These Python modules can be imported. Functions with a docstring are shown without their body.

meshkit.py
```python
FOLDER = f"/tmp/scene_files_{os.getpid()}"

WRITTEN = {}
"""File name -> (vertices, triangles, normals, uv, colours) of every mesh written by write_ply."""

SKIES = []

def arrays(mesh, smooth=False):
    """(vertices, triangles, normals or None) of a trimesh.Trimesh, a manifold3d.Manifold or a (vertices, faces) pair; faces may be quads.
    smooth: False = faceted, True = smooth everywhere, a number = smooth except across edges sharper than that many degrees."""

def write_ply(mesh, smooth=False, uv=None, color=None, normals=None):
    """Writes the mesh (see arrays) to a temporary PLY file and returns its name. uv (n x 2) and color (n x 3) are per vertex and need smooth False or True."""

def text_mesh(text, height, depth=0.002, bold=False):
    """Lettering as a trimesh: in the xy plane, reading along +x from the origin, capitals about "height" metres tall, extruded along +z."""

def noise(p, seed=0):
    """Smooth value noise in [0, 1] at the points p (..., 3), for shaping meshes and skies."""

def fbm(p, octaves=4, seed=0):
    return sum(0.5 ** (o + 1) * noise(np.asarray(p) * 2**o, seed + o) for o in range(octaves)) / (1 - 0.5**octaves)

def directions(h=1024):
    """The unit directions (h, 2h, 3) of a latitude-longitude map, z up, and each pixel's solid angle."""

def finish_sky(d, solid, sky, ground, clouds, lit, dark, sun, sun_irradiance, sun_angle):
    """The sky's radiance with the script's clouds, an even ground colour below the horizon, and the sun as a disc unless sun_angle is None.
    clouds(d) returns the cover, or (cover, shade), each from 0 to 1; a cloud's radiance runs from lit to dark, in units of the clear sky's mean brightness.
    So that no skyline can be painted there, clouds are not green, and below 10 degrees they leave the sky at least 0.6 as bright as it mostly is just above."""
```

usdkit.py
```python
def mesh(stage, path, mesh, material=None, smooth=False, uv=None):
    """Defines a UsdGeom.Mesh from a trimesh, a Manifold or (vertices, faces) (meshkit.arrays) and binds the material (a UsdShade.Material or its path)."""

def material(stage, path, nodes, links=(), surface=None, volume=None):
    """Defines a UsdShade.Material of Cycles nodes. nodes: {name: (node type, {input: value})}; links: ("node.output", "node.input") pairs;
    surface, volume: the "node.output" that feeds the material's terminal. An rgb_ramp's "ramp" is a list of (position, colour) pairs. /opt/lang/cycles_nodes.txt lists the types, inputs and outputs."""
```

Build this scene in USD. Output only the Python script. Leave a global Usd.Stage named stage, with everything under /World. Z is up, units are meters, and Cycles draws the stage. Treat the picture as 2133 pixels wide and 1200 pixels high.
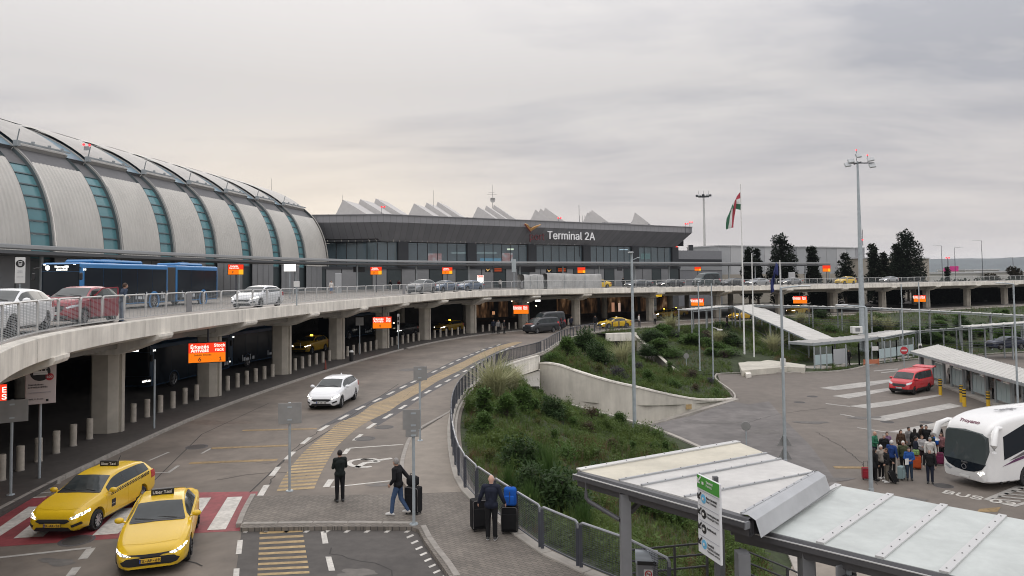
import math, random
import numpy as np, trimesh, shapely, manifold3d as m3
from shapely.geometry import Polygon, LineString, Point
from scipy.interpolate import PchipInterpolator, splprep, splev
from scipy.spatial import Delaunay
from pxr import Usd, UsdGeom, UsdLux, UsdShade, Gf, Sdf, Vt
import usdkit, meshkit
PI = math.pi
stage = Usd.Stage.CreateInMemory()
W = UsdGeom.Xform.Define(stage, '/World')
stage.SetDefaultPrim(W.GetPrim())
UsdGeom.Scope.Define(stage, '/World/Looks')

# ---------------------------------------------------------------- camera, sky, light
EXPOSURE = 0.1
EYE = np.array([0.0, 0.0, 7.0])          # stands 7 m above the arrivals road
FPX, PITCH, ROLL, PPX, PPY = 1540.0, math.radians(2.4), 0.0105, 1066.5, 516.0
_f0 = np.array([0, math.cos(PITCH), math.sin(PITCH)]); _u0 = np.array([0, -math.sin(PITCH), math.cos(PITCH)]); _r0 = np.array([1.0, 0, 0])
CR = _r0 * math.cos(ROLL) - _u0 * math.sin(ROLL); CU = _u0 * math.cos(ROLL) + _r0 * math.sin(ROLL); CF = _f0
cam = UsdGeom.Camera.Define(stage, '/World/camera')
cam.CreateHorizontalApertureAttr(36.0); cam.CreateVerticalApertureAttr(20.25)
cam.CreateFocalLengthAttr(36.0 * FPX / 2133.0)
cam.CreateVerticalApertureOffsetAttr((PPY - 600.0) / 2133.0 * 36.0)
cam.CreateExposureAttr(EXPOSURE)
cam.CreateClippingRangeAttr(Gf.Vec2f(0.1, 30000))
cam.AddTransformOp().Set(Gf.Matrix4d(*CR, 0, *CU, 0, *(-CF), 0, *EYE, 1))

SUN_EL, SUN_AZ = math.radians(9.0), math.radians(-15.0)   # the glow low behind the terminal; azimuth = atan2(x, y)
SKY, SUN = 0.10, 0.16
sun = UsdLux.DistantLight.Define(stage, '/World/sun')
sun.CreateIntensityAttr(SUN); sun.CreateAngleAttr(40.0); sun.CreateColorAttr(Gf.Vec3f(1.0, 0.93, 0.85)); sun.CreateNormalizeAttr(True)
sun.GetPrim().CreateAttribute('inputs:normalize', Sdf.ValueTypeNames.Bool).Set(True)
_d = -np.array([math.sin(SUN_AZ) * math.cos(SUN_EL), math.cos(SUN_AZ) * math.cos(SUN_EL), math.sin(SUN_EL)])
_z = -_d; _x = np.cross([0, 0, 1.0], _z); _x /= np.linalg.norm(_x); _y = np.cross(_z, _x)
sun.AddTransformOp().Set(Gf.Matrix4d(*_x, 0, *_y, 0, *_z, 0, 0, 0, 0, 1))

dome = UsdLux.DomeLight.Define(stage, '/World/sky')
N = {
    'geo': ('texture_coordinate', {}), 'sep': ('separate_xyz', {}),
    'sky': ('sky_texture', {'sky_type': 'single_scattering', 'sun_disc': False, 'sun_elevation': SUN_EL, 'sun_rotation': SUN_AZ, 'air_density': 1.0, 'aerosol_density': 2.0}),
    # plane projection of the cloud deck: direction / (z + c)
    'zc': ('math', {'math_type': 'add', 'value2': 0.10}), 'zm': ('math', {'math_type': 'maximum', 'value2': 0.05}),
    'dx': ('math', {'math_type': 'divide'}), 'dy': ('math', {'math_type': 'divide'}),
    'pos': ('combine_xyz', {'z': 3.0}),
    'map': ('mapping', {'scale': (0.55, 1.0, 1.0), 'location': (1.3, 4.1, 0.0)}),
    'n1': ('noise_texture', {'scale': 1.1, 'detail': 7.0, 'roughness': 0.55, 'distortion': 0.5}),
    'n2': ('noise_texture', {'scale': 0.5, 'detail': 5.0, 'roughness': 0.55, 'distortion': 0.8}),
    'sum': ('math', {'math_type': 'add'}),
    'mr': ('map_range', {'from_min': 0.87, 'from_max': 1.13, 'to_min': 0.0, 'to_max': 1.0, 'clamp': True}),
    'tone': ('rgb_ramp', {'ramp': [(0.0, (4.3, 4.35, 4.7)), (0.45, (5.5, 5.4, 5.55)), (1.0, (6.5, 6.3, 6.25))]}),
    'zr': ('map_range', {'from_min': 0.0, 'from_max': 0.22, 'to_min': 1.0, 'to_max': 0.0, 'clamp': True}),
    'warmw': ('math', {'math_type': 'multiply', 'value2': 0.75}),
    'dot': ('vector_math', {'math_type': 'dot_product', 'vector2': (math.sin(-0.30), math.cos(-0.30), 0.10)}),
    'glow': ('map_range', {'from_min': 0.945, 'from_max': 1.0, 'to_min': 0.0, 'to_max': 1.0, 'clamp': True}),
    'gz': ('math', {'math_type': 'multiply'}),
    'm1': ('mix_color', {'b': (6.7, 6.1, 5.75)}), 'm2': ('mix_color', {'b': (9.2, 8.3, 7.0)}),
    'cie': ('map_range', {'from_min': 0.25, 'from_max': 1.0, 'to_min': 1.0, 'to_max': 2.6, 'clamp': True}),
    'm3': ('vector_math', {'math_type': 'scale'}),
    'fin': ('mix_color', {'fac': 0.988}),
    'bg': ('background_shader', {'strength': SKY}),
}
L = [('geo.generated', 'sep.vector'), ('sep.z', 'zc.value1'), ('zc.value', 'zm.value1'), ('sep.x', 'dx.value1'), ('zm.value', 'dx.value2'), ('sep.y', 'dy.value1'), ('zm.value', 'dy.value2'),
     ('dx.value', 'pos.x'), ('dy.value', 'pos.y'), ('pos.vector', 'map.vector'), ('map.vector', 'n1.vector'), ('map.vector', 'n2.vector'), ('n1.fac', 'sum.value1'), ('n2.fac', 'sum.value2'),
     ('sum.value', 'mr.value'), ('mr.result', 'tone.fac'), ('sep.z', 'zr.value'), ('zr.result', 'warmw.value1'), ('geo.generated', 'dot.vector1'), ('dot.value', 'glow.value'),
     ('glow.result', 'gz.value1'), ('zr.result', 'gz.value2'), ('tone.color', 'm1.a'), ('warmw.value', 'm1.fac'), ('m1.result', 'm2.a'), ('gz.value', 'm2.fac'),
     ('sep.z', 'cie.value'), ('m2.result', 'm3.vector1'), ('cie.result', 'm3.scale'), ('sky.color', 'fin.a'), ('m3.vector', 'fin.b'), ('fin.result', 'bg.color')]
SKYMAT = usdkit.material(stage, '/World/Looks/overcast_sky', N, L, surface='bg.background')
UsdShade.MaterialBindingAPI.Apply(dome.GetPrim()).Bind(SKYMAT)
dome.GetPrim().SetCustomDataByKey('kind', 'structure')

# ---------------------------------------------------------------- projection helpers
def ray(u, v):
    d = CR * (u - PPX) / FPX - CU * (v - PPY) / FPX + CF
    return d
def at(u, v, z=0.0):
    """The point where the line of sight of a photograph pixel meets the height z."""
    d = ray(u, v); return EYE + d * ((z - EYE[2]) / d[2])
def aty(u, v, y):
    d = ray(u, v); return EYE + d * (y / d[1])
def uv(p):
    q = np.asarray(p, float) - EYE; w = q @ CF
    return PPX + FPX * (q @ CR) / w, PPY - FPX * (q @ CU) / w

# ---------------------------------------------------------------- materials
_mats = {}
def lin(c):
    if isinstance(c, str):
        c = tuple(int(c[i:i + 2], 16) / 255 for i in (0, 2, 4))
        c = tuple(x / 12.92 if x <= .04045 else ((x + .055) / 1.055) ** 2.4 for x in c)
    return tuple(c)
def mat(name, col, rough=.6, metal=0., var=0., scale=2., bump=0., bscale=60., coat=0., emis=None, es=0., obj=False, spec=.5, detail=4., var2=0., scale2=.3, dark=None, tint=None, streak=None, **kw):
    """Principled material; var/scale: noise that varies the colour, var2/scale2: larger stains, bump/bscale: relief."""
    if name in _mats: return _mats[name]
    col = lin(col)
    n = {'p': ('principled_bsdf', {'base_color': col, 'roughness': rough, 'metallic': metal, 'coat_weight': coat, 'coat_roughness': .06, 'specular_ior_level': spec, **kw})}
    l = []
    if emis is not None:
        n['p'][1].update(emission_color=lin(emis), emission_strength=es)
    src = 'g.position'
    if var or var2 or bump:
        n['g'] = ('geometry', {})
        if obj: n['g'] = ('texture_coordinate', {}); src = 'g.object'
    if var or var2:
        n['a'] = ('noise_texture', {'scale': scale, 'detail': detail, 'roughness': .6}); l.append((src, 'a.vector'))
        if streak: n['sk'] = ('mapping', {'scale': streak}); l[-1] = (src, 'sk.vector'); l.append(('sk.vector', 'a.vector'))
        n['r'] = ('map_range', {'from_min': .3, 'from_max': .7, 'to_min': 1 - var, 'to_max': 1 + var, 'clamp': True}); l.append(('a.fac', 'r.value'))
        n['s'] = ('vector_math', {'math_type': 'scale', 'vector1': col}); 
        out = 'r.result'
        if var2:
            n['a2'] = ('noise_texture', {'scale': scale2, 'detail': 5., 'roughness': .62, 'distortion': .4}); l.append((src, 'a2.vector'))
            n['r2'] = ('map_range', {'from_min': .35, 'from_max': .65, 'to_min': 1 - var2, 'to_max': 1 + var2 * .6, 'clamp': True}); l.append(('a2.fac', 'r2.value'))
            n['mm'] = ('math', {'math_type': 'multiply'}); l += [('r.result', 'mm.value1'), ('r2.result', 'mm.value2')]; out = 'mm.value'
        l.append((out, 's.scale'))
        if tint is not None:
            n['tm'] = ('mix_color', {'b': lin(tint)}); l += [('s.vector', 'tm.a'), ('a2.fac' if var2 else 'a.fac', 'tm.fac'), ('tm.result', 'p.base_color')]
        else: l.append(('s.vector', 'p.base_color'))
    if bump:
        n['bn'] = ('noise_texture', {'scale': bscale, 'detail': 3.}); l.append((src, 'bn.vector'))
        n['b'] = ('bump', {'strength': bump, 'distance': .02}); l += [('bn.fac', 'b.height'), ('b.normal', 'p.normal')]
    _mats[name] = usdkit.material(stage, '/World/Looks/' + name, n, l, surface='p.BSDF')
    return _mats[name]
def glass(name, tint=(.3, .4, .42), refl=(.9, .9, .9), see=.5, rough=.03):
    """A pane: part see-through, part tinted body, with Fresnel reflection."""
    if name in _mats: return _mats[name]
    n = {'t': ('transparent_bsdf', {'color': lin(tint)}), 'd': ('diffuse_bsdf', {'color': tuple(.25 * x for x in lin(tint))}), 'mx': ('mix_closure', {'fac': 1 - see}),
         'g': ('glossy_bsdf', {'color': refl, 'roughness': rough}), 'f': ('fresnel', {'IOR': 1.6}), 'm': ('mix_closure', {})}
    l = [('t.BSDF', 'mx.closure1'), ('d.BSDF', 'mx.closure2'), ('f.fac', 'm.fac'), ('mx.closure', 'm.closure1'), ('g.BSDF', 'm.closure2')]
    _mats[name] = usdkit.material(stage, '/World/Looks/' + name, n, l, surface='m.closure')
    return _mats[name]
def leafmat(name, c1, c2, tr=.25, c3=None):
    if name in _mats: return _mats[name]
    ramp = [(0, lin(c1)), (1, lin(c2))] if c3 is None else [(0, lin(c1)), (.55, lin(c2)), (1, lin(c3))]
    n = {'g': ('geometry', {}), 'r': ('rgb_ramp', {'ramp': ramp}), 'no': ('noise_texture', {'scale': .8, 'detail': 2.}), 'ad': ('math', {'math_type': 'multiply_add', 'value2': .5, 'value3': 0.}),
         'sm': ('math', {'math_type': 'multiply_add', 'value2': .5}), 'd': ('principled_bsdf', {'roughness': .65, 'specular_ior_level': .25}), 't': ('translucent_bsdf', {}), 'm': ('mix_closure', {'fac': tr})}
    l = [('g.random_per_island', 'ad.value1'), ('g.position', 'no.vector'), ('no.fac', 'sm.value1'), ('ad.value', 'sm.value3'), ('sm.value', 'r.fac'), ('r.color', 'd.base_color'), ('r.color', 't.color'), ('d.BSDF', 'm.closure1'), ('t.BSDF', 'm.closure2')]
    _mats[name] = usdkit.material(stage, '/World/Looks/' + name, n, l, surface='m.closure')
    return _mats[name]
def lampmat(name, col, s):
    _mats[name] = usdkit.material(stage, '/World/Looks/' + name, {'g': ('texture_coordinate', {}), 'n': ('noise_texture', {'scale': 13., 'detail': 1.}), 'r': ('map_range', {'from_min': .45, 'from_max': .62, 'to_min': .35, 'to_max': s, 'clamp': True}), 'e': ('emission', {'color': lin(col)})}, [('g.object', 'n.vector'), ('n.fac', 'r.value'), ('r.result', 'e.strength')], surface='e.emission')
    return _mats[name]
def glow(name, col, s):
    if name in _mats: return _mats[name]
    _mats[name] = usdkit.material(stage, '/World/Looks/' + name, {'e': ('emission', {'color': lin(col), 'strength': s})}, [], surface='e.emission')
    return _mats[name]

# ---------------------------------------------------------------- prims
_count = {}
def _path(parent, name):
    k = (parent, name); i = _count.get(k, 0); _count[k] = i + 1
    return f'{parent}/{name}' + (f'_{i:03d}' if i else '')
def _data(prim, label=None, cat=None, group=None, kind=None):
    for k, v in (('label', label), ('category', cat), ('group', group), ('kind', kind)):
        if v: prim.SetCustomDataByKey(k, v)
_origin = {}
def thing(name, label, cat, loc=(0, 0, 0), rot=0., group=None, kind=None, world=False, scale=None):
    """An Xform at the thing's base. world=True: its parts come in world coordinates."""
    p = _path('/World', name); x = UsdGeom.Xform.Define(stage, p)
    x.AddTranslateOp().Set(Gf.Vec3d(*map(float, loc)))
    if rot: x.AddRotateZOp().Set(math.degrees(rot))
    if scale: x.AddScaleOp().Set(Gf.Vec3f(*([scale] * 3 if np.ndim(scale) == 0 else scale)))
    _data(x.GetPrim(), label, cat, group, kind)
    if world: _origin[p] = np.array(loc, float)
    return p
def part(parent, name, mesh, m, smooth=None, label=None, kind=None):
    o = None; q = parent
    while q and q != '/World':
        if q in _origin: o = _origin[q]; break
        q = q.rsplit('/', 1)[0]
    v, f = arr(mesh)
    if o is not None: v = v - o
    p = _path(parent, name)
    if len(f): pr = usdkit.mesh(stage, p, (v, f), m, smooth or False).GetPrim()
    else: return p
    _data(pr, label, None, None, kind)
    return p
def solo(name, mesh, m, label, cat, group=None, smooth=None, kind=None):
    v, f = arr(mesh); o = np.array([(v[:, 0].min() + v[:, 0].max()) / 2, (v[:, 1].min() + v[:, 1].max()) / 2, v[:, 2].min()])
    p = _path('/World', name); me = usdkit.mesh(stage, p, (v - o, f), m, smooth or False)
    me.AddTranslateOp().Set(Gf.Vec3d(*map(float, o))); _data(me.GetPrim(), label, cat, group, kind)
    return p
def struct(name, mesh, m, smooth=None):
    v, f = arr(mesh); p = _path('/World', name)
    me = usdkit.mesh(stage, p, (v, f), m, smooth or False); _data(me.GetPrim(), kind='structure'); return p
def dup(src, loc, rot=0., label=None, group=None, scale=None):
    base = src.rsplit('/', 1)[1]
    while base[-3:].isdigit() and base[-4] == '_': base = base[:-4]
    was = stage.GetPrimAtPath(src).GetCustomData()
    p = _path('/World', base); x = UsdGeom.Xform.Define(stage, p)
    x.GetPrim().GetReferences().AddInternalReference(src)
    x.ClearXformOpOrder()
    for a in ('xformOp:translate', 'xformOp:rotateZ', 'xformOp:scale'):
        pass
    x.AddTranslateOp(opSuffix='own').Set(Gf.Vec3d(*map(float, loc))); x.AddRotateZOp(opSuffix='own').Set(math.degrees(rot))
    if scale: x.AddScaleOp(opSuffix='own').Set(Gf.Vec3f(*([scale] * 3 if np.ndim(scale) == 0 else scale)))
    x.GetPrim().SetInstanceable(True)
    _data(x.GetPrim(), label or was.get('label'), was.get('category'), group or was.get('group'))
    return p

# ---------------------------------------------------------------- geometry helpers
def arr(mesh):
    if isinstance(mesh, list): return cat(*mesh)
    if hasattr(mesh, 'to_mesh'):
        m = mesh.to_mesh(); return np.asarray(m.vert_properties[:, :3], float), np.asarray(m.tri_verts, int)
    if isinstance(mesh, tuple):
        v, f = np.asarray(mesh[0], float).reshape(-1, 3), np.asarray(mesh[1], int)
        if f.ndim == 2 and f.shape[1] == 4: f = np.vstack([f[:, [0, 1, 2]], f[:, [0, 2, 3]]])
        return v, f.reshape(-1, 3)
    return np.asarray(mesh.vertices, float), np.asarray(mesh.faces, int)
def cat(*ms):
    V, F, n = [], [], 0
    for m in ms:
        v, f = arr(m); V.append(v); F.append(f + n); n += len(v)
    return (np.vstack(V), np.vstack(F)) if V else (np.zeros((0, 3)), np.zeros((0, 3), int))
def xf(mesh, loc=(0, 0, 0), rot=0., scale=1.):
    v, f = arr(mesh); v = v * scale; c, s = math.cos(rot), math.sin(rot)
    return np.stack([v[:, 0] * c - v[:, 1] * s, v[:, 0] * s + v[:, 1] * c, v[:, 2]], 1) + np.asarray(loc, float), f
_BF = np.array([[0, 2, 3, 1], [4, 5, 7, 6], [0, 1, 5, 4], [2, 6, 7, 3], [0, 4, 6, 2], [1, 3, 7, 5]])
def box(c, s, rot=0.):
    v = np.array([[x, y, z] for z in (-.5, .5) for y in (-.5, .5) for x in (-.5, .5)]) * np.asarray(s, float)
    v, f = arr((v, _BF)); v, f = xf((v, f), c, rot); return v, f
def cbox(c, s, ch=.02, rot=0.):
    """A box with chamfered edges."""
    s = np.asarray(s, float); ch = min(ch, .45 * s.min())
    pts = []
    for k in range(3):
        h = s / 2 - ch; h[k] = s[k] / 2
        pts += [[a * h[0], b * h[1], d * h[2]] for a in (-1, 1) for b in (-1, 1) for d in (-1, 1)]
    return xf(m3.Manifold.hull_points(np.array(pts, np.float32)), c, rot)
def bar(p0, p1, w, h=None):
    """A square bar from p0 to p1, w wide sideways and h deep."""
    p0, p1 = np.asarray(p0, float), np.asarray(p1, float); h = w if h is None else h
    t = p1 - p0; t /= np.linalg.norm(t) + 1e-12
    a = np.cross(t, [0, 0, 1.]) if abs(t[2]) < .95 else np.cross(t, [0, 1., 0]); a /= np.linalg.norm(a); b = np.cross(a, t)
    v = np.array([p + a * x * w / 2 + b * y * h / 2 for p in (p0, p1) for y in (-1, 1) for x in (-1, 1)])
    return arr((v, _BF))
def tube(pts, r, n=8, cap=True):
    p = np.asarray(pts, float); r = np.broadcast_to(np.asarray(r, float), (len(p),))
    t = np.gradient(p, axis=0); t /= np.linalg.norm(t, axis=1, keepdims=True) + 1e-12
    ref = np.array([0, 0, 1.]) if abs(t[:, 2]).mean() < .8 else np.array([0.3, 1., 0])
    a = np.cross(t, ref); a /= np.linalg.norm(a, axis=1, keepdims=True) + 1e-12; b = np.cross(t, a)
    g = np.arange(n) * 2 * PI / n
    v = p[:, None] + r[:, None, None] * (np.cos(g)[None, :, None] * a[:, None] + np.sin(g)[None, :, None] * b[:, None])
    f = grid_faces(len(p), n, True); V = v.reshape(-1, 3)
    if cap:
        k = len(V); V = np.vstack([V, p[0], p[-1]]); e = (len(p) - 1) * n
        F = [[i, (i + 1) % n, k] for i in range(n)] + [[e + (i + 1) % n, e + i, k + 1] for i in range(n)]
        f = np.vstack([f, F])
    return V, f
def grid_faces(a, b, wrap=False):
    i, j = np.meshgrid(np.arange(a - 1), np.arange(b if wrap else b - 1), indexing='ij'); j2 = (j + 1) % b
    q = np.stack([i * b + j, (i + 1) * b + j, (i + 1) * b + j2, i * b + j2], -1).reshape(-1, 4)
    return np.vstack([q[:, [0, 1, 2]], q[:, [0, 2, 3]]])
def loft(rows, wrap=False):
    r = np.asarray(rows, float); return r.reshape(-1, 3), grid_faces(r.shape[0], r.shape[1], wrap)
def quad(a, b, c, d):
    return np.array([a, b, c, d], float), np.array([[0, 1, 2], [0, 2, 3]])
def prism(poly, z0, z1):
    """A plan polygon (points or shapely) as a solid between two heights."""
    if not hasattr(poly, 'geom_type'): poly = Polygon([p[:2] for p in poly])
    if not poly.is_valid: poly = poly.buffer(0)
    ms = []
    for g in getattr(poly, 'geoms', [poly]):
        m = trimesh.creation.extrude_polygon(g, z1 - z0, engine='earcut'); m.apply_translation([0, 0, z0]); ms.append(m)
    return cat(*ms)
def sheet(poly, z):
    if not hasattr(poly, 'geom_type'): poly = Polygon([p[:2] for p in poly])
    if not poly.is_valid: poly = poly.buffer(0)
    out = []
    for g in getattr(poly, 'geoms', [poly]):
        if g.geom_type != 'Polygon' or g.area < 1e-5: continue
        v, f = trimesh.creation.triangulate_polygon(g, engine='earcut'); v = np.column_stack([v, np.full(len(v), z)])
        n = np.cross(v[f[:, 1]] - v[f[:, 0]], v[f[:, 2]] - v[f[:, 0]])[:, 2]; f = np.where((n < 0)[:, None], f[:, ::-1], f); out.append((v, f))
    return cat(*out)
def lathe(prof, n=16, loc=(0, 0, 0)):
    p = np.asarray(prof, float); g = np.arange(n) * 2 * PI / n
    v = np.stack([p[:, 0, None] * np.cos(g), p[:, 0, None] * np.sin(g), np.broadcast_to(p[:, 1, None], (len(p), n))], -1)
    return v.reshape(-1, 3) + np.asarray(loc, float), grid_faces(len(p), n, True)
def text(s, h, depth=.006, bold=True):
    return arr(meshkit.text_mesh(s, h, depth, bold))
def place(mesh, o, ax, up):
    """Puts a mesh drawn in xy (x along ax, y along up, z out of the face) at o."""
    v, f = arr(mesh); ax = np.asarray(ax, float); ax /= np.linalg.norm(ax); up = np.asarray(up, float); up = up - ax * (up @ ax); up /= np.linalg.norm(up); n = np.cross(ax, up)
    return np.asarray(o, float) + v[:, :1] * ax + v[:, 1:2] * up + v[:, 2:] * n, f
def centred(mesh):
    v, f = arr(mesh); return v - [(v[:, 0].min() + v[:, 0].max()) / 2, (v[:, 1].min() + v[:, 1].max()) / 2, 0], f
def spline(pts, step):
    p = np.asarray(pts, float); tck, _ = splprep(p.T, s=0, k=min(3, len(p) - 1)); d = np.stack(splev(np.linspace(0, 1, 2000), tck), 1)
    s = np.concatenate([[0], np.cumsum(np.linalg.norm(np.diff(d, axis=0), axis=1))]); k = max(2, int(round(s[-1] / step)) + 1)
    return np.stack([np.interp(np.linspace(0, s[-1], k), s, d[:, i]) for i in range(p.shape[1])], 1)
def normals2(c):
    t = np.gradient(c[:, :2], axis=0); t /= np.linalg.norm(t, axis=1, keepdims=True); return np.stack([-t[:, 1], t[:, 0]], 1)
def V3(p, z): return np.column_stack([np.asarray(p)[:, :2], np.full(len(p), z) if np.ndim(z) == 0 else z])
def sweep(c, prof, n=None):
    """A profile of (offset to the left of travel, height) swept along the plan line c (x, y[, z])."""
    n = normals2(c) if n is None else n; z = c[:, 2] if c.shape[1] > 2 else np.zeros(len(c))
    return loft([[(c[i, 0] + n[i, 0] * o, c[i, 1] + n[i, 1] * o, z[i] + h) for o, h in prof] for i in range(len(c))])
def dashes(c, n, o0, o1, on, off, z, start=0.):
    """Painted dashes along c between two offsets."""
    s = np.concatenate([[0], np.cumsum(np.linalg.norm(np.diff(c[:, :2], axis=0), axis=1))]); out = []; a = start
    P = lambda q, o: [np.interp(q, s, c[:, 0] + n[:, 0] * o), np.interp(q, s, c[:, 1] + n[:, 1] * o), z]
    while a + on < s[-1]:
        out.append(quad(P(a, o0), P(a + on, o0), P(a + on, o1), P(a, o1))); a += on + off
    return [up(q) for q in out]
def up(m):
    v, f = arr(m); n = np.cross(v[f[:, 1]] - v[f[:, 0]], v[f[:, 2]] - v[f[:, 0]])[:, 2]
    return v, np.where((n < 0)[:, None], f[:, ::-1], f)
rng = np.random.default_rng(7); random.seed(7)
# ================================================================ the setting: ground, roads, planted banks
DECKZ = lambda y: 5.35 + .2 * np.exp(-((np.asarray(y, float) - 95) / 18) ** 2)
EDGE = spline([(-9.5, 13.2), (-12.1, 17.4), (-14.4, 22.5), (-15.6, 27), (-16.25, 33), (-16.15, 41), (-15.3, 50), (-13.9, 60), (-11.5, 72), (-8.3, 83), (-3.5, 93), (3, 101), (11, 108), (22, 115), (36, 123), (55, 133), (80, 147), (118, 168), (150, 186)], .75)
KERB = spline([(-13.4, 10), (-14.6, 15.5), (-15.35, 20), (-15.8, 23.5), (-16.1, 27.5), (-16.25, 32)] + [tuple(q) for q in EDGE[EDGE[:, 1] > 38][::8]], .75); KN = normals2(KERB)
EN = normals2(EDGE)                       # points to the terminal
FENCE = spline([(3.4, 15.2), (2.16, 17.3), (1.1, 18.6), (0.06, 20.7), (-1.25, 23.8), (-2.1, 28), (-2.65, 33), (-2.98, 38), (-2.98, 43), (-2.5, 49), (-1.5, 56), (-0.3, 61), (2.2, 67.3), (4.2, 76), (7, 87), (10.5, 94.5), (15.5, 100.3), (21.5, 105), (31, 112.5), (46, 122), (70, 136), (110, 159), (170, 192)], .6)
FN = normals2(FENCE)                      # points to the road
off = lambda c, n, o: c[:, :2] + n * o
asphalt = mat('asphalt', (.148, .124, .102), .68, var=.16, scale=1.4, var2=.32, scale2=.22, bump=.25, bscale=90)
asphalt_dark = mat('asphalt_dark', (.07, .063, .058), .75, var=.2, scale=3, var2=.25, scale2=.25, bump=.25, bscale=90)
asphalt_patch = mat('asphalt_patch', (.062, .058, .06), .7, var=.15, scale=4, bump=.3, bscale=80)
asphalt_park = mat('asphalt_park', (.138, .118, .1), .7, var=.14, scale=1.2, var2=.16, scale2=.06, bump=.2, bscale=80)
asphalt_grey = mat('asphalt_grey', (.135, .124, .118), .7, var=.22, scale=1.2, var2=.28, scale2=.22, bump=.2, bscale=80)
deck_surface = mat('deck_surface', (.25, .225, .198), .65, var=.1, scale=.8, var2=.12, scale2=.1)
concrete_pale = mat('concrete_pale', (.72, .685, .615), .75, var=.17, scale=2.6, streak=(1, 1, .12), var2=.14, scale2=.5, bump=.1, bscale=30)
concrete = mat('concrete', (.36, .335, .30), .8, var=.14, scale=1.5, var2=.18, scale2=.5, bump=.15, bscale=40)
concrete_wall = mat('concrete_wall', (.50, .475, .41), .8, var=.10, scale=2.2, streak=(1, 1, .2), var2=.16, scale2=.35, bump=.12, bscale=30)
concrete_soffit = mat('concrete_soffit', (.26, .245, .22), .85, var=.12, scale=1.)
pavement_con = mat('pavement_concrete', (.235, .205, .172), .8, var=.12, scale=2, var2=.15, scale2=.3, bump=.2, bscale=60)
kerb_m = mat('kerb_stone', (.27, .25, .225), .8, var=.2, scale=4, bump=.2)
paint_w = mat('paint_white', (.52, .5, .46), .6, var=.22, scale=7, var2=.18, scale2=1.2, detail=8)
paint_wp = mat('paint_white_worn', (.36, .345, .32), .65, var=.2, scale=6, var2=.22, scale2=.8, detail=8)
paint_y = mat('paint_yellow', (.36, .255, .12), .65, var=.25, scale=7, var2=.28, scale2=.7, detail=8)
paint_y2 = mat('paint_yellow_faded', (.25, .17, .075), .65, var=.3, scale=6, var2=.3, scale2=.8, detail=8)
paint_r = mat('paint_red', (.215, .035, .042), .6, var=.22, scale=5, var2=.25, scale2=.7, detail=8)
grass_soil = mat('bank_soil', (.03, .042, .014), .95, var=.4, scale=3, var2=.35, scale2=.4, bump=.5, bscale=20)
ground_m = mat('far_ground', (.07, .075, .05), .95, var=.3, scale=.05, var2=.4, scale2=.01)
black_m = mat('black_void', (.008, .008, .009), .9)
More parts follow.
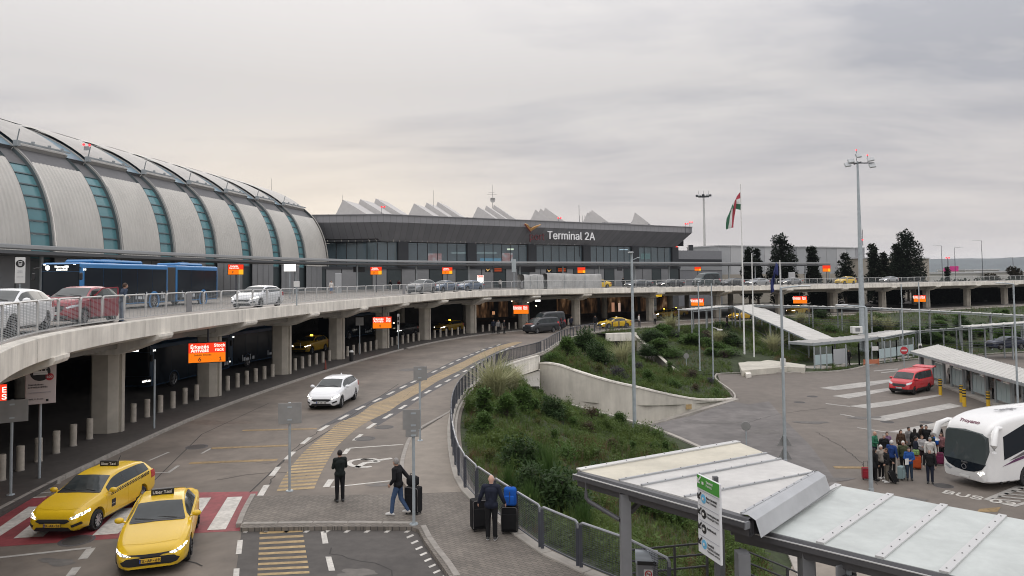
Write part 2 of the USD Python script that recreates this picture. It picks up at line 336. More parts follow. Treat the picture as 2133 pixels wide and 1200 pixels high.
# herringbone pavers: brick pattern with its own tone per brick
PAV = usdkit.material(stage, '/World/Looks/pavers', {'g': ('geometry', {}), 'm': ('mapping', {'rotation': (0, 0, .62)}),
    'b': ('brick_texture', {'color1': (.18, .158, .134), 'color2': (.135, .119, .102), 'mortar': (.06, .055, .05), 'scale': 1.0, 'brick_width': .22, 'row_height': .11, 'mortar_size': .008, 'mortar_smooth': .3}),
    'n': ('noise_texture', {'scale': .7, 'detail': 5.}), 'r': ('map_range', {'from_min': .3, 'from_max': .7, 'to_min': .8, 'to_max': 1.2}), 's': ('vector_math', {'math_type': 'scale'}),
    'bu': ('bump', {'strength': .5, 'distance': .01, 'invert': True}), 'p': ('principled_bsdf', {'roughness': .8})},
    [('g.position', 'm.vector'), ('m.vector', 'b.vector'), ('g.position', 'n.vector'), ('n.fac', 'r.value'), ('b.color', 's.vector1'), ('r.result', 's.scale'), ('s.vector', 'p.base_color'), ('b.fac', 'bu.height'), ('bu.normal', 'p.normal')], surface='p.BSDF')

bowl = Polygon([(3.4, -30)] + [tuple(p) for p in FENCE] + [(200, 192), (200, -30)])
outer = Polygon([(-9500, -300), (9500, -300), (9500, 9800), (-9500, 9800)])
struct('ground', sheet(outer.difference(bowl), -.05), ground_m)
# the low bus park and the drive to it
RAMPXY = Polygon([(11.1, 47), (9.3, 52.2), (6.8, 56.2), (2.4, 62.2), (-3, 60), (-3, 70), (2.3, 66.5), (6.7, 62.9), (11, 61.2), (13.3, 61.4), (16, 62.3), (18.9, 63.6)])
struct('bus_park_ground', sheet(bowl.difference(RAMPXY.buffer(.05)), -3.56), grass_soil)
PARK = Polygon([(11.1, 47), (9.25, 52.0), (12.5, 58), (16, 61.5), (18.9, 63.6), (20.3, 72.8), (21.9, 79.9), (34.7, 80.9), (42, 87), (52, 93), (75, 101), (130, 118), (150, 118), (150, -25), (8.5, -25), (8.7, 15), (9.5, 24), (11, 31), (12.2, 40)])
struct('bus_park_road', sheet(PARK.difference(RAMPXY), -3.5), asphalt_park)
struct('driveway_patch_road', sheet([at(u, v, -3.49)[:2] for u, v in [(1360, 884), (1440, 866), (1524, 836), (1560, 842), (1602, 836), (1640, 880), (1690, 930), (1730, 985), (1760, 1030), (1600, 1040), (1560, 990), (1445, 924)]], -3.494), asphalt_grey)

def tin(outline, step=.8, amp=.12, seed=0, extra=()):
    """A bank: heights from its outline (x, y, z points), uneven inside."""
    o = np.asarray(outline, float); d = []
    for a, b in zip(o, np.roll(o, -1, 0)):
        k = max(1, int(np.linalg.norm(b[:2] - a[:2]) / step)); d += [a + (b - a) * i / k for i in range(k)]
    d = np.array(d); poly = Polygon(d[:, :2]).buffer(0); x0, y0, x1, y1 = poly.bounds
    gx, gy = np.meshgrid(np.arange(x0, x1, step), np.arange(y0, y1, step)); g = np.stack([gx.ravel(), gy.ravel()], 1) + rng.uniform(-.2, .2, (gx.size, 2)) * step
    g = g[shapely.contains_xy(poly.buffer(-.35 * step), g[:, 0], g[:, 1])]
    src = np.vstack([d] + [np.array(extra, float).reshape(-1, 3)] * 1)
    r = np.linalg.norm(g[:, None] - src[None, :, :2], axis=2) + 1e-6; w = 1 / r ** 2.6; z = (w * src[:, 2]).sum(1) / w.sum(1)
    z += amp * (meshkit.fbm(np.column_stack([g * .55, np.zeros(len(g))]), 3, seed) - .5) * 2 * np.minimum(1, r.min(1))
    P = np.vstack([d, np.column_stack([g, z])]); T = Delaunay(P[:, :2]).simplices; c = P[T].mean(1)
    T = T[shapely.contains_xy(poly, c[:, 0], c[:, 1])]; m = up((P, T))
    from scipy.interpolate import LinearNDInterpolator
    return m, LinearNDInterpolator(P[:, :2], P[:, 2]), poly
fz = lambda c: [(p[0], p[1], -.05) for p in c]
fsel = lambda y0, y1, c=FENCE: [p for p in c if y0 <= p[1] <= y1]
curbA = [(2.2, 62, -2.9), (4.5, 59, -3.05), (6.6, 56, -3.2), (9.2, 52.2, -3.4), (11.1, 47, -3.5), (12.2, 40, -3.5), (11, 31, -3.5), (9.5, 24, -3.5), (8.7, 15.2, -3.5)]
inner = off(FENCE, FN, -.25)
bank1 = fz(fsel(15.2, 57.5, inner))[::2] + [(-.7, 58.6, -1.0), (.6, 61.2, -2.3)] + curbA
M1, H1, P1 = tin(bank1, .7, .2, 1); struct('planted_bank_terrain', M1, grass_soil, 60)
_tops = np.array([(1115, 755.4), (1121.6, 755.6), (1151, 755.6), (1197, 771), (1237.5, 784), (1282.5, 796), (1316, 803), (1368, 815), (1406, 823), (1449, 830.6), (1485, 832.6), (1530, 830)])
def _onwall(x, y):
    z = -2.
    for _ in range(6): u = uv((x, y, z))[0]; z = aty(u, np.interp(u, *_tops.T), y)[2]
    return (x, y, float(z))
wallA = [(2.35, 66.7, -.54), (4.0, 65.2, -.58), (5.4, 64, -1.0), (6.7, 63.1, -1.4), (8.4, 62.1, -1.75), (10.1, 61.6, -2.05), (11.8, 61.4, -2.42), (13.3, 61.6, -2.76), (14.7, 61.9, -3.0), (16, 62.5, -3.2), (17.5, 63.1, -3.36), (18.9, 63.7, -3.5)]
wallA = [_onwall(x, y) for x, y, _ in wallA]
bank2 = [(x, y, z - .12) for x, y, z in wallA] + [(20.3, 72.8, -3.5), (21.2, 78.5, -3.5), (18.0, 80.2, -3.4), (16.6, 85.5, -2.9), (14.9, 91.2, -2.3), (12.2, 92.5, -1.6)] + fz(fsel(67.3, 92.2, inner))[::-2]
M2, H2, P2 = tin(bank2, .8, .25, 2); struct('planted_bank_terrain', M2, grass_soil, 60)
wallB = [(15.5, 93, -.2), (16.1, 89.5, -1.0), (16.9, 85, -2.0), (17.7, 81, -3.0), (18.2, 79.6, -3.35)]
bank3 = [(x + .3, y, z - .1) for x, y, z in wallB] + [(21.9, 79.9, -3.46), (28, 80.4, -3.46), (34.7, 80.9, -3.46), (42, 87, -3.46), (52, 93, -3.46), (75, 101, -3.46), (130, 118, -3.46)] + [(110, 158.6, -.05), (70, 135.6, -.05), (46, 121.6, -.05), (31, 112.1, -.05), (21.5, 104.6, -.05)] + fz(fsel(93.5, 103.5, inner))[::-2]
M3, H3, P3 = tin(bank3, 1.3, .3, 3); struct('planted_bank_terrain', M3, grass_soil, 60)
_sk = FENCE[(FENCE[:, 1] < 57) | (FENCE[:, 1] > 67.1)]; _i = int(np.argmax(FENCE[:, 1] > 57)); _j = int(np.argmax(FENCE[:, 1] > 67.1))
struct('bank_edge_wall', cat(*[sweep(V3(off(c, n, -.12), 0.), [(-.02, -6), (-.02, .05), (.1, .05)], n) for c, n in ((FENCE[:_i], FN[:_i]), (FENCE[_j:], FN[_j:]))]), concrete)
# ramp into the underpass
ramp = [(11.1, 47, -3.52), (9.3, 52.2, -3.9), (6.8, 56.2, -4.8), (2.4, 62.2, -5.3), (-3, 60, -5.6), (-3, 70, -5.6), (2.3, 66.5, -5.5), (6.7, 62.9, -5.5), (11, 61.2, -5.2), (13.3, 61.4, -4.7), (16, 62.3, -4.1), (18.9, 63.6, -3.5)]
struct('underpass_road', tin(ramp, 1.2, 0)[0], asphalt_grey, 60)

# ---- the arrivals road on the upper level (z = 0), its pavements and kerbs
road = Polygon([tuple(p) for p in KERB] + [(170, 196), (170, 192.5)] + [tuple(p) for p in off(FENCE, FN, .0)[::-1]] + [(3.4, -5), (-30, -5), (-16, 5)])
struct('arrivals_road', sheet(road.buffer(.3), 0.0), asphalt)
under = Polygon([tuple(p) for p in off(EDGE, EN, 5.2)] + [tuple(p) for p in off(EDGE, EN, 46)[::-1]])
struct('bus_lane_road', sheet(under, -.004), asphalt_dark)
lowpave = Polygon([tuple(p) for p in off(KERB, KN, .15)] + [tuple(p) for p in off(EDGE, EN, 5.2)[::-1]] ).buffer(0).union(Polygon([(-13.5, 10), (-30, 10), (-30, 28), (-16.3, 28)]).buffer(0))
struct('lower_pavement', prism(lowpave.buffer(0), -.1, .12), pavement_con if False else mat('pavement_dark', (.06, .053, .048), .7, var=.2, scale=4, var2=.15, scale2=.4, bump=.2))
def kerb(c, n, side, name='kerb', w=.16, h=.13, step=1.0):
    """Kerb stones end to end along a line, each its own stone."""
    s = np.concatenate([[0], np.cumsum(np.linalg.norm(np.diff(c[:, :2], axis=0), axis=1))]); out = []; a = 0.
    P = lambda q, o: np.array([np.interp(q, s, c[:, 0] + n[:, 0] * o), np.interp(q, s, c[:, 1] + n[:, 1] * o)])
    while a + step * .5 < s[-1]:
        b = min(a + step, s[-1]); A, B, C, D = P(a + .012, 0), P(b - .012, 0), P(b - .012, side * w), P(a + .012, side * w); hz = h + random.uniform(-.004, .004)
        lo = np.array([[*q, -.05] for q in (A, B, C, D)]); m_ = .02; cx = (A + B + C + D) / 4
        hi = np.array([[*q, hz - .015] for q in (A, B, C, D)]); tp = np.array([[*(q + (cx - q) * .06), hz] for q in (A, B, C, D)])
        out.append((np.vstack([lo, hi, tp]), np.vstack([grid_faces(3, 4, True), [[8, 9, 10], [8, 10, 11]]]))); a = b
    return out
kp = thing('kerb', None, None, kind='structure')
for m_ in kerb(KERB[KERB[:, 1] < 75], KN[KERB[:, 1] < 75], 1): part(kp, 'kerb_stone', m_, kerb_m)
part(kp, 'far_kerb', cat(*kerb(KERB[KERB[:, 1] >= 74.6], KN[KERB[:, 1] >= 74.6], 1, step=2.)), kerb_m, kind='stuff')
# paver island, concrete pavement and lay-by on the right
px = lambda pts, z=0.: [tuple(at(u, v, z)[:2]) for u, v in pts]
isl = px([(533, 1034), (700, 1033), (860, 1030), (962, 1026), (968, 1036), (985, 1042), (1077, 1112), (1122, 1140), (1210, 1196), (1290, 1260), (1180, 1420), (940, 1200), (887, 1125), (875, 1102), (860, 1097), (700, 1096), (504, 1099), (515, 1066)], .1)
island = Polygon(isl).buffer(.05)
struct('paver_pavement', prism(island, -.08, .11), PAV)
conc = px([(962, 1026), (860, 1030), (836, 1000), (834, 968), (842, 935), (858, 909), (905, 880), (948, 852), (1000, 800), (1050, 765), (1062, 760)], .1) + [tuple(p) for p in off(FENCE, FN, .0) if 24.2 < p[1] < 60.5][::-1]
struct('concrete_pavement', prism(Polygon(conc).buffer(0).difference(island.buffer(.01)), -.08, .11), pavement_con)
k2 = thing('kerb', None, None, kind='structure')
def kerbpx(pts, z=.0, side=1, step=1., **kw):
    c = spline(px(pts, z), .3) if kw.pop('smooth', True) else np.array(px(pts, z)); return kerb(c, normals2(c), side, step=step, **kw)
for pts, sd, sm in (([(875, 1103), (880, 1112), (887, 1127), (912, 1163), (945, 1210)], 1, True), ([(502, 1101), (690, 1098), (868, 1100)], 1, False), ([(533, 1036), (515, 1068), (503, 1100)], -1, False), ([(836, 1004), (833, 970), (842, 936), (858, 908), (905, 878), (948, 850)], -1, True)):
    for m_ in kerbpx(pts, .0, sd, smooth=sm): part(k2, 'kerb_stone', m_, kerb_m)
for m_ in kerb(FENCE[FENCE[:, 1] < 64], FN[FENCE[:, 1] < 64], 1, w=.3, h=.16, step=1.5): part(k2, 'kerb_stone', m_, concrete)
part(k2, 'far_kerb', cat(*kerb(FENCE[FENCE[:, 1] >= 63.6], FN[FENCE[:, 1] >= 63.6], 1, w=.3, h=.16, step=3.)), concrete, kind='stuff')
# curbs round the park and the banks
def curbline(pts, z=-3.5, w=.15, h=.12):
    c = spline([p[:2] for p in pts], .5) if len(pts) > 2 else np.array([p[:2] for p in pts], float); return sweep(V3(c, z if np.ndim(z) == 0 else z), [(-w / 2, -.1), (-w / 2, h), (w / 2, h), (w / 2, -.1)])
k3 = thing('kerb', None, None, kind='structure')
cA = spline(curbA, .6); part(k3, 'bank_kerb', sweep(cA, [(-.14, -1.5), (-.14, .1), (.14, .1), (.14, -1.5)]), concrete)
part(k3, 'bank_kerb', curbline([(18.9, 63.7), (20.3, 72.8), (20.9, 77), (21.9, 79.9)]), concrete)
part(k3, 'bank_kerb', curbline([(21.9, 79.9), (28, 80.4), (34.7, 80.9), (42, 87), (52, 93), (75, 101), (130, 118)]), concrete)

# ---- painted markings
def mark(name, polys, m, z): 
    return struct(name, cat(*[sheet(Polygon(p), z) if isinstance(p, list) else p for p in polys]), m)
Zm = .006
# wide yellow hatched strip along the road, white dashes and dark patches beside it
SL = [(576, 1024), (593, 992), (612.5, 965), (632, 943), (656, 921), (681, 902), (707, 880), (740, 867), (776, 843), (806, 830), (842, 812), (877, 795), (932, 768), (960, 755.5), (987, 742), (1015, 729.5), (1042, 720), (1072, 711.5)]
SR = [(655, 1017), (670, 983), (683, 959), (698, 935), (720, 913), (738, 897), (760, 882), (777, 873), (811, 856), (831, 842), (855, 828), (877, 816), (905, 798), (932, 784), (960, 770.5), (987, 755.5), (1015, 742), (1042, 729.5), (1070, 720), (1088, 712.5)]
DL = [(549, 1021.5), (573, 982), (604, 949), (638, 918), (674, 892), (716, 869), (751, 850), (786, 833), (814, 819), (840, 806), (862, 795), (905, 774), (923, 765.5), (940, 757.5), (955, 750), (969, 744), (982, 739), (995, 733.5), (1007, 728.5), (1022, 724), (1039, 718.5)]
DR = [(745.5, 911), (774, 887), (808, 867), (839, 848), (866, 830.5), (891, 816), (913, 804), (933, 793), (951.5, 782.5), (969, 773), (984.5, 764.5), (999, 756), (1011, 749), (1023, 743), (1034, 738), (1045, 732), (1056, 727), (1068, 722)]
sl, sr = np.array(px(SL)), np.array(px(SR)); xl = PchipInterpolator(*np.array(SL)[::-1, ::-1].T); xr = PchipInterpolator(*np.array(SR)[::-1, ::-1].T)
hat = []; v_ = 1023.5
while v_ > 714:
    d_ = .075 * (xr(max(v_ - 4, 713)) - xl(v_)); st_ = .44 * (v_ - 582) ** 2 / 10780
    q_ = [(float(xl(v_)), v_), (float(xr(max(v_ - d_, 712.6))), v_ - d_), (float(xr(max(v_ - d_ - st_ * .55, 712.6))), v_ - d_ - st_ * .55), (float(xl(max(v_ - st_ * .55, 711.6))), v_ - st_ * .55)]
    hat.append(sheet(Polygon(px(q_)), Zm)); v_ -= st_
struct('yellow_hatching_marking', cat(*hat), paint_y)
lp, rp_ = spline(sl, .4), spline(sr, .4); wash = Polygon([tuple(q) for q in lp] + [tuple(q) for q in rp_[::-1]]).buffer(0)
struct('yellow_wash_marking', sheet(wash, Zm - .002), mat('paint_yellow_wash', (.19, .155, .115), .7, var=.2, scale=5, var2=.2, scale2=.6))
dl, dr = spline(px(DL[4:]), .4), spline(px(DR[1:]), .4)
for e_, d_, sg in ((lp, dl, 1), (rp_, dr, -1)):
    e2 = e_[e_[:, 1] > 37]; d2 = d_ + normals2(d_) * .3 * sg
    struct('dark_patch_road', sheet(Polygon([tuple(q) for q in e2] + [tuple(q) for q in d2[::-1]]).buffer(0).difference(wash.buffer(.01)), Zm - .003), asphalt_patch)
dq = []
for D_ in (px(DL), px(DR)):
    D_ = np.array(D_); T_ = np.gradient(D_, axis=0); T_ /= np.linalg.norm(T_, axis=1, keepdims=True); N_ = np.stack([-T_[:, 1], T_[:, 0]], 1)
    for c_, t_, n_ in zip(D_, T_, N_): dq.append(up(quad(*[[*q, Zm] for q in (c_ - t_ * .65 - n_ * .1, c_ + t_ * .65 - n_ * .1, c_ + t_ * .65 + n_ * .1, c_ - t_ * .65 + n_ * .1)])))
struct('white_dash_marking', cat(*dq), paint_w)
# lay-by: bay lines, wheelchair symbol
lw = lambda a, b, w=.12: [tuple(q) for q in (lambda A, B: (lambda n: [A + n, B + n, B - n, A - n])(np.array([-(B - A)[1], (B - A)[0]]) / np.linalg.norm(B - A) * w / 2))(at(*a)[:2], at(*b)[:2])]
mark('bay_line_marking', [lw((727, 934), (840, 926)), lw((690, 1015), (812, 1002)), lw((717, 946), (726, 935), .2), lw((679, 1015), (690, 999), .22)], paint_w, Zm)
wc = px([(737, 966), (742, 961), (760, 956.5), (778, 956), (790, 958.5), (812, 957), (812, 955.5), (790, 957), (776, 954.5), (758, 955), (738, 959), (729, 965), (728, 968)], 0)
ring = [at(756 + 29 * math.cos(t), 965 - 8.2 * math.sin(t))[:2] for t in np.linspace(.5, 5.2, 30)]
mark('wheelchair_symbol_marking', [LineString(ring).buffer(.11), LineString(px([(760, 957), (776, 956.5), (786, 959), (811, 955)])).buffer(.12), LineString(px([(740, 974), (748, 969.5), (757, 965), (785, 961)])).buffer(.12), Point(at(742, 974.5)[:2]).buffer(.28)], paint_w, Zm) if False else struct('wheelchair_symbol_marking', cat(*[sheet(p, Zm) for p in (LineString(ring).buffer(.1), LineString(px([(758, 957), (776, 956.5), (788, 959), (811, 955.5)])).buffer(.12), LineString(px([(745, 973), (752, 968.5), (760, 964.5), (786, 962)])).buffer(.12))]), paint_w)
# lower lay-by
rungs = []
for k in range(22):
    v = 1104 + k * 10.8; t = (v - 1104) / 110.; l0 = 541 - 6 * t; r0 = 630 + 18 * t; rungs.append(px([(l0, v + 4.5), (r0, v - .5), (r0 + .5, v + 4.3), (l0, v + 9.2)]))
mark('yellow_hatching_marking', rungs, paint_y, Zm)
struct('lay_by_road', sheet(Polygon(px([(504, 1101), (870, 1101), (885, 1126), (942, 1204), (1010, 1290), (470, 1330), (490, 1200)])), .003), asphalt_dark)
dsh = [px([(668, 1108), (679, 1107), (684, 1132), (672, 1133)]), px([(678, 1160), (690, 1160), (698, 1189), (685, 1190)]), px([(690, 1215), (704, 1215), (715, 1250), (700, 1250)]), px([(495, 1126), (506, 1125), (503, 1154), (491, 1155)]), px([(487, 1185), (499, 1184), (497, 1215), (484, 1216)])]
for k in range(9): u = 505 + k * 42; dsh.append(px([(u, 1109.5), (u + 7, 1105), (u + 16, 1105), (u + 8, 1110)]))
for k in range(9): u, v = 846 + k * 9.2, 1116 + k * 12.3; dsh.append(px([(u, v + 3), (u + 14, v - 3), (u + 17, v), (u + 3, v + 6)]))
mark('white_dash_marking', dsh, paint_w, Zm)
# red crossing with white bars
mark('red_crossing_marking', [px([(-60, 1112), (0, 1073), (60, 1037), (100, 1034), (250, 1030), (410, 1026), (538, 1024), (500, 1106), (420, 1110), (245, 1122), (130, 1130), (0, 1139), (-60, 1150)])], paint_r, .004)
bars = [[(-40, 1130), (-20, 1112), (60, 1056), (95, 1056), (0, 1117), (-10, 1130)], [(28, 1122), (95, 1068), (150, 1066), (90, 1118)], [(192, 1116), (250, 1060), (300, 1056), (246, 1112)], [(330, 1046), (385, 1044), (360, 1080), (300, 1110)], [(400, 1038), (440, 1037), (408, 1085), (380, 1090)], [(474, 1036), (505, 1035), (470, 1103), (431, 1105)]]
mark('white_crossing_marking', [px(b) for b in bars], paint_w, .009)
lad = [px([(40 + k * 14, 1040 - k * 9), (95 + k * 10, 1036 - k * 9.5), (98 + k * 10, 1034 - k * 9.5), (44 + k * 14, 1037 - k * 9)]) for k in range(7)]
mark('ladder_marking', lad, paint_wp, Zm)
mark('lane_line_marking', [lw((-40, 1166), (190, 1141), .13), lw((172, 1165), (190, 1142), .22), lw((146, 1200), (160, 1182), .2), lw((300, 985), (350, 985), .1), lw((350, 985), (372, 970), .12), lw((310, 960), (352, 942), .1), lw((420, 945), (440, 934), .1)], paint_wp, Zm)
yb = [((395, 965), (578, 958), .32), ((440, 934), (600, 928), .3), ((505, 897), (660, 893), .28)]
mark('yellow_bar_marking', [lw(a, b, w) for a, b, w in yb], paint_y2, Zm)
seam = mat('dark_seam', (.04, .037, .035), .9)
mark('road_seam_marking', [lw((520, 1026), (600, 950), .05), lw((600, 950), (700, 888), .05), lw((700, 888), (830, 800), .05), lw((240, 1030), (395, 1024), .06), lw((300, 1022), (420, 905), .04), lw((420, 905), (560, 840), .04)], seam, .005)
def blotch(u, v, w, h, z, seed, m_, name='oil_stain'):
    r = np.random.default_rng(seed); t = np.linspace(0, 2 * PI, 40, endpoint=False); k = 1 + .22 * np.sin(2 * t + r.uniform(0, 6)) + .16 * np.sin(3 * t + r.uniform(0, 6)) + .1 * np.sin(5 * t + r.uniform(0, 6)) + .05 * np.sin(9 * t)
    struct(name, sheet(Polygon(px([(u + w * math.cos(a) * q, v + h * math.sin(a) * q) for a, q in zip(t, k)], z)), z), m_)
stain1, stain2, stain3 = mat('oil_dark', (.055, .047, .041), .5, var=.3, scale=6), mat('stain_brown', (.125, .1, .08), .65, var=.25, scale=4), mat('stain_grey', (.10, .092, .085), .65, var=.25, scale=4)
for i, (u, v, w, h, m_) in enumerate(((742, 1194, 42, 9, stain1), (300, 985, 46, 6, stain2), (455, 880, 60, 5, stain2), (560, 960, 40, 5, stain2), (120, 1170, 40, 7, stain3), (720, 800, 50, 3.5, stain2), (860, 770, 30, 2.5, stain3), (790, 1010, 26, 3, stain3), (330, 1130, 60, 7, stain3))): blotch(u, v, w, h, .0045 if v < 1100 or u < 480 else .0055, i, m_)
for i, (u, v, w, h) in enumerate(((1480, 880, 50, 3), (1600, 900, 40, 4), (1690, 880, 30, 3), (1720, 1000, 50, 5), (1890, 1040, 40, 4), (1800, 870, 30, 3))): blotch(u, v, w, h, -3.487, 30 + i, stain3)
def crack(pts, z, seed):
    r = np.random.default_rng(seed); c = spline(px(pts, z), .35); c = c + r.normal(0, .05, c.shape); struct('road_crack_marking', sheet(LineString(c).buffer(.018, cap_style='flat'), z), seam)
for i, (pts, z) in enumerate((([(560, 1010), (620, 930), (735, 860)], .005), ([(450, 1000), (600, 985), (640, 990)], .005), ([(690, 1140), (730, 1165), (790, 1175), (815, 1200)], .0062), ([(300, 1060), (330, 1130), (420, 1180)], .0095), ([(1700, 900), (1790, 960), (1830, 1010)], -3.489), ([(1560, 880), (1640, 860), (1720, 850)], -3.489), ([(840, 830), (960, 760), (1040, 735)], .005))): crack(pts, z, i)
iron = mat('cast_iron', (.05, .046, .043), .6, .3, var=.2, scale=20)
for k, (u, v, z, w) in enumerate([(410, 931, 0, 'between the faded yellow bars'), (760, 914, 0, 'beside the wheelchair bay, the nearer of two'), (800, 890, 0, 'beside the wheelchair bay, the farther of two'), (160, 1126, 0, 'in front of the red crossing'), (1665, 838, -3.5, 'beside the bus bays'), (1848, 879, -3.5, 'between two white bus bays'), (1965, 1012, -3.5, 'in front of the white coach'), (1692, 826, -3.5, 'at the end of the third bus bay'), (1930, 880, -3.5, 'behind the waiting passengers')]):
    p = at(u, v, z); q = thing('manhole_cover', 'round dark manhole cover ' + w, 'manhole cover', (p[0], p[1], z + .002))
    part(q, 'cover', lathe([(0, .008), (.34, .008), (.36, .004), (.36, 0)], 20), iron, 40); part(q, 'ring', lathe([(.37, 0), (.37, .006), (.45, .006), (.46, 0)], 20), asphalt_patch, 40)
# bus bays: white hatched islands on the park, yellow line, BUS lettering
bays = [[(1708, 808), (1790, 797), (1855, 790), (1860, 795), (1800, 806), (1740, 813)], [(1734, 825), (1850, 808), (1855, 813), (1790, 826), (1768, 830)], [(1768, 846), (1955, 822), (1962, 824), (1855, 845), (1806, 851)], [(1806, 872), (1978, 840), (2005, 846), (1843, 877)], [(1850, 900), (2000, 870), (2020, 876), (1900, 903)], [(1940, 928), (2100, 890), (2140, 898), (1990, 932)]]
for b in bays: struct('bus_bay_marking', sheet(Polygon(px(b, -3.49)), -3.49), paint_wp)
mark('faint_line_marking', [[tuple(p) for p in [at(*a, -3.49)[:2], at(*b, -3.49)[:2], at(b[0], b[1] + 1.5, -3.49)[:2], at(a[0], a[1] + 1.5, -3.49)[:2]]] for a, b in [((1720, 840), (1770, 846)), ((1750, 862), (1806, 872)), ((1786, 890), (1850, 900)), ((1820, 772), (1870, 768)), ((1835, 776), (1885, 770))]], paint_wp, -3.488)
mark('yellow_line_marking', [[tuple(at(u, v, -3.49)[:2]) for u, v in [(1735, 971), (1810, 972), (1810, 976), (1740, 976)]], [tuple(at(u, v, -3.49)[:2]) for u, v in [(2040, 1060), (2085, 1056), (2078, 1066), (2035, 1066)]]], paint_y2, -3.488)
bo = at(1958, 1026, -3.49); bx = at(2050, 1043, -3.49) - bo
struct('bus_lettering_marking', place(text('BUS 02', .62, .004), bo, [bx[0], bx[1], 0], np.cross([0, 0, 1.], [bx[0], bx[1], 0])), paint_w)
zig = [[(2048, 1040), (2133, 1005), (2160, 1010), (2133, 1018), (2060, 1043), (2115, 1051), (2150, 1040), (2150, 1046), (2115, 1056)]]
zz = [px(z, -3.49) for z in zig]
for k in range(7):
    u = 2066 + k * 14; v = 1037 - k * 5.6; zz.append(px([(u, v + 1), (u + 60 - k * 2, v + 6 + k * .5), (u + 60 - k * 2, v + 8.5 + k * .5), (u - 3, v + 3)], -3.49))
mark('hatched_island_marking', zz, paint_wp, -3.488)
# ================================================================ elevated departures road
steel_l = mat('steel_light', (.50, .50, .49), .45, .3, var=.06, scale=2)
steel_g = mat('steel_grey', (.30, .325, .335), .5, .4, var=.08, scale=2)
galv = mat('galvanised', (.36, .40, .42), .5, .5, var=.12, scale=3)
steel_d = mat('steel_dark', (.055, .058, .068), .5, .3, var=.1, scale=3)
S_E = np.concatenate([[0], np.cumsum(np.linalg.norm(np.diff(EDGE, axis=0), axis=1))])
def E(s, o=0., z=None):
    """A point of the elevated road: s along its edge, o metres in from the edge."""
    x = np.interp(s, S_E, EDGE[:, 0] + EN[:, 0] * o); y = np.interp(s, S_E, EDGE[:, 1] + EN[:, 1] * o)
    return np.array([x, y, DECKZ(y) if z is None else z]) if np.ndim(s) == 0 else np.column_stack([x, y, DECKZ(y) if z is None else np.full(len(x), z)])
def s_of(p):
    return S_E[np.argmin(np.linalg.norm(EDGE - np.asarray(p)[:2], axis=1))]
def tan_at(s):
    t = (E(s + .5) - E(s - .5))[:2]; return t / np.linalg.norm(t)
er = thing('elevated_road', 'long curved elevated concrete road with white edge band on pillars', 'viaduct')
inner_o = np.interp(EDGE[:, 0], [0, 30, 60], [46, 40, 22])
top = np.stack([V3(EDGE + EN * .4, DECKZ(EDGE[:, 1]) - .16), V3(EDGE + EN * (.5 * inner_o)[:, None], DECKZ(EDGE[:, 1]) - .12), V3(EDGE + EN * inner_o[:, None], DECKZ(EDGE[:, 1]) - .12)], 1)
part(er, 'road_surface', up(loft(top)), deck_surface)
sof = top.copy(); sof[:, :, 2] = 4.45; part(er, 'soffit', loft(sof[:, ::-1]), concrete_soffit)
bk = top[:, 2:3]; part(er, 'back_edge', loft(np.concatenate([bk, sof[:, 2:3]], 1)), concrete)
k = 0
for a in np.arange(0, S_E[-1] - 1, 10.5):
    ss_ = np.linspace(a + .012, min(a + 10.488, S_E[-1]), 15); c = E(ss_); n = np.array([np.interp(ss_, S_E, EN[:, i]) for i in (0, 1)]).T
    part(er, 'edge_band', sweep(c, [(.42, -.9), (.1, -.78), (0, -.74), (0, -.03), (.03, 0), (.38, 0), (.4, -.2)], n), concrete_pale)
# pillars, heads and tapered brackets
pil_s = [s_of((-16.2, 33.8)) + 1.1 + 10.15 * i for i in range(-1, 9)]; pil_s += [pil_s[-1] + 14.5 * i for i in range(1, 9)]
pil_m = mat('pillar_concrete', (.43, .395, .335), .8, var=.1, scale=1.5, var2=.18, scale2=.5, bump=.12, bscale=30)
for i, s in enumerate(pil_s):
    t = tan_at(s); c = E(s, 2.5, 0); ang = math.atan2(t[1], t[0]); kw = dict(rot=ang)
    sh = Polygon([(-.52, .5), (-.52, -.22), (-.26, -.55), (.26, -.55), (.52, -.22), (.52, .5), (.34, .65), (-.34, .65)])
    part(er, 'pillar', xf(prism(sh, .1, 3.75), (c[0], c[1], 0), ang), pil_m)
    part(er, 'pillar_pilaster', xf(box((0, -.6, 1.9), (.28, .14, 3.6)), (c[0], c[1], 0), ang), pil_m)
    # bracket: radial profile, offset from pillar centre (local -y is outwards)
    pr = Polygon([(.95, 4.44), (.95, 3.72), (-.75, 3.72), (-2.55, 4.38), (-2.62, 4.5), (-2.62, 4.62), (.95, 4.62)])
    v, f = arr(trimesh.creation.extrude_polygon(pr, 1.55, engine='earcut')); v = np.column_stack([v[:, 2] - .775, v[:, 0], v[:, 1]])
    m_ = xf((v, f), (c[0], c[1], 0), ang); part(er, 'bracket', m_, concrete_pale)
    if i % 2 == 0 or i < 12:
        for o in (14.5, 27):
            c2 = E(s, o, 0); part(er, 'inner_pillar', prism(Point(c2[:2]).buffer(.5, 6), 0, 4.5), pil_m)
sb = np.arange(0, S_E[-1], 2.); cB = E(sb, 2.2, 0); part(er, 'edge_beam', sweep(np.column_stack([cB[:, :2], np.full(len(cB), 0)]), [(-.5, 4.5), (-.45, 4.0), (1.0, 4.0), (1.1, 4.5)]), concrete_soffit)
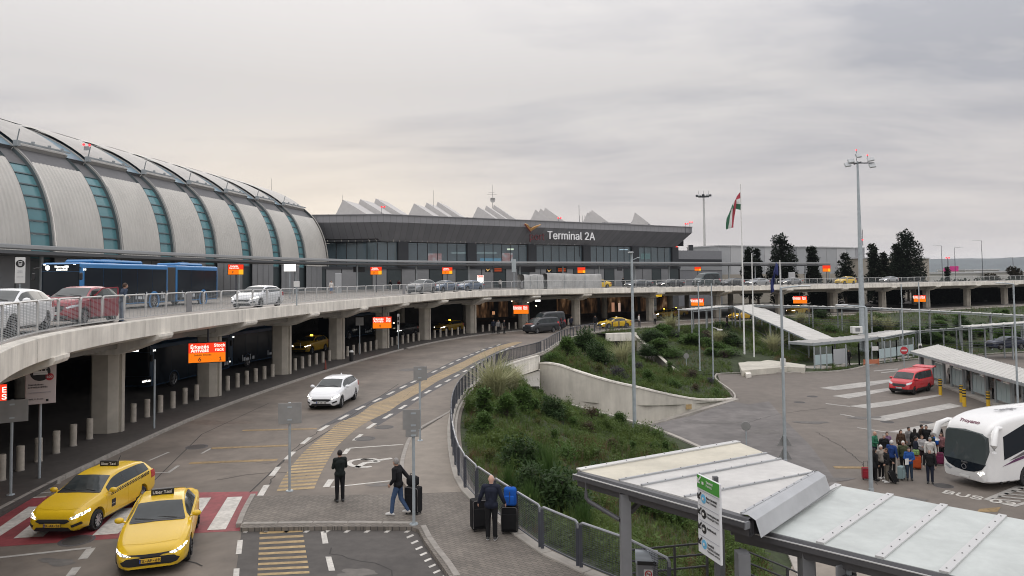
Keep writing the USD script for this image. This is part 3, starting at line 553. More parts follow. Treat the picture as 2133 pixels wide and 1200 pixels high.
# railing: panels with rounded frames and wire infill
rl = thing('deck_railing', 'light grey metal railing of wire panels along the elevated road edge', 'railing')
def rail_panel(parent, A, B, h, r, m, mw, nw, base=.0, inset=.05, low=.16, wires=True):
    A, B = np.asarray(A, float), np.asarray(B, float); d = B - A; Ln = np.linalg.norm(d[:2]); d = d / Ln; A = A + d * inset; B = B - d * inset; u = np.array([0, 0, 1.]); c = .1
    pts = [A + u * base, A + u * (h - c), A + u * (h - c * .3) + d * c * .3, A + u * h + d * c, B + u * h - d * c, B + u * (h - c * .3) - d * c * .3, B + u * (h - c), B + u * base]
    P = part(parent, 'railing_panel', cat(tube(pts, r, 5), bar(A + u * low, B + u * low, r * 1.5, r * 1.2)), m, 50)
    if wires:
        zs = np.linspace(low + .05, h - .06, nw); part(P, 'wire_mesh', cat(*[bar(A + u * z, B + u * z, .008, .012) for z in zs], *[bar(A + d * x + u * low, A + d * x + u * (h - .03), .008, .008) for x in np.linspace(.1, Ln - .2, 6)]), mw)
for a in np.arange(1., S_E[-1] - 2.2, 2.05):
    far = E(a)[1] > 80
    rail_panel(rl, E(a, .2), E(a + 2.05, .2), 1.12, .036, steel_l, steel_g, 10 if far else 20, low=.14)
for i, (u, wide) in enumerate([(391, .5), (1087, .45), (840, .5)]):
    s = S_E[np.argmin([abs(uv(E(q, .2))[0] - u) for q in S_E])]
    part(rl, 'solid_panel', bar(E(s, .12) + [0, 0, .62], E(s + wide * 1.2, .12) + [0, 0, .62], .02, .95), mat('panel_grey', (.22, .22, .225), .5))
# garden-side fence
fp_s = np.concatenate([[0], np.cumsum(np.linalg.norm(np.diff(FENCE, axis=0), axis=1))])
FP = lambda q, o=.12: np.array([np.interp(q, fp_s, FENCE[:, 0] + FN[:, 0] * o), np.interp(q, fp_s, FENCE[:, 1] + FN[:, 1] * o), .14])
gf = thing('garden_fence', 'dark grey mesh panel fence curving along the planted bank', 'fence')
gfm = mat('fence_dark', (.07, .075, .09), .45, .35, var=.1, scale=3); gfr = mat('fence_rail', (.27, .28, .30), .35, .6)
s_br = [fp_s[np.argmin(abs(FENCE[:, 1] - y) + 50 * (FENCE[:, 0] > 60))] for y in (56.5, 68)]
a = .3
while a < fp_s[-1] * .62:
    L_ = 1.5 if a < s_br[0] or a > s_br[1] + 16 else 1.5
    A, B = FP(a), FP(a + L_)
    if s_br[0] < a < s_br[1]:
        P = part(gf, 'bar_panel', cat(bar(A + [0, 0, 1.02], B + [0, 0, 1.02], .06, .06), bar(A + [0, 0, .12], B + [0, 0, .12], .05, .05), *[bar(A + (B - A) * t + [0, 0, .1], A + (B - A) * t + [0, 0, 1.0], .03, .05) for t in np.linspace(.04, .96, 11)]), steel_d)
    else:
        d = (B - A) / L_; u = np.array([0, 0, 1.])
        P = part(gf, 'fence_panel', cat(bar(A + d * .06, A + d * .06 + u * 1.0, .08, .05), bar(B - d * .06, B - d * .06 + u * 1.0, .08, .05), bar(A + d * .06 + u * .12, B - d * .06 + u * .12, .03)), gfm)
        part(P, 'top_rail', tube([A + d * .04 + u * .9, A + d * .05 + u * 1.02, A + d * .12 + u * 1.06, B - d * .12 + u * 1.06, B - d * .05 + u * 1.02, B - d * .04 + u * .9], .03, 6), gfr if a < 16 else gfm, 50)
        nw = 18 if a < 32 else 9
        part(P, 'wire_mesh', cat(*[bar(A + d * .1 + u * z, B - d * .1 + u * z, .006, .008) for z in np.linspace(.17, 1.0, nw)], *[bar(A + d * x + u * .14, A + d * x + u * 1.03, .006, .006) for x in np.linspace(.16, L_ - .16, 14 if a < 32 else 7)]), gfm)
    a += L_
    if FP(a)[0] > 17.5: break
# bridge girder, underpass and wing walls
bp = [p for p in FENCE if 57 <= p[1] <= 67.2]
br = thing('underpass_bridge', 'pale concrete bridge girder under the road with dark underpass opening', 'bridge')
cb = np.column_stack([np.array(bp), np.zeros(len(bp))]); part(br, 'girder', sweep(cb, [(.3, .1), (-.28, .1), (-.28, -1.15), (-.2, -1.2), (1.5, -1.2)]), concrete_pale)
part(br, 'opening', cat(quad((-4, 57, -5.6), (-4, 70, -5.6), (-4, 70, 0), (-4, 57, 0)), quad((-4, 66.9, -5.7), (2.3, 66.9, -5.7), (2.3, 66.9, -.1), (-4, 66.9, -.1)), quad((-4, 57, -5.7), (-1.3, 57.2, -5.7), (-1.3, 57.2, -.1), (-4, 57, -.1)), quad((-4, 57, -1.25), (2, 57, -1.25), (2.4, 67, -1.25), (-4, 67, -1.25))), concrete_soffit)
part(br, 'near_abutment', loft([[(-1.25, 57.2, -5.6), (-1.25, 57.2, -.1)], [(.7, 61.3, -5.6), (.7, 61.3, -1.2)], [(2.0, 62.3, -5.6), (2.0, 62.3, -2.9)]]), concrete_wall)
wl = thing('retaining_wall', 'curved pale concrete wing wall of the underpass below the planting', 'retaining wall', wallA[5][:2] + (-5,), world=True)
wa = spline(wallA, .5); nA = normals2(wa); wa3 = wa.copy()
part(wl, 'wall', loft(np.stack([np.column_stack([wa[:, :2] - nA * .0, np.full(len(wa), -6.)]), wa, wa + np.column_stack([nA * .3, np.zeros(len(wa))]), np.column_stack([wa[:, :2] + nA * .3, wa[:, 2] - 1])], 1)), concrete_wall)
part(wl, 'coping', sweep(np.column_stack([wa[:, :2], wa[:, 2]]), [(-.04, -.1), (-.04, .03), (.34, .03), (.34, -.1)], nA), concrete_pale)
base = [(9.5, 61.6, -5.25), (11.6, 61.2, -4.98), (13.3, 61.4, -4.55), (16, 62.3, -4.0), (18.9, 63.5, -3.5)]
part(wl, 'footing', sweep(spline(base, .6), [(-.45, -.2), (-.45, .12), (.3, .14), (.3, -.2)]), concrete)
part(wl, 'yellow_mark', place(cbox((0, 0, 0), (.55, .4, .01), .004), (14.5, 61.72, -3.75), (.95, .3, 0), (0, 0, 1)), paint_y)
w2 = thing('retaining_wall', 'straight diagonal concrete wall sloping down between two planted banks', 'retaining wall', (16.5, 87, -4), world=True)
wb = spline(wallB, .8); nb = normals2(wb); part(w2, 'wall', loft(np.stack([np.column_stack([wb[:, :2], wb[:, 2] - 3]), wb, np.column_stack([wb[:, :2] + nb * -.3, wb[:, 2]])], 1)), concrete)
part(w2, 'coping', sweep(wb, [(-.32, -.08), (-.32, .02), (.03, .02), (.03, -.08)], nb), concrete_wall)
g2 = thing('underpass_girder', 'small pale concrete girder over the far underpass mouth', 'bridge', (14, 93, -3), world=True)
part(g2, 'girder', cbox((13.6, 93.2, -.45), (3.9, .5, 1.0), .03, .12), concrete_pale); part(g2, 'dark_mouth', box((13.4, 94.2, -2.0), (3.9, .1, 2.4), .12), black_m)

# ================================================================ vaulted terminal hall
VA = np.array([1.187, 9.2]) / 9.276; VN = np.array([-.992, .128]); VP = np.array([-38.75, 62.37]); BAY = 8.766
PROF = np.array([(0, -1.7), (0, 1), (.02, 3), (.3, 5.5), (.92, 7.8), (2.35, 10.6), (4.67, 12.8), (7.1, 14.4), (10, 15.75), (13.1, 16.75), (16, 17.6), (22, 18.65), (30, 19.05), (38, 18.6), (44, 17.3)], float); PROF[1:] *= .945
_d = np.concatenate([[0], np.cumsum(np.linalg.norm(np.diff(PROF, axis=0), axis=1))]); _pl, _ph = PchipInterpolator(_d, PROF[:, 0]), PchipInterpolator(_d, PROF[:, 1])
A_E, A_L0, A_L1 = 4.0, float(np.interp(10.3, PROF[:7, 1], _d[:7])), float(np.interp(11.67, PROF[:7, 1], _d[:7]))
def VP3(k, a, o=0.):
    """Hall surface: bay coordinate k, arc length a, o metres outwards."""
    l, h = float(_pl(a)), float(_ph(a)); e = .05; tl, th = float(_pl(a + e)) - float(_pl(a - e)), float(_ph(a + e)) - float(_ph(a - e)); q = math.hypot(tl, th); nl, nh = -th / q, tl / q
    p = VP + VA * BAY * k + VN * (l + nl * o); return np.array([p[0], p[1], 7 + h + nh * o])
clad = mat('hall_cladding', (.47, .455, .42), .5, .1, var=.02, scale=1.5, var2=.07, scale2=.3)
clad2 = mat('hall_roof_panel', (.36, .35, .33), .5, .15, var=.05, scale=1.5, var2=.09, scale2=.3)
hallglass = usdkit.material(stage, '/World/Looks/hall_glass', {'g': ('geometry', {}), 'n': ('noise_texture', {'scale': .35}), 'r': ('rgb_ramp', {'ramp': [(0, (.06, .155, .175)), (1, (.11, .24, .26))]}), 'p': ('principled_bsdf', {'roughness': .12, 'specular_ior_level': .6})}, [('g.position', 'n.vector'), ('n.fac', 'r.fac'), ('r.color', 'p.base_color')], surface='p.BSDF')
sky_glass = mat('skylight_glass', (.08, .14, .18), .35, spec=.7)
louv = mat('louvre_dark', (.11, .11, .113), .6, var=.1)
reveal = mat('reveal_dark', (.075, .098, .105), .5)
hw_m = mat('hall_wall_panel', (.21, .215, .22), .5, .2, var=.06, scale=.6); hw_d = mat('hall_wall_dark', (.03, .04, .043), .4)
hall = thing('terminal_hall', 'long vaulted grey terminal hall with curved corrugated strips and teal glazing', 'terminal building', (VP[0], VP[1], 5.2), world=True)
KF = .71
for k in range(-3, 7):
    KF = .71 if k < 6 else .985; na, nr = 22, 13; aa = np.linspace(A_E, A_L0, na); ks, os_ = [], []
    for r in range(nr):
        b0 = .03 + (KF - .03) * r / nr; w = (KF - .03) / nr
        ks += [b0, b0 + .22 * w, b0 + .5 * w, b0 + .72 * w]; os_ += [0., .05, .05, 0.]
    ks.append(KF); os_.append(0.)
    if k < -1: ks, os_ = [.03, KF], [.05, .05]
    rows = [[VP3(k + q, a, o + .12) for q, o in zip(ks, os_)] for a in aa]
    st = part(hall, 'cladding_strip', loft(rows), clad)
    part(st, 'edge_flange', loft([[VP3(k + .001, a, .14), VP3(k + .001, a, -.55)] for a in np.linspace(A_E, A_L1, 26)]), reveal)
    part(st, 'edge_flange', loft([[VP3(k + KF + .002, a, .14), VP3(k + KF + .002, a, -.55)] for a in np.linspace(A_E, A_L1, 26)]), reveal)
    part(st, 'rib_beam', loft([[VP3(k + q, a, o) for q, o in ((0., .0), (0., .12), (.024, .12), (.024, 0))] for a in np.linspace(A_E, 36, 40)]), clad2, 40)
    part(st, 'louvre', loft([[VP3(k + q, a, o) for q in (.03, KF)] for a, o in ((A_L0 - .05, -.02), (A_L1, -.02))]), louv)
    # glazing: one pane between two transoms
    ga = np.linspace(A_E - .3, A_L0 - .1, 9 if k > -2 else 3)
    for a0, a1 in zip(ga[:-1], ga[1:]):
        sub = np.linspace(a0 + .07, a1 - .07, 3); part(hall, 'window_pane', loft([[VP3(k + q, a, -.28) for q in (KF, .999)] for a in sub]), hallglass, 30)
    part(hall, 'transom', cat(*[loft([[VP3(k + q, a0 + b, o) for q in (KF, .999)] for b, o in ((-.06, -.30), (-.06, -.21), (.06, -.21), (.06, -.30))]) for a0 in ga]), reveal)
    part(hall, 'glazing_head', loft([[VP3(k + q, a, o) for q in (KF, .999)] for a, o in ((A_L0 - .1, -.24), (A_L1, -.24), (A_L1 + .02, .1))]), louv)
    part(hall, 'louvre_head', loft([[VP3(k + q, a, o) for q in (.03, KF)] for a, o in ((A_L1, -.02), (A_L1 + .02, .34))]), clad2)
    ra = np.linspace(A_L1, 40, 24)
    part(hall, 'roof_panel', loft([[VP3(k + q, a, .34) for q in (.03, KF + .22 * (a - A_L1) / 26)] for a in ra if a < 33] ), clad2, 30)
    part(hall, 'skylight', loft([[VP3(k + q, a, .02) for q in (.03, 1.0)] for a in ra]), sky_glass, 30)
    part(hall, 'eave_rail', cat(bar(VP3(k + .02, A_L1 + .3, .5), VP3(k + KF + .05, A_L1 + .3, .5), .12, .16), box(VP3(k + .01, A_L1, .45), (.4, .4, .5)), tube([VP3(k + .02, A_L1 + .1, .4), VP3(k + .0, A_L1 + .5, 1.6)], .05, 5), *[box(VP3(k + q, A_L1 + .1, .75), (.2, .2, .22)) for q in (.2, .42, .6)]), steel_g)
    # wall below the eaves
    lo = lambda q0, q1, z0, z1, o: (lambda a, b: quad([*a, z0], [*b, z0], [*b, z1], [*a, z1]))(VP + VA * BAY * (k + q0) + VN * (-o), VP + VA * BAY * (k + q1) + VN * (-o))
    for i in range(4): part(hall, 'wall_panel', lo(KF * i / 4 + .006, KF * (i + 1) / 4 - .006, 5.2, 9.6, .1), hw_m)
    part(hall, 'dark_bay', lo(0, 1, 5.2, 9.7, -.3), hw_d)
endp = [VP3(7, a, 0) for a in np.linspace(.1, _d[-1], 40)]; c_ = np.mean(endp, 0); part(hall, 'end_wall', (np.vstack([endp, [VP3(7, .1) + [-40, 0, 0]]]), np.array([[i, i + 1, 40] for i in range(39)])), hw_d)
part(hall, 'end_trim', loft([[VP3(7 + q, a, o) for q, o in ((-.03, .3), (.02, .3), (.02, -.6))] for a in np.linspace(A_E, 36, 40)]), clad, 40)

# ================================================================ kerbside canopy in front of the terminal
can = thing('kerbside_canopy', 'long flat grey kerbside canopy in front of the terminal', 'canopy')
s_end = S_E[np.argmin([abs(uv(E(q, 22, 9.8))[0] - 1728) + (500 if E(q, 22)[0] < 40 else 0) for q in S_E])]
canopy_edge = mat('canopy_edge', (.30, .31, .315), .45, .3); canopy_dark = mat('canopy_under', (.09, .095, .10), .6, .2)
sa = 0.
while sa < s_end:
    q = np.linspace(sa, min(sa + 8, s_end), 7); n = np.array([np.interp(q, S_E, EN[:, i]) for i in (0, 1)]).T
    c = np.column_stack([E(q, 22)[:, :2], np.zeros(len(q))])
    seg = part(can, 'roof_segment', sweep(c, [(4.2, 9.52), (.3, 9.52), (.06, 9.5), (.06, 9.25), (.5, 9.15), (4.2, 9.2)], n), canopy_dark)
    part(seg, 'gutter', sweep(c, [(.4, 9.96), (.02, 9.96), (0, 9.9), (0, 9.68), (.05, 9.62), (.4, 9.6)], n), canopy_edge)
    p = E(sa + 4, 23.2, 0); part(can, 'post', tube([(p[0], p[1], 5.2), (p[0], p[1], 9.3)], .14, 8), steel_g); sa += 8
# ================================================================ terminal with sloping fascia
F0, F1 = np.array([-21.5, 124.]), np.array([40.1, 164.1]); FD = (F1 - F0) / np.linalg.norm(F1 - F0); FI = np.array([-FD[1], FD[0]]); FL = np.linalg.norm(F1 - F0)
FA = np.array([-34., 124.0]); ZT, ZB, ZW = 18.05, 16.75, 13.62; SB = 2.6
tb = thing('terminal_building', 'grey terminal with sloping panelled fascia and long upper window band', 'terminal building', (8, 150, 5.2), world=True)
fas1 = mat('fascia_upper', (.26, .26, .27), .45, .3, var=.05, scale=.5); fas2 = mat('fascia_slope', (.23, .235, .25), .42, .35, var=.06, scale=.5); fas3 = mat('fascia_slope_alt', (.21, .215, .23), .42, .35, var=.06, scale=.5)
def wallrow(P0, P1, step, zz, offs, name, ms, gap=.012, in0=None, in1=None):
    """Panels side by side between two points; offs are the setbacks of bottom and top."""
    d = (P1 - P0); Ln = np.linalg.norm(d); d = d / Ln; i_ = np.array([-d[1], d[0]]); k = max(1, int(round(Ln / step)))
    for j in range(k):
        def pt(t, o, z):
            sh = 0.
            if in0 is not None: sh += (1 - t) * in0 * o
            if in1 is not None: sh -= t * in1 * o
            q = P0 + d * (Ln * t + sh) + i_ * o; return [q[0], q[1], z]
        t0, t1 = j / k + gap / Ln, (j + 1) / k - gap / Ln
        part(tb, name, quad(pt(t0, offs[0], zz[0]), pt(t1, offs[0], zz[0]), pt(t1, offs[1], zz[1]), pt(t0, offs[1], zz[1])), ms[j % len(ms)])
wallrow(F0, F1, 1.15, (ZB, ZT), (0, 0), 'fascia_panel', [fas1]); wallrow(FA, F0, 1.15, (ZB, ZT), (0, 0), 'fascia_panel', [fas1])
wallrow(F0, F1, 1.15, (ZW, ZB), (SB, .02), 'soffit_panel', [fas2, fas3, fas2], in0=.25, in1=1.0); wallrow(FA, F0, 1.15, (ZW, ZB), (SB, .02), 'soffit_panel', [fas3], in1=-.25)
F2 = F1 + FI * 40; wallrow(F1, F2, 1.6, (ZB, ZT), (0, 0), 'fascia_panel', [fas1]); wallrow(F1, F2, 1.6, (ZW, ZB), (SB, .02), 'soffit_panel', [fas2], in0=1.)
part(tb, 'backing', cat(*[quad([*(a + n * .05), ZW + .3], [*(b + n * .05), ZW + .3], [*(b + n * .05), ZT], [*(a + n * .05), ZT]) for a, b, n in ((F0 + FI * SB, F1 + FI * SB, FI), (FA + FI * SB, F0 + FI * SB, FI))]), black_m)
roofp = [FA, F0, F1, F2, F2 - FD * 75, FA + np.array([-3, 40])]; part(tb, 'roof', up(sheet(roofp, ZT - .05)), mat('roof_grey', (.22, .22, .22), .8, var=.1)); part(tb, 'soffit', sheet([FA + FI * SB, F0 + FI * SB, F1 + FI * SB - FD * SB, F2 - FD * SB], ZW), canopy_dark)
cop = [F0 + FI * .0, F1]; part(tb, 'coping', cat(bar([*FA, ZT], [*F0, ZT], .3, .12), bar([*F0, ZT], [*F1, ZT], .3, .12), bar([*F1, ZT], [*F2, ZT], .3, .12)), fas1)
W0_, W1_ = F0 + FI * (SB + .1), F1 + FI * (SB + .1) - FD * SB; WA = FA + np.array([0, SB + 1.5]); wlen = np.linalg.norm(W1_ - W0_)
winglass = glass('window_glass', (.5, .66, .74), see=.62, rough=.02); mull = mat('mullion_dark', (.035, .038, .043), .45, .3)
def wq(t0, t1, z0, z1, o=0., P0=W0_, P1=W1_): 
    a, b = P0 + (P1 - P0) * t0 + FI * o, P0 + (P1 - P0) * t1 + FI * o; return quad([*a, z0], [*b, z0], [*b, z1], [*a, z1])
Z0 = 9.3
colu = [838, 981, 1106.5, 1220, 1321, 1404]; tcol = []
for u in colu:
    tt = np.linspace(-.1, 1, 2000); us = [uv([*(W0_ + (W1_ - W0_) * t), 11.])[0] for t in tt]; tcol.append(float(np.interp(u, us, tt)))
for t in tcol:
    w = .95 / wlen; part(tb, 'column', box([*(W0_ + (W1_ - W0_) * t - FI * .1), (Z0 + ZW) / 2], (1.9, .8, ZW - Z0), math.atan2(FD[1], FD[0])), mull)
edges_ = [-.0] + tcol
for a, b in zip(edges_[:-1], edges_[1:]):
    b0, b1 = a + (.95 / wlen if a > 0.001 else 0), b - .95 / wlen; n = max(2, int(round((b1 - b0) * wlen / 1.9)))
    for j in range(n):
        P = part(tb, 'window', wq(b0 + (b1 - b0) * j / n + .05 / wlen, b0 + (b1 - b0) * (j + 1) / n - .05 / wlen, Z0, ZW - .15), winglass)
        tq = b0 + (b1 - b0) * j / n; pp = W0_ + (W1_ - W0_) * tq; part(P, 'mullion', bar([*pp, Z0], [*pp, ZW], .12, .18), mull)
for j in range(6):
    P = part(tb, 'window', wq(j / 6 + .005, (j + 1) / 6 - .005, Z0, ZW - .15, 0, WA, W0_), winglass); pp = WA + (W0_ - WA) * j / 6; part(P, 'mullion', bar([*pp, Z0], [*pp, ZW], .12, .18), mull)
inn = mat('interior_wall', (.42, .46, .48), .7, var=.2, scale=.25); warm = mat('interior_warm', (.28, .24, .15), .7)
part(tb, 'interior_wall', cat(wq(-.25, 1, 5.2, ZW, 9.), wq(-.25, -.249, 5.2, ZW)), inn); part(tb, 'upper_floor', up(sheet([W0_ - FD * 14, W1_, W1_ + FI * 9, W0_ - FD * 14 + FI * 9], Z0 - .1)), mat('interior_floor', (.16, .16, .16), .5))
part(tb, 'side_wall', quad([*W1_, 5.2], [*(W1_ + FI * 36), 5.2], [*(W1_ + FI * 36), ZW], [*W1_, ZW]), hw_m)
def seen(u0, u1, v0, v1, o, m, name='display', P=tb):
    """A flat panel on a plane parallel to the facade, o metres behind the glass line, facing the road."""
    q0 = W0_ + FI * o; out = []
    for u, v in ((u0, v1), (u1, v1), (u1, v0), (u0, v0)):
        d = ray(u, v); t = ((q0 - EYE[:2]) @ FI) / (d[:2] @ FI); out.append(EYE + d * t)
    return part(P, name, quad(*out), m)
advert = usdkit.material(stage, '/World/Looks/lit_advert', {'g': ('geometry', {}), 'n': ('noise_texture', {'scale': .9, 'detail': 3.}), 'r': ('rgb_ramp', {'ramp': [(.3, (.7, .12, .08)), (.5, (.9, .35, .3)), (.62, (1, .8, .75))]}), 'e': ('emission', {'strength': .55})}, [('g.position', 'n.vector'), ('n.fac', 'r.fac'), ('r.color', 'e.color')], surface='e.emission')
for a in ((891, 920, 528, 546), (1045, 1068, 527, 545)): seen(*a, 4.0, advert)
seen(1000, 1044, 538, 546, 6.0, glow('lit_blue', (.10, .42, .62), .55)); seen(940, 1035, 526, 528, 7., glow('lit_strip', (.85, .9, .8), .5)); seen(1056, 1070, 517.5, 521, 5., glow('lit_lamp', (1, .9, .6), 1.6)); seen(1290, 1308, 519, 521, 5., glow('lit_lamp2', (.9, .95, 1), 1.0)); seen(1340, 1352, 546, 549, 3, glow('lit_strip', (.85, .9, .8), .5))
seen(762, 780, 506, 540, 6., warm, 'inner_pillar'); seen(822, 831, 507, 541, 6., warm, 'inner_pillar'); seen(1335, 1372, 528, 540, 8, glow('lit_green', (.08, .3, .24), .35))
seen(1408, 1412, 513, 536, -.35, glow('lit_red_sign', (1, .06, .03), 1.2), 'vertical_sign')
# lower front under the canopy
for j in range(34): part(tb, 'wall_panel', wq(-.28 + j * .038 + .001, -.28 + (j + 1) * .038 - .001, 5.2, Z0 - .05, .0), hw_m if j % 5 not in (1, 3) else hw_d)
part(tb, 'wall_backing', wq(-.3, 1.02, 5.2, Z0, .12), black_m); part(tb, 'band', wq(-.3, 1.02, Z0 - .45, Z0 + .05, -.12), mull)
# lettering and emblem on the slope
sl_n = np.array([*(-FI * (ZB - ZW)), -SB]); sl_n /= np.linalg.norm(sl_n); sl_up = np.array([*(-FI * SB), ZB - ZW]); sl_up /= np.linalg.norm(sl_up); ax3 = np.array([*FD, 0])
def onslope(u, v, lift=.12):
    q0 = np.array([*(F0 + FI * SB), ZW]); d = ray(u, v); t = ((q0 - EYE) @ sl_n) / (d @ sl_n); return EYE + d * t + sl_n * lift
tm = text('Terminal 2A', 1.0, .12, False); tw = tm[0][:, 0].max(); pa, pb = onslope(1138, 481, .15), onslope(1237, 484.5, .15); k_ = np.linalg.norm(pb - pa) / tw
part(tb, 'lettering', place(xf(tm, scale=k_), pa - [0, 0, k_ * .98], ax3, (0, 0, 1)), mat('letter_white', (.75, .75, .75), .5, emis=(.8, .8, .8), es=.12))
tm = text('port', 1.0, .1, False); k2_ = np.linalg.norm(onslope(1133, 500) - onslope(1101, 500)) / tm[0][:, 0].max(); part(tb, 'dark_red_lettering', place(xf(tm, scale=k2_), onslope(1101, 484, .12) - [0, 0, k2_ * .98], ax3, (0, 0, 1)), mat('letter_red', (.13, .03, .035), .5))
for nm, pts, m_ in (('emblem_wing', [(1092, 464), (1104, 480), (1105, 474), (1098, 466)], mat('emblem_gold', (.62, .34, .12), .4)), ('emblem_wing', [(1104, 480), (1125, 466), (1112, 470), (1105, 474)], mat('emblem_gold', 'x')), ('emblem_wing', [(1090, 466), (1104, 483), (1104, 480), (1093, 465)], mat('emblem_red', (.22, .04, .04), .4))):
    q = [onslope(u, v, .35) for u, v in pts]; q2 = [p - sl_n * .15 for p in q]; nq = len(q)
    part(tb, nm, (np.array(q + q2), np.vstack([[[0, 1, 2], [0, 2, 3]], [[i, (i + 1) % nq, nq + (i + 1) % nq] for i in range(nq)], [[i, nq + (i + 1) % nq, nq + i] for i in range(nq)]])), m_)
# saw-tooth roof lights
shed_m = mat('roof_light_cladding', (.50, .485, .47), .7, var=.05); RD = np.array([.163, .987]) / math.hypot(.163, .987); S0 = np.array([-30.2, 132.])
shname = ['near', 'middle', 'far']
for c in range(6):
    for r in range(3):
        b = S0 + FD * 14 * c + RD * 8.5 * r; zp = 21.45 + 1.02 * r; dz = .12 * c
        prof = [(-1.75 - .1 * c, ZT - .1), (0, zp), (5.3, zp - 2.85), (5.3, ZT - .1)]
        rows = [[(b[0] + FD[0] * x + RD[0] * q, b[1] + FD[1] * x + RD[1] * q, z) for x, z in prof] for q in (0, 7.4)]
        m_ = cat(loft(rows, True), (np.array(rows[0]), np.array([[0, 1, 2], [0, 2, 3]])), (np.array(rows[1]), np.array([[0, 2, 1], [0, 3, 2]])))
        P = part(tb, 'roof_light', m_, shed_m)
        if r == 0 and c < 5: part(P, 'vent_strip', box([*(b + FD * 4.6 + RD * 16.5), ZT + 1.5], (2.2, .4, .3), math.atan2(FD[1], FD[0])), black_m)
part(tb, 'plant_room', box((26, 178, ZT + .9), (14, 6, 1.9), .57), fas1)
# rooftop masts and obstruction lamps
def lamp_mast(name, label, cat_, u, v, y, h, extra=()):
    p = aty(u, v, y); t = thing(name, label, cat_, (p[0], p[1], p[2] - h), 0, 'masts and red lamps on the terminal roof')
    part(t, 'mast', tube([(0, 0, 0), (0, 0, h)], [.07, .03], 6), steel_d)
    for nm, m_, mm in extra: part(t, nm, m_, mm)
    return t
redl = glow('red_lamp', (1, .05, .06), 2.2)
for u, v, y, w in ((795, 432, 132, 'above the left corner of the grey fascia'), (1163, 455, 150, 'right of the gold emblem'), (1428, 467, 160, 'on the terminal roof, second from its right tip'), (1437, 464, 163, 'at the far right tip of the terminal roof')):
    lamp_mast('obstruction_lamp', 'red warning lamp ' + w, 'warning lamp', u, v, y, 2.3, [('lamp', xf(trimesh.creation.icosphere(1, .16), (0, 0, 2.4)), redl), ('lamp', xf(trimesh.creation.icosphere(1, .16), (.5, 0, 2.4)), redl), ('arm', bar((-.1, 0, 2.2), (.6, 0, 2.2), .06), steel_d)])
pl_ = VP3(1 + .12, A_L1 + 1.6, .6); t = thing('obstruction_lamp', 'red warning lamp on the curved hall roof', 'warning lamp', pl_, 0, 'masts and red lamps on the terminal roof'); part(t, 'lamp', xf(trimesh.creation.icosphere(1, .13), (0, 0, .55)), redl); part(t, 'lamp', xf(trimesh.creation.icosphere(1, .13), (.4, .3, .55)), redl); part(t, 'bracket', box((.2, .15, .2), (.5, .1, .4)), steel_g)
lamp_mast('aerial_mast', 'tall aerial mast with a round white dish and cross bars', 'aerial', 1026, 385, 172, 8, [('dish', xf(lathe([(0, 0), (.4, .04), (.62, .22), (.6, .24), (0, .08)], 16), (0, -.2, 4.6)), steel_l), ('cross_arm', cat(bar((-1.3, 0, 5.7), (1.0, 0, 5.7), .05), bar((-1.0, 0, 6.1), (.4, 0, 6.1), .05)), steel_d), ('dish_panel', place(lathe([(0, 0), (.6, .0), (.6, .08), (0, .1)], 16), (0, -.1, 4.4), (1, 0, 0), (0, 0, 1)), steel_l)])
for u, v, h in ((903, 396, 8), (1206, 427, 6.5), (566, 372, 5), (713, 406, 3)): lamp_mast('aerial_rod', {903: 'tall bare aerial rod behind the second group of roof lights', 1206: 'tall bare aerial rod beside the low aerial frame', 566: 'thin bare aerial rod behind the vaulted roof', 713: 'short bare aerial rod on the leftmost roof light'}[u], 'aerial', u, v, 150, h + 4)
lamp_mast('rooftop_aerial', 'low aerial frame with several short rods between roof lights', 'aerial', 1213, 449, 165, 3, [('rack', cat(*[bar((x, 0, 0), (x, 0, 3), .04) for x in (-.6, .5, 1.1)], bar((-.6, 0, 1.4), (1.1, 0, 1.4), .04), bar((-2.5, 0, .1), (3.5, 0, .1), .3, .3)), steel_d)])

# ================================================================ buildings, hills behind on the right
lb = thing('link_building', 'low grey link building right of the terminal', 'building', (52, 180, 0), world=True)
p0, p1 = aty(1412, 520, 178), aty(1503, 520, 186); zt = 13.4
def slab(a, b, z0, z1, dep): 
    a, b = np.asarray(a[:2]), np.asarray(b[:2]); d = (b - a) / np.linalg.norm(b - a); n = np.array([-d[1], d[0]]) * dep; return prism([a, b, b + n, a + n], z0, z1)
part(lb, 'wall', slab(p0, p1, 0, zt, 10), mat('link_wall', (.19, .195, .205), .6, var=.05)); part(lb, 'window_band', slab(p0 - [0, .05, 0], p1 - [0, .05, 0], 10.2, 11.3, .1), mull); part(lb, 'lower_band', slab(p0 - [0, .1, 0], p1 - [0, .1, 0], 8.6, 9.4, .1), canopy_edge); part(lb, 'roof_unit', box((p0[0] + 4, p0[1] + 4, zt + .7), (1.1, 1.1, 1.4)), mull)
ob = thing('long_pale_building', 'long flat pale grey building behind the dark trees', 'building', (80, 200, 0), world=True)
q0, q1 = aty(1497, 515, 188), aty(1801, 518, 214)
bw = mat('pale_cladding', (.36, .37, .375), .6, var=.05, scale=.5); bw2 = mat('pale_cladding_light', (.46, .465, .465), .6); bw3 = mat('pale_cladding_dark', (.25, .255, .265), .6)
for j in range(14):
    a, b = q0 + (q1 - q0) * (j / 14 + .001), q0 + (q1 - q0) * ((j + 1) / 14 - .001); part(ob, 'wall_panel', slab(a, b, 7.5, 14.7, 12), (bw, bw2, bw, bw, bw2, bw, bw3)[j % 7])
part(ob, 'lower_wall', slab(q0, q1, 0, 7.5, 11), mat('beige_wall', (.34, .31, .26), .8)); part(ob, 'parapet', slab(q0 - [0, .2, 0], q1 - [0, .2, 0], 14.7, 15.0, 12.3), bw2)
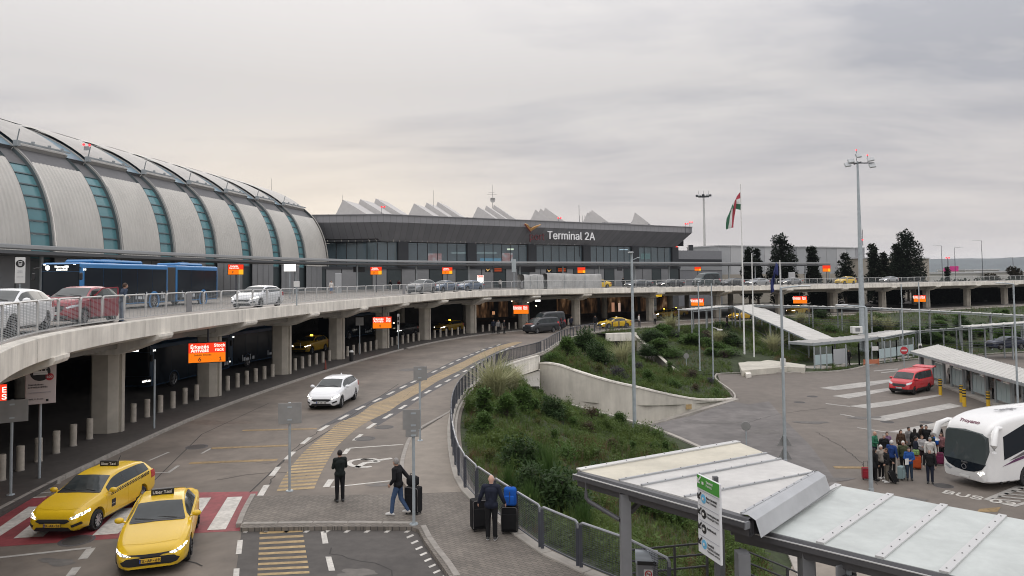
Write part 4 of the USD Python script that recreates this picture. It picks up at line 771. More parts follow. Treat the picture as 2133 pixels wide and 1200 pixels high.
cn_ = thing('beige_annex', 'low beige annex at the right end of the pale building', 'building', (112, 215, 0), world=True); q2, q3 = aty(1795, 532, 206), aty(1935, 545, 220); part(cn_, 'wall', slab(q2, q3, 0, 11.6, 14), mat('beige_wall', 'x')); part(cn_, 'roof', slab(q2 - [.3, .3, 0], q3 - [-.3, .3, 0], 11.6, 11.9, 14.6), bw2)
whw = mat('shed_white', (.5, .49, .46), .7, var=.06, scale=.3)
for i, (u0, u1, v, y, lb_) in enumerate([(1965, 2096, 567, 300, 'wide low white shed beyond the elevated road'), (2113, 2260, 564, 290, 'low white shed at the right edge beyond the elevated road'), (2010, 2080, 561, 420, 'small white shed behind the wide low shed')]):
    a, b = aty(u0, v, y), aty(u1, v - 1, y + 8); t = thing('white_shed', lb_, 'building', (a[0], a[1], 0), world=True); part(t, 'wall', slab(a, b, 0, a[2] - .6, 18), whw); part(t, 'roof', slab(a - [.5, .5, 0], b + [.5, -.5, 0], a[2] - .6, a[2], 19), bw2)
# low hills on the horizon
def hill(r, h0, amp, seed, m, name, fr):
    th = np.linspace(-1.25, 1.25, 260); x, y = r * np.sin(th), r * np.cos(th)
    nz = meshkit.fbm(np.column_stack([th * fr, np.zeros_like(th), np.zeros_like(th)]), 5, seed); top_ = h0 + amp * (nz - .5)
    rows = []
    for k, (rr, hh) in enumerate(((.8, 0), (.88, .35), (.95, .75), (1, 1), (1.05, .9))):
        w = meshkit.fbm(np.column_stack([th * fr * 3 + k * 7, np.full_like(th, k), np.zeros_like(th)]), 4, seed + 3)
        rows.append(np.column_stack([x * rr, y * rr, -2 + top_ * hh * (.85 + .3 * w if 0 < hh < 1 else 1)]))
    struct(name, loft(rows), m, 60)
hill_m = mat('wooded_hill', (.045, .06, .055), .95, var=.5, scale=.004, var2=.4, scale2=.0012, detail=8)
hill(8200, 150, 60, 5, hill_m, 'hills', 9.); hill(3200, 18, 9, 9, mat('woodland', (.035, .045, .03), .95, var=.5, scale=.01), 'hills', 20.)
# ================================================================ vehicles
def paint(name, col, metal=.0, rough=.28): return mat('car_' + name, col, rough, metal, coat=.6)
rubber = mat('rubber', (.018, .018, .019), .8); rim_m = mat('alloy', (.42, .42, .43), .3, .8); carglass = mat('car_glass', (.018, .022, .023), .07, spec=.5, var=.5, scale=1.3, obj=True)
trim_b = mat('trim_black', (.012, .012, .013), .35); plate_w = mat('plate_white', (.6, .6, .58), .5); plate_y = mat('plate_yellow', (.6, .36, .03), .5); ink = mat('ink_black', (.012, .012, .012), .6)
lamp_on = lampmat('headlamp_lit', (1, .95, .86), 9.); lamp_dim = mat('headlamp_off', (.5, .52, .54), .12, .3, spec=.8); tail_r = mat('tail_lamp', (.30, .012, .014), .2, coat=.4); tail_on = glow('tail_lamp_lit', (1, .08, .04), 1.2); amber = glow('taxi_lamp_lit', (1, .62, .06), 4.)
white_ink = mat('ink_white', (.75, .75, .74), .6)
SPEC = {
 # x, top, shoulder, top half-width (of half width), plan width
 'sedan': dict(W=1.84, wr=.335, ax=(1.40, -1.425), st=[(2.44, .66, .60, .74, .70), (2.38, .74, .66, .76, .80), (2.2, .83, .76, .80, .90), (1.8, .91, .85, .82, .975), (1.3, .975, .905, .83, 1), (.98, 1.02, .94, .83, 1), (.62, 1.18, .95, .75, 1), (.2, 1.385, .965, .665, 1), (-.35, 1.445, .975, .645, 1), (-1.0, 1.405, .985, .64, 1), (-1.42, 1.27, .995, .66, 1), (-1.85, 1.10, 1.0, .74, .985), (-2.2, 1.07, .985, .76, .94), (-2.40, 1.0, .93, .74, .86), (-2.45, .86, .80, .70, .78)], ws=(.93, .24), rw=(-1.06, -1.78), sw=[(.70, -.33), (-.39, -1.28)], doors=[(1.0, -.36), (-.38, -1.32)]),
 'wagon': dict(W=1.82, wr=.325, ax=(1.38, -1.27), st=[(2.28, .66, .58, .76, .70), (2.22, .76, .66, .78, .80), (2.05, .85, .76, .80, .90), (1.7, .94, .86, .82, .97), (1.25, 1.02, .92, .83, 1), (.98, 1.06, .945, .82, 1), (.6, 1.23, .96, .74, 1), (.15, 1.43, .98, .67, 1), (-.4, 1.49, 1.0, .65, 1), (-1.2, 1.47, 1.02, .645, 1), (-1.8, 1.40, 1.04, .64, .985), (-2.03, 1.30, 1.05, .66, .96), (-2.22, 1.08, 1.0, .76, .93), (-2.30, .92, .86, .80, .88), (-2.33, .80, .74, .78, .84)], ws=(.93, .2), rw=(-1.93, -2.2), sw=[(.68, -.28), (-.34, -1.15), (-1.21, -1.85)], doors=[(.95, -.31), (-.33, -1.22)]),
 'suv': dict(W=1.86, wr=.36, ax=(1.34, -1.33), st=[(2.25, .84, .74, .78, .74), (2.19, .95, .84, .80, .84), (2.0, 1.04, .95, .82, .93), (1.6, 1.11, 1.02, .84, .985), (1.1, 1.17, 1.06, .84, 1), (.88, 1.2, 1.08, .82, 1), (.5, 1.39, 1.09, .74, 1), (.1, 1.58, 1.10, .68, 1), (-.5, 1.645, 1.12, .66, 1), (-1.3, 1.60, 1.15, .655, 1), (-1.8, 1.50, 1.18, .66, .98), (-2.05, 1.32, 1.17, .72, .96), (-2.2, 1.12, 1.04, .8, .92), (-2.26, .9, .84, .8, .86)], ws=(.84, .15), rw=(-1.82, -2.08), sw=[(.6, -.3), (-.36, -1.15), (-1.21, -1.75)], doors=[(.9, -.33), (-.35, -1.25)]),
 'van': dict(W=1.99, wr=.345, ax=(1.55, -1.38), st=[(2.45, .86, .76, .80, .78), (2.4, .98, .88, .82, .86), (2.25, 1.10, 1.0, .84, .93), (1.95, 1.2, 1.1, .86, .985), (1.68, 1.29, 1.15, .86, 1), (1.3, 1.58, 1.18, .82, 1), (.95, 1.83, 1.2, .79, 1), (.5, 1.95, 1.2, .78, 1), (-.8, 1.99, 1.2, .78, 1), (-2.2, 1.97, 1.2, .78, 1), (-2.42, 1.9, 1.2, .8, .985), (-2.50, 1.5, 1.15, .86, .97), (-2.52, .9, .84, .86, .96)], ws=(1.62, 1.0), rw=(-2.44, -2.5), sw=[(1.25, .35), (.27, -.85), (-.95, -2.2)], doors=[(1.5, .31), (.29, -.9)]),
}
_veh = {}
def car_meshes(kind, hs=1.0, fine=True):
    key = (kind, hs, fine)
    if key in _veh: return _veh[key]
    sp = SPEC[kind]; st = np.array(sp['st'])[::-1]; x = st[:, 0]; hw = sp['W'] / 2; fx = [PchipInterpolator(x, st[:, i]) for i in range(1, 5)]
    xs = np.unique(np.concatenate([np.linspace(x[0], x[-1], 44 if fine else 28), x])); bot = .19 if kind in ('sedan', 'wagon') else .24
    L0, L1 = x[0], x[-1]
    def shell(e):
        rows = []
        for q in xs:
            zt, zb, wt, wp = [float(f(q)) for f in fx]; zt = (zt - .5) * hs + .5 if zt > .9 else zt
            w = hw * wp; T = w * wt; dz = zt - zb; b = bot + .10 * max(0, (q - L1 + .5)) + .14 * max(0, (L0 + .6 - q))
            half = [(0, b), (.84 * w, b), (.955 * w, b + .07), (.99 * w, b + .2), (w, (b + zb) / 2 + .06), (.995 * w, zb - .13), (.975 * w, zb - .03), (.945 * w, zb + .02 * min(1, dz * 5)), (.925 * w + (T - .925 * w) * .08, zb + .08 * dz), (T * 1.055, zb + .78 * dz), (T * 1.0, zb + .9 * dz), (T * .9, zb + .97 * dz), (T * .5, zt), (0, zt + .012)]
            pts = half + [(-y, z) for y, z in half[-2:0:-1]]
            r = []
            for y, z in pts:
                fr = max(0, min(1, (q - L1 + .55) / .55)); rr = max(0, min(1, (L0 + .5 - q) / .5)); sh = -fr ** 2 * (.30 * max(0, z - .52) + .35 * max(0, .34 - z)) + rr ** 2 * (.05 * max(0, z - .7) + .3 * max(0, .45 - z))
                r.append((q + sh, y, z))
            rows.append(r)
        rows = np.array(rows); n = rows.shape[1]; v, f = loft(rows, True); k = len(v); v = np.vstack([v, rows[0].mean(0), rows[-1].mean(0)])
        e_ = (len(rows) - 1) * n; f = np.vstack([f, [[i, (i + 1) % n, k] for i in range(n)], [[e_ + (i + 1) % n, e_ + i, k + 1] for i in range(n)]])
        t = trimesh.Trimesh(v, f, process=False)
        if t.volume < 0: f = f[:, ::-1]; t = trimesh.Trimesh(v, f, process=False)
        if e: v = v + t.vertex_normals * e
        return m3.Manifold(m3.Mesh(np.asarray(v, np.float32), np.asarray(f, np.uint32)))
    B, B2, B3 = shell(0), shell(.012), shell(.006)
    def yprism(poly, y0, y1):   # polygon in x, z
        v, f = arr(trimesh.creation.extrude_polygon(Polygon(poly).buffer(0), y1 - y0, engine='earcut')); v = np.column_stack([v[:, 0], -v[:, 2] - y0, v[:, 1]]) if False else np.column_stack([v[:, 0], v[:, 2] + y0, v[:, 1]])
        t = trimesh.Trimesh(v, f, process=True); 
        if t.volume < 0: t.invert()
        return m3.Manifold(m3.Mesh(np.asarray(t.vertices, np.float32), np.asarray(t.faces, np.uint32)))
    def xprism(poly, x0, x1):   # polygon in y, z
        g = Polygon(poly).buffer(0); v, f = arr(trimesh.creation.extrude_polygon(g, x1 - x0, engine='earcut')); v = np.column_stack([v[:, 2] + x0, v[:, 0], v[:, 1]])
        t = trimesh.Trimesh(v, f, process=True)
        if t.volume < 0: t.invert()
        return m3.Manifold(m3.Mesh(np.asarray(t.vertices, np.float32), np.asarray(t.faces, np.uint32)))
    def zprism(poly, z0, z1):
        t = trimesh.creation.extrude_polygon(Polygon(poly).buffer(0), z1 - z0, engine='earcut'); t.apply_translation([0, 0, z0])
        return m3.Manifold(m3.Mesh(np.asarray(t.vertices, np.float32), np.asarray(t.faces, np.uint32)))
    body = B; R = sp['wr']
    for ax in sp['ax']:
        for s in (-1, 1): body = body - m3.Manifold.cylinder(.34, R + .06, -1, 28).rotate([90, 0, 0]).translate([ax, s * hw + .17 * 1.0 + (0 if s > 0 else .0) - (.0), R + .01])
    out = {'body': body, 'B': B, 'B2': B2, 'B3': B3, 'y': yprism, 'x': xprism, 'fx': fx, 'hw': hw, 'L0': L0, 'L1': L1, 'hs': hs}
    zf = lambda q, k: float(fx[1](q)) + k * ((((float(fx[0](q)) - .5) * hs + .5) if float(fx[0](q)) > .9 else float(fx[0](q))) - float(fx[1](q)))
    out['zf'] = zf
    a, b = sp['ws']; q = np.linspace(a, b, 6); wt = [hw * float(fx[3](i)) * float(fx[2](i)) * .95 for i in q]
    ws = (B2 ^ zprism(list(zip(q, wt)) + [(i, -w) for i, w in zip(q[::-1], wt[::-1])], .75, 2.6)) - B; out['windscreen'] = ws
    a, b = sp['rw']; q = np.linspace(a, b, 4); wt = [hw * float(fx[3](i)) * float(fx[2](i)) * .92 for i in q]
    out['rear_window'] = (B2 ^ zprism(list(zip(q, wt)) + [(i, -w) for i, w in zip(q[::-1], wt[::-1])], .95, 2.6)) - B
    out['side'] = []
    for x1, x0 in sp['sw']:
        q = np.linspace(x1, x0, 8); poly = [(i, float(fx[1](i)) + .05) for i in q] + [(i, zf(i, .80)) for i in q[::-1]]
        for s in (1, -1): out['side'].append((B2 ^ yprism(poly, .35 * s if s > 0 else -1.2, 1.2 if s > 0 else -.35)) - B)
    a = sp['ws'][0]; yb = hw * .80; out['bonnet'] = (B3 ^ zprism([(a + .12, yb), (L1 - .28, yb * .92), (L1 - .2, 0), (L1 - .28, -yb * .92), (a + .12, -yb)], .6, 2.)) - B
    out['cowl'] = (B2 ^ zprism([(a - .02, yb * .98), (a + .07, yb * .96), (a + .07, -yb * .96), (a - .02, -yb * .98)], .8, 2.)) - B
    out['pillar'] = []
    for (x1, x0), (y1, y0) in zip(sp['sw'][:-1], sp['sw'][1:]):
        q = np.linspace(x0, y1, 3); poly = [(i, float(fx[1](i)) + .05) for i in q] + [(i, zf(i, .80)) for i in q[::-1]]
        out['pillar'] += [(B2 ^ yprism(poly, .35 if s > 0 else -1.2, 1.2 if s > 0 else -.35)) - B for s in (1, -1)]
    out['door'] = []
    for x1, x0 in sp['doors']:
        for s in (1, -1):
            q = np.linspace(x1 - .04, x0 + .02, 5); poly = [(i, .36) for i in q] + [(i, float(fx[1](i)) + .015) for i in q[::-1]]
            out['door'].append((((B3 ^ yprism(poly, .5 if s > 0 else -1.2, 1.2 if s > 0 else -.5)) - B) , x0, s))
    _veh[key] = out; return out
def wheel(parent, x, y, R, w=.21, side=1, rim=rim_m, n=5, seg=22):
    P = part(parent, 'wheel', cat(*[(lambda v, f: (np.column_stack([v[:, 0], v[:, 2] * side, v[:, 1]]) + [x, y, R], f))(*arr(lathe([(R * .62, -w / 2), (R * .93, -w / 2), (R, -w / 2 + .03), (R, w / 2 - .03), (R * .93, w / 2), (R * .66, w / 2), (R * .62, w * .3)], seg)))]), rubber, 40)
    sp = []
    for k in range(n):
        g = 2 * PI * k / n + .2; sp.append(bar((x, y + side * w * .42, R), (x + math.cos(g) * R * .62, y + side * w * .46, R + math.sin(g) * R * .62), R * .2, .03))
    v, f = arr(lathe([(0, .07), (R * .16, .075), (R * .2, .04), (R * .5, .0), (R * .64, .0), (R * .66, .1)], seg)); v = np.column_stack([v[:, 0], v[:, 2] * side, v[:, 1]]) + [x, y + side * w * .22, R]
    part(P, 'rim', cat(*sp, *[(lambda q: (np.column_stack([q[0][:, 0] + x, side * q[0][:, 2] + y, q[0][:, 1] + R]), q[1]))(arr(lathe([(R * .58, w * .45), (R * .66, w * .5), (R * .66, w * .3), (R * .58, w * .3)], seg)))]), rim, 40)
    part(P, 'hub', (v, f), trim_b, 40)
mir = lambda p: [(-y, z) for y, z in p]
FACE = {
 'sedan': dict(head=[(.46, .60), (.62, .64), (.84, .73), (.88, .69), (.72, .615), (.60, .575), (.48, .57)], grille=[[(-.60, .605), (-.3, .565), (-.16, .50), (.16, .50), (.3, .565), (.60, .605), (.60, .63), (.2, .60), (-.2, .60), (-.60, .63)], [(-.58, .525), (.58, .525), (.72, .44), (.66, .36), (.5, .31), (-.5, .31), (-.66, .36), (-.72, .44)]], tail=[(.45, .90), (.88, .92), (.9, .78), (.5, .74)], plate=.44),
 'wagon': dict(head=[(.52, .64), (.70, .72), (.88, .79), (.90, .74), (.80, .66), (.62, .61), (.54, .60)], grille=[[(-.46, .60), (.46, .60), (.54, .545), (.40, .47), (-.40, .47), (-.54, .545)], [(-.50, .36), (.50, .36), (.62, .24), (-.62, .24)], [(.58, .43), (.80, .50), (.82, .42), (.62, .36)], [(-.58, .43), (-.80, .50), (-.82, .42), (-.62, .36)]], tail=[(.62, 1.0), (.9, 1.05), (.92, .78), (.68, .80)], plate=.42),
 'suv': dict(head=[(.55, .80), (.9, .90), (.92, .82), (.62, .72)], grille=[[(-.5, .84), (.5, .84), (.42, .62), (-.42, .62)], [(-.7, .45), (.7, .45), (.6, .3), (-.6, .3)]], tail=[(.6, 1.05), (.9, 1.1), (.92, .9), (.6, .92)], plate=.55),
 'van': dict(head=[(.58, .98), (.93, 1.12), (.95, .98), (.72, .86), (.6, .86)], grille=[[(-.52, .93), (.52, .93), (.58, .82), (.46, .70), (-.46, .70), (-.58, .82)], [(-.8, .45), (.8, .45), (.8, .28), (-.8, .28)]], tail=[(.78, 1.4), (.97, 1.4), (.97, .8), (.80, .8)], plate=.58),
}
def car(kind, name, label, cat_, pos, heading, col, group=None, lit=True, hs=1.0, detail=1, plate=None, yellow_plate=False, rim=rim_m, taxi=None, taillit=False, lower=None, sc=None):
    m = car_meshes(kind, hs, detail > 0); sp = SPEC[kind]; fc = FACE[kind]
    t = thing(name, label, cat_, pos, heading, group, scale=sc); hw = m['hw']; L1, L0 = m['L1'], m['L0']; R = sp['wr']; glassm = carglass
    part(t, 'body', m['body'], col, 32)
    part(t, 'windscreen', m['windscreen'], glassm, 25); part(t, 'rear_window', m['rear_window'], glassm, 25)
    for s in m['side']: part(t, 'side_window', s, glassm, 25)
    for s in m['pillar']: part(t, 'door_pillar', s, trim_b, 25)
    if detail:
        part(t, 'bonnet', m['bonnet'], col, 25); part(t, 'cowl', m['cowl'], trim_b, 25); a = sp['ws'][0]
        for y0_ in (-.1, .5): part(t, 'wiper', bar((a - .03, y0_, m['zf'](a - .03, 1) + .02), (a - .13, y0_ - .5, m['zf'](a - .13, .97) + .025), .02, .015), trim_b)
    k = ('face', kind, hs)
    if k not in _veh:
        B, B2 = m['B'], m['B2']
        _veh[k] = dict(h=[(B2 ^ m['x'](p, L1 - .55, L1 + .1)) - B for p in (fc['head'], mir(fc['head']))], t=[(B2 ^ m['x'](p, L0 - .1, L0 + .45)) - B for p in (fc['tail'], mir(fc['tail']))], g=[(B2 ^ m['x'](p, L1 - .4, L1 + .1)) - B for p in fc['grille']],
            sill=(B2 ^ m['y']([(L0 + .3, .15), (L1 - .3, .15), (L1 - .3, .27), (L0 + .3, .27)], -1.3, 1.3)) - B)
    F = _veh[k]
    for q in F['h']: part(t, 'headlight', q, lamp_on if lit else lamp_dim, 25)
    for q in F['t']: part(t, 'tail_light', q, tail_on if taillit else tail_r, 25)
    for q in F['g']: part(t, 'grille', q, trim_b, 25)
    part(t, 'lower_sill', F['sill'], lower or trim_b, 25)
    part(t, 'underside', box(((L0 + L1) / 2, 0, .3), (L1 - L0 - .9, 2 * hw - .3, .2)), trim_b)
    for ax in sp['ax']:
        for s in (1, -1): wheel(t, ax, s * (hw - .12), R, side=s, rim=rim, n=5 if detail < 2 else 10)
    q = sp['ws'][0] - .22; zb = float(m['fx'][1](q)) + .06
    for s in (1, -1):
        v, f = arr(trimesh.creation.icosphere(2, 1.)); v = v * [.085, .125, .085] * (1.25 if kind == 'van' else 1); part(t, 'mirror', cat((v + [q, s * (hw + .09), zb + .06], f), bar((q, s * (hw - .08), zb), (q, s * (hw + .04), zb + .03), .06, .04)), col, 40)
    if detail:
        for d_, x0, s in m['door']:
            P = part(t, 'door', d_, col, 25); part(P, 'handle', cbox((x0 + .16, s * (hw * .985), float(m['fx'][1](x0 + .16)) - .1), (.2, .04, .035), .01), col)
    zp = fc['plate']; xp = L1 + .0
    if plate is not None or detail:
        P = part(t, 'number_plate', cbox((xp + .005 - (.3 * max(0, zp - .52)), 0, zp), (.02, .52, .115), .004), plate_y if yellow_plate else plate_w)
        if plate: 
            part(P, 'plate_text', place(centred(xf(text(plate, .07, .004), scale=1)), (xp + .016 - .3 * max(0, zp - .52), .02, zp), (0, 1, 0), (0, 0, 1)), ink); part(P, 'plate_band', box((xp + .016 - .3 * max(0, zp - .52), -.24, zp), (.004, .04, .105)), mat('plate_blue', (.02, .06, .3), .5))
    return t, m
def faces(loc, to): return math.atan2(to[1] - loc[1], to[0] - loc[0])
YEL = mat('car_yellow', (.62, .40, .012), .3, coat=.55, var=.03, scale=1.5); WHT = paint('white', (.70, .71, .72)); 
# --- the two near taxis
def roofsign(t, x, z, w=.55, words='Uber Taxi'):
    P = part(t, 'roof_sign', cbox((x, 0, z + .09), (.12, w, .19), .015), trim_b)
    tm = text(words, .085, .003, False); tm = centred(xf(tm, scale=min(1., (w - .1) / np.ptp(tm[0][:, 0])))); part(P, 'sign_text', place(tm, (x + .064, 0, z + .09), (0, 1, 0), (0, 0, 1)), white_ink)
tA, mA = car('wagon', 'yellow_taxi', 'yellow taxi estate with checker stripe on the red crossing, windows dark', 'taxi', (-12.6, 22.56, 0), math.radians(-92), YEL, 'near yellow taxis', sc=.89, plate='TX-AX-767', yellow_plate=True, detail=2, hs=1.0)
roofsign(tA, -.75, 1.485, .62)
ch = [m3.Manifold.cube([.05, 3., .05], True).translate([x_, 0, float(mA['fx'][1](x_)) - .055 + (.05 if (i + j) % 2 else 0) - .05 * 0]) for i, x_ in enumerate(np.arange(.62, -1.75, -.05)) for j in (0,)]
part(tA, 'checker_stripe', (mA['B2'] ^ m3.Manifold.compose(ch)) - mA['B'], ink)
sq = (mA['B2'] ^ mA['y']([(.42, .50), (.64, .50), (.64, .74), (.42, .74)], .5, 1.3)) - mA['B']; P = part(tA, 'door_sticker', sq, ink); part(P, 'sticker_text', place(centred(text('Uber', .055, .003)), (.53, mA['hw'] + .008, .62), (-1, 0, 0), (0, 0, 1)), white_ink)
part(tA, 'aerial', tube([(-1.25, .0, 1.47), (-1.45, 0, 1.68)], .012, 5), trim_b)
tB, mB = car('sedan', 'yellow_taxi', 'yellow taxi saloon with wide black lower grille, lowest vehicle in the picture', 'taxi', (-9.4, 19.95, 0), math.radians(-71), YEL, 'near yellow taxis', sc=.9, plate='TX-AF-693', yellow_plate=True, detail=2)
roofsign(tB, -.25, 1.44, .62)
part(tB, 'badge', place(lathe([(0, .012), (.07, .012), (.09, 0)], 14), (2.375, 0, .545), (0, 1, 0), (0, 0, 1)), mat('badge', (.1, .1, .1), .3, .6))
# --- white estate on the arrivals road
tC, mC = car('wagon', 'white_car', 'white estate car driving on the arrivals road with headlights on', 'car', (-10.26, 42.5, 0), math.radians(-93.5), WHT, detail=2, plate='AA-GK-30')
part(tC, 'roof_aerial', cbox((-1.5, 0, 1.5), (.16, .05, .07), .02), WHT)
# --- vehicles on the elevated road
def ondeck(u, o):
    ok = [s for s in S_E if E(s)[1] > 15]; s = min(ok, key=lambda q: abs(uv(E(q, o))[0] - u)); t = tan_at(s); p = E(s, o); p[2] -= .13; return p, math.atan2(-t[1], -t[0])
GD = 'cars on the elevated road'
p, h = ondeck(12, 2.6); car('suv', 'white_car', 'white people carrier at the left edge of the elevated road', 'car', p, h, WHT, GD, lit=False, hs=.97)
p, h = ondeck(163, 2.9); red = paint('dark_red', (.20, .018, .028), .2)
tR, mR = car('suv', 'red_car', 'dark red off-roader on the elevated road with its front door open', 'car', p, h + .03, red, GD, lit=False, detail=2)
da = math.radians(58); dv = np.array([-math.cos(da), math.sin(da)]); hp = np.array([.85, .93])
od = part(tR, 'open_door', cat(bar((*hp, .72), (*(hp + dv * 1.05), .72), .09, .75), bar((*(hp + dv * .02), 1.1), (*(hp + dv * .45), 1.56), .05, .05), bar((*(hp + dv * .45), 1.56), (*(hp + dv * 1.03), 1.58), .05, .05), bar((*(hp + dv * 1.03), 1.58), (*(hp + dv * 1.05), 1.1), .05, .05)), red)
part(od, 'door_glass', quad((*(hp + dv * .08), 1.12), (*(hp + dv * 1.02), 1.12), (*(hp + dv * 1.0), 1.55), (*(hp + dv * .46), 1.53)), glass('door_pane', (.45, .5, .5), see=.7))
part(tR, 'cabin_opening', box((.28, .925, 1.0), (1.0, .02, .9)), ink)
RED_CAR = (p, h)
p, h = ondeck(538, 2.0); car('wagon', 'white_car', 'white estate car on the elevated road behind the railing, headlights on', 'car', p, h, WHT, GD, detail=2)
grey = paint('grey', (.20, .205, .21), .5); blue = paint('slate_blue', (.085, .115, .16), .5); black = paint('black', (.012, .013, .015)); dgrey = paint('dark_grey', (.05, .055, .06), .4); silver = paint('silver', (.32, .33, .34), .6)
for u, o, k, c, lb in ((874, 3.4, 'suv', grey, 'grey off-roader first in the row of parked cars on the elevated road'), (922, 3.2, 'sedan', blue, 'slate blue saloon between the grey off-roader and another blue car'), (980, 3.2, 'sedan', blue, 'slate blue saloon just left of the plastic-wrapped stack'), (1330, 4.5, 'sedan', dgrey, 'dark grey car with small bright headlights behind the lamp post'), (1400, 4.5, 'sedan', black, 'black car with bright headlights ahead of the tall dark van'), (1522, 5., 'wagon', black, 'black estate right behind the tall dark van'), (1578, 5, 'sedan', silver, 'silver saloon with lit headlights beside the blue flag'), (1648, 5.5, 'sedan', grey, 'grey saloon partly hidden by a pale cabinet'), (1853, 14, 'sedan', silver, 'small silver car far right behind the railing')):
    p, h = ondeck(u, o); car(k, {'suv': 'grey_car'}.get(k, 'parked_car'), lb, 'car', p, h, c, GD, lit=o > 4.2 and c is not black or u == 1400, detail=0)
p, h = ondeck(1467, 5); car('van', 'dark_van', 'tall dark green van on the elevated road right of the terminal', 'van', p, h, paint('dark_green', (.03, .042, .042), .2), GD, lit=False, hs=1.32, detail=0)
def taxilamp(t, x, z, on=True): part(t, 'taxi_lamp', cbox((x, 0, z + .07), (.12, .3, .13), .03), amber if on else white_ink)
p, h = ondeck(1762, 4); t, _ = car('wagon', 'yellow_taxi', 'yellow taxi driving left along the far elevated road', 'taxi', p, h, YEL, 'distant yellow taxis', lit=False, detail=0); taxilamp(t, -.2, 1.48, False)
p, h = ondeck(1246, 6.5); t, _ = car('sedan', 'yellow_taxi', 'yellow taxi mostly hidden behind the plastic-wrapped stack', 'taxi', p, h, YEL, 'distant yellow taxis', lit=False, detail=0)
# --- below and beside the elevated road
p = at(1284, 684, 0); t, _ = car('sedan', 'yellow_taxi', 'yellow fastback taxi on the arrivals road behind the tall lamp post', 'taxi', (14.2, 103.5, 0), math.radians(202), YEL, 'distant yellow taxis', detail=0); taxilamp(t, -.3, 1.44, False)
def low(u, o):
    s = min([q for q in S_E if E(q)[1] > 20], key=lambda q: abs(uv(E(q, o, 0))[0] - u)); t = tan_at(s); return E(s, o, 0), math.atan2(-t[1], -t[0])
car('van', 'black_van', 'black van with small white lettering in front of the arrivals entrance', 'van', (3.6, 95.8, 0), math.radians(222), black, 'black vans at the arrivals entrance', lit=False, detail=0)
p, h = low(1128, 1.8); t, _ = car('van', 'black_van', 'taller black van behind the small black one', 'van', (4.6, 99.6, 0), math.radians(215), paint('jet', (.016, .017, .02)), 'black vans at the arrivals entrance', lit=True, hs=1.38, detail=0)
for u, o, lb in ((643, 8.2, 'yellow taxi with lit roof lamp between the third and fourth pillar under the deck'), (932, 8, 'yellow taxi with lit roof lamp under the deck near the arrivals entrance')):
    p, h = low(u, o); t, _ = car('suv' if u == 643 else 'wagon', 'yellow_taxi', lb, 'taxi', p, h, mat('car_yellow_dull', (.42, .25, .015), .35, coat=.4), 'distant yellow taxis', detail=0); taxilamp(t, -.2, 1.6 if u == 643 else 1.47)
for u, o, lb in ((1385, 9, 'yellow taxi under the far deck, left of the taxi sign'), (1548, -3, 'yellow taxi by the top of the covered walkway'), (1405, 12, 'second yellow taxi under the far deck, half behind the first'), (1660, 4, 'yellow taxi under the deck near the orange sign right of the blue flag')):
    p, h = low(u, o); t, _ = car('wagon', 'yellow_taxi', lb, 'taxi', p, h, mat('car_yellow_dull', 'x'), 'distant yellow taxis', detail=0); taxilamp(t, -.2, 1.47, True)
p, h = low(838, 8.5); car('suv', 'dark_car', 'dark car with white headlights under the deck right of the second orange sign', 'car', p, h, black, detail=0)
p = at(2118, 757, -2.6); car('suv', 'dark_blue_car', 'dark blue pickup at the far right behind the pale shelter roof', 'car', (62, 93.5, -2.5), math.radians(185), paint('navy', (.018, .025, .05), .2), lit=False, detail=0, hs=.95)
# --- red van on the bus park
rv = paint('red', (.40, .018, .024), .1); rp = at(1897, 822, -3.5)
tV, mV = car('van', 'red_van', 'red van with raised tailgate parked across the white bus bays', 'van', (rp[0] + .9, rp[1] + 1.6, -3.49), math.radians(-141), rv, lit=False, rim=mat('rim_black', (.02, .02, .02), .4), detail=2, plate='SMR-410', lower=trim_b)
tg = part(tV, 'tailgate', cat(bar((-2.45, 0, 1.98), (-3.35, 0, 2.08), 1.7, .06), bar((-3.35, 0, 2.08), (-3.5, 0, 1.95), 1.6, .05)), rv)
part(tV, 'lower_cladding', (mV['B2'] ^ mV['y']([(-2.6, .2), (2.6, .2), (2.6, .5), (-2.6, .5)], -1.3, 1.3)) - mV['B'] - m3.Manifold.cylinder(3, .42, -1, 24, True).rotate([90, 0, 0]).translate([1.55, 0, .35]) - m3.Manifold.cylinder(3, .42, -1, 24, True).rotate([90, 0, 0]).translate([-1.38, 0, .35]), trim_b, 25)

# --- buses
def rbox(L0, L1, w, z0, z1, r, front_r=.35, e=0.):
    """A bus body: rounded edges, rounder front corners, hull of spheres."""
    pts = []
    s = trimesh.creation.icosphere(2, 1.).vertices
    for x, rr in ((L0 + r, r), (L1 - front_r, front_r)):
        for y in (-1, 1):
            for z in (z0 + .08, z1 - r):
                q = s * [rr + e, min(rr, w / 2 - .01) + e, (r if z > z0 + 1 else .08) + e]; pts.append(q + [x, y * (w / 2 - min(rr, w / 2 - .01)), z])
    return m3.Manifold.hull_points(np.vstack(pts).astype(np.float32))
def prismx(poly, x0, x1):
    v, f = arr(trimesh.creation.extrude_polygon(Polygon(poly).buffer(0), x1 - x0, engine='earcut')); t = trimesh.Trimesh(np.column_stack([v[:, 2] + x0, v[:, 0], v[:, 1]]), f)
    if t.volume < 0: t.invert()
    return m3.Manifold(m3.Mesh(np.asarray(t.vertices, np.float32), np.asarray(t.faces, np.uint32)))
def prismy(poly, y0, y1):
    v, f = arr(trimesh.creation.extrude_polygon(Polygon(poly).buffer(0), y1 - y0, engine='earcut')); t = trimesh.Trimesh(np.column_stack([v[:, 0], v[:, 2] + y0, v[:, 1]]), f)
    if t.volume < 0: t.invert()
    return m3.Manifold(m3.Mesh(np.asarray(t.vertices, np.float32), np.asarray(t.faces, np.uint32)))
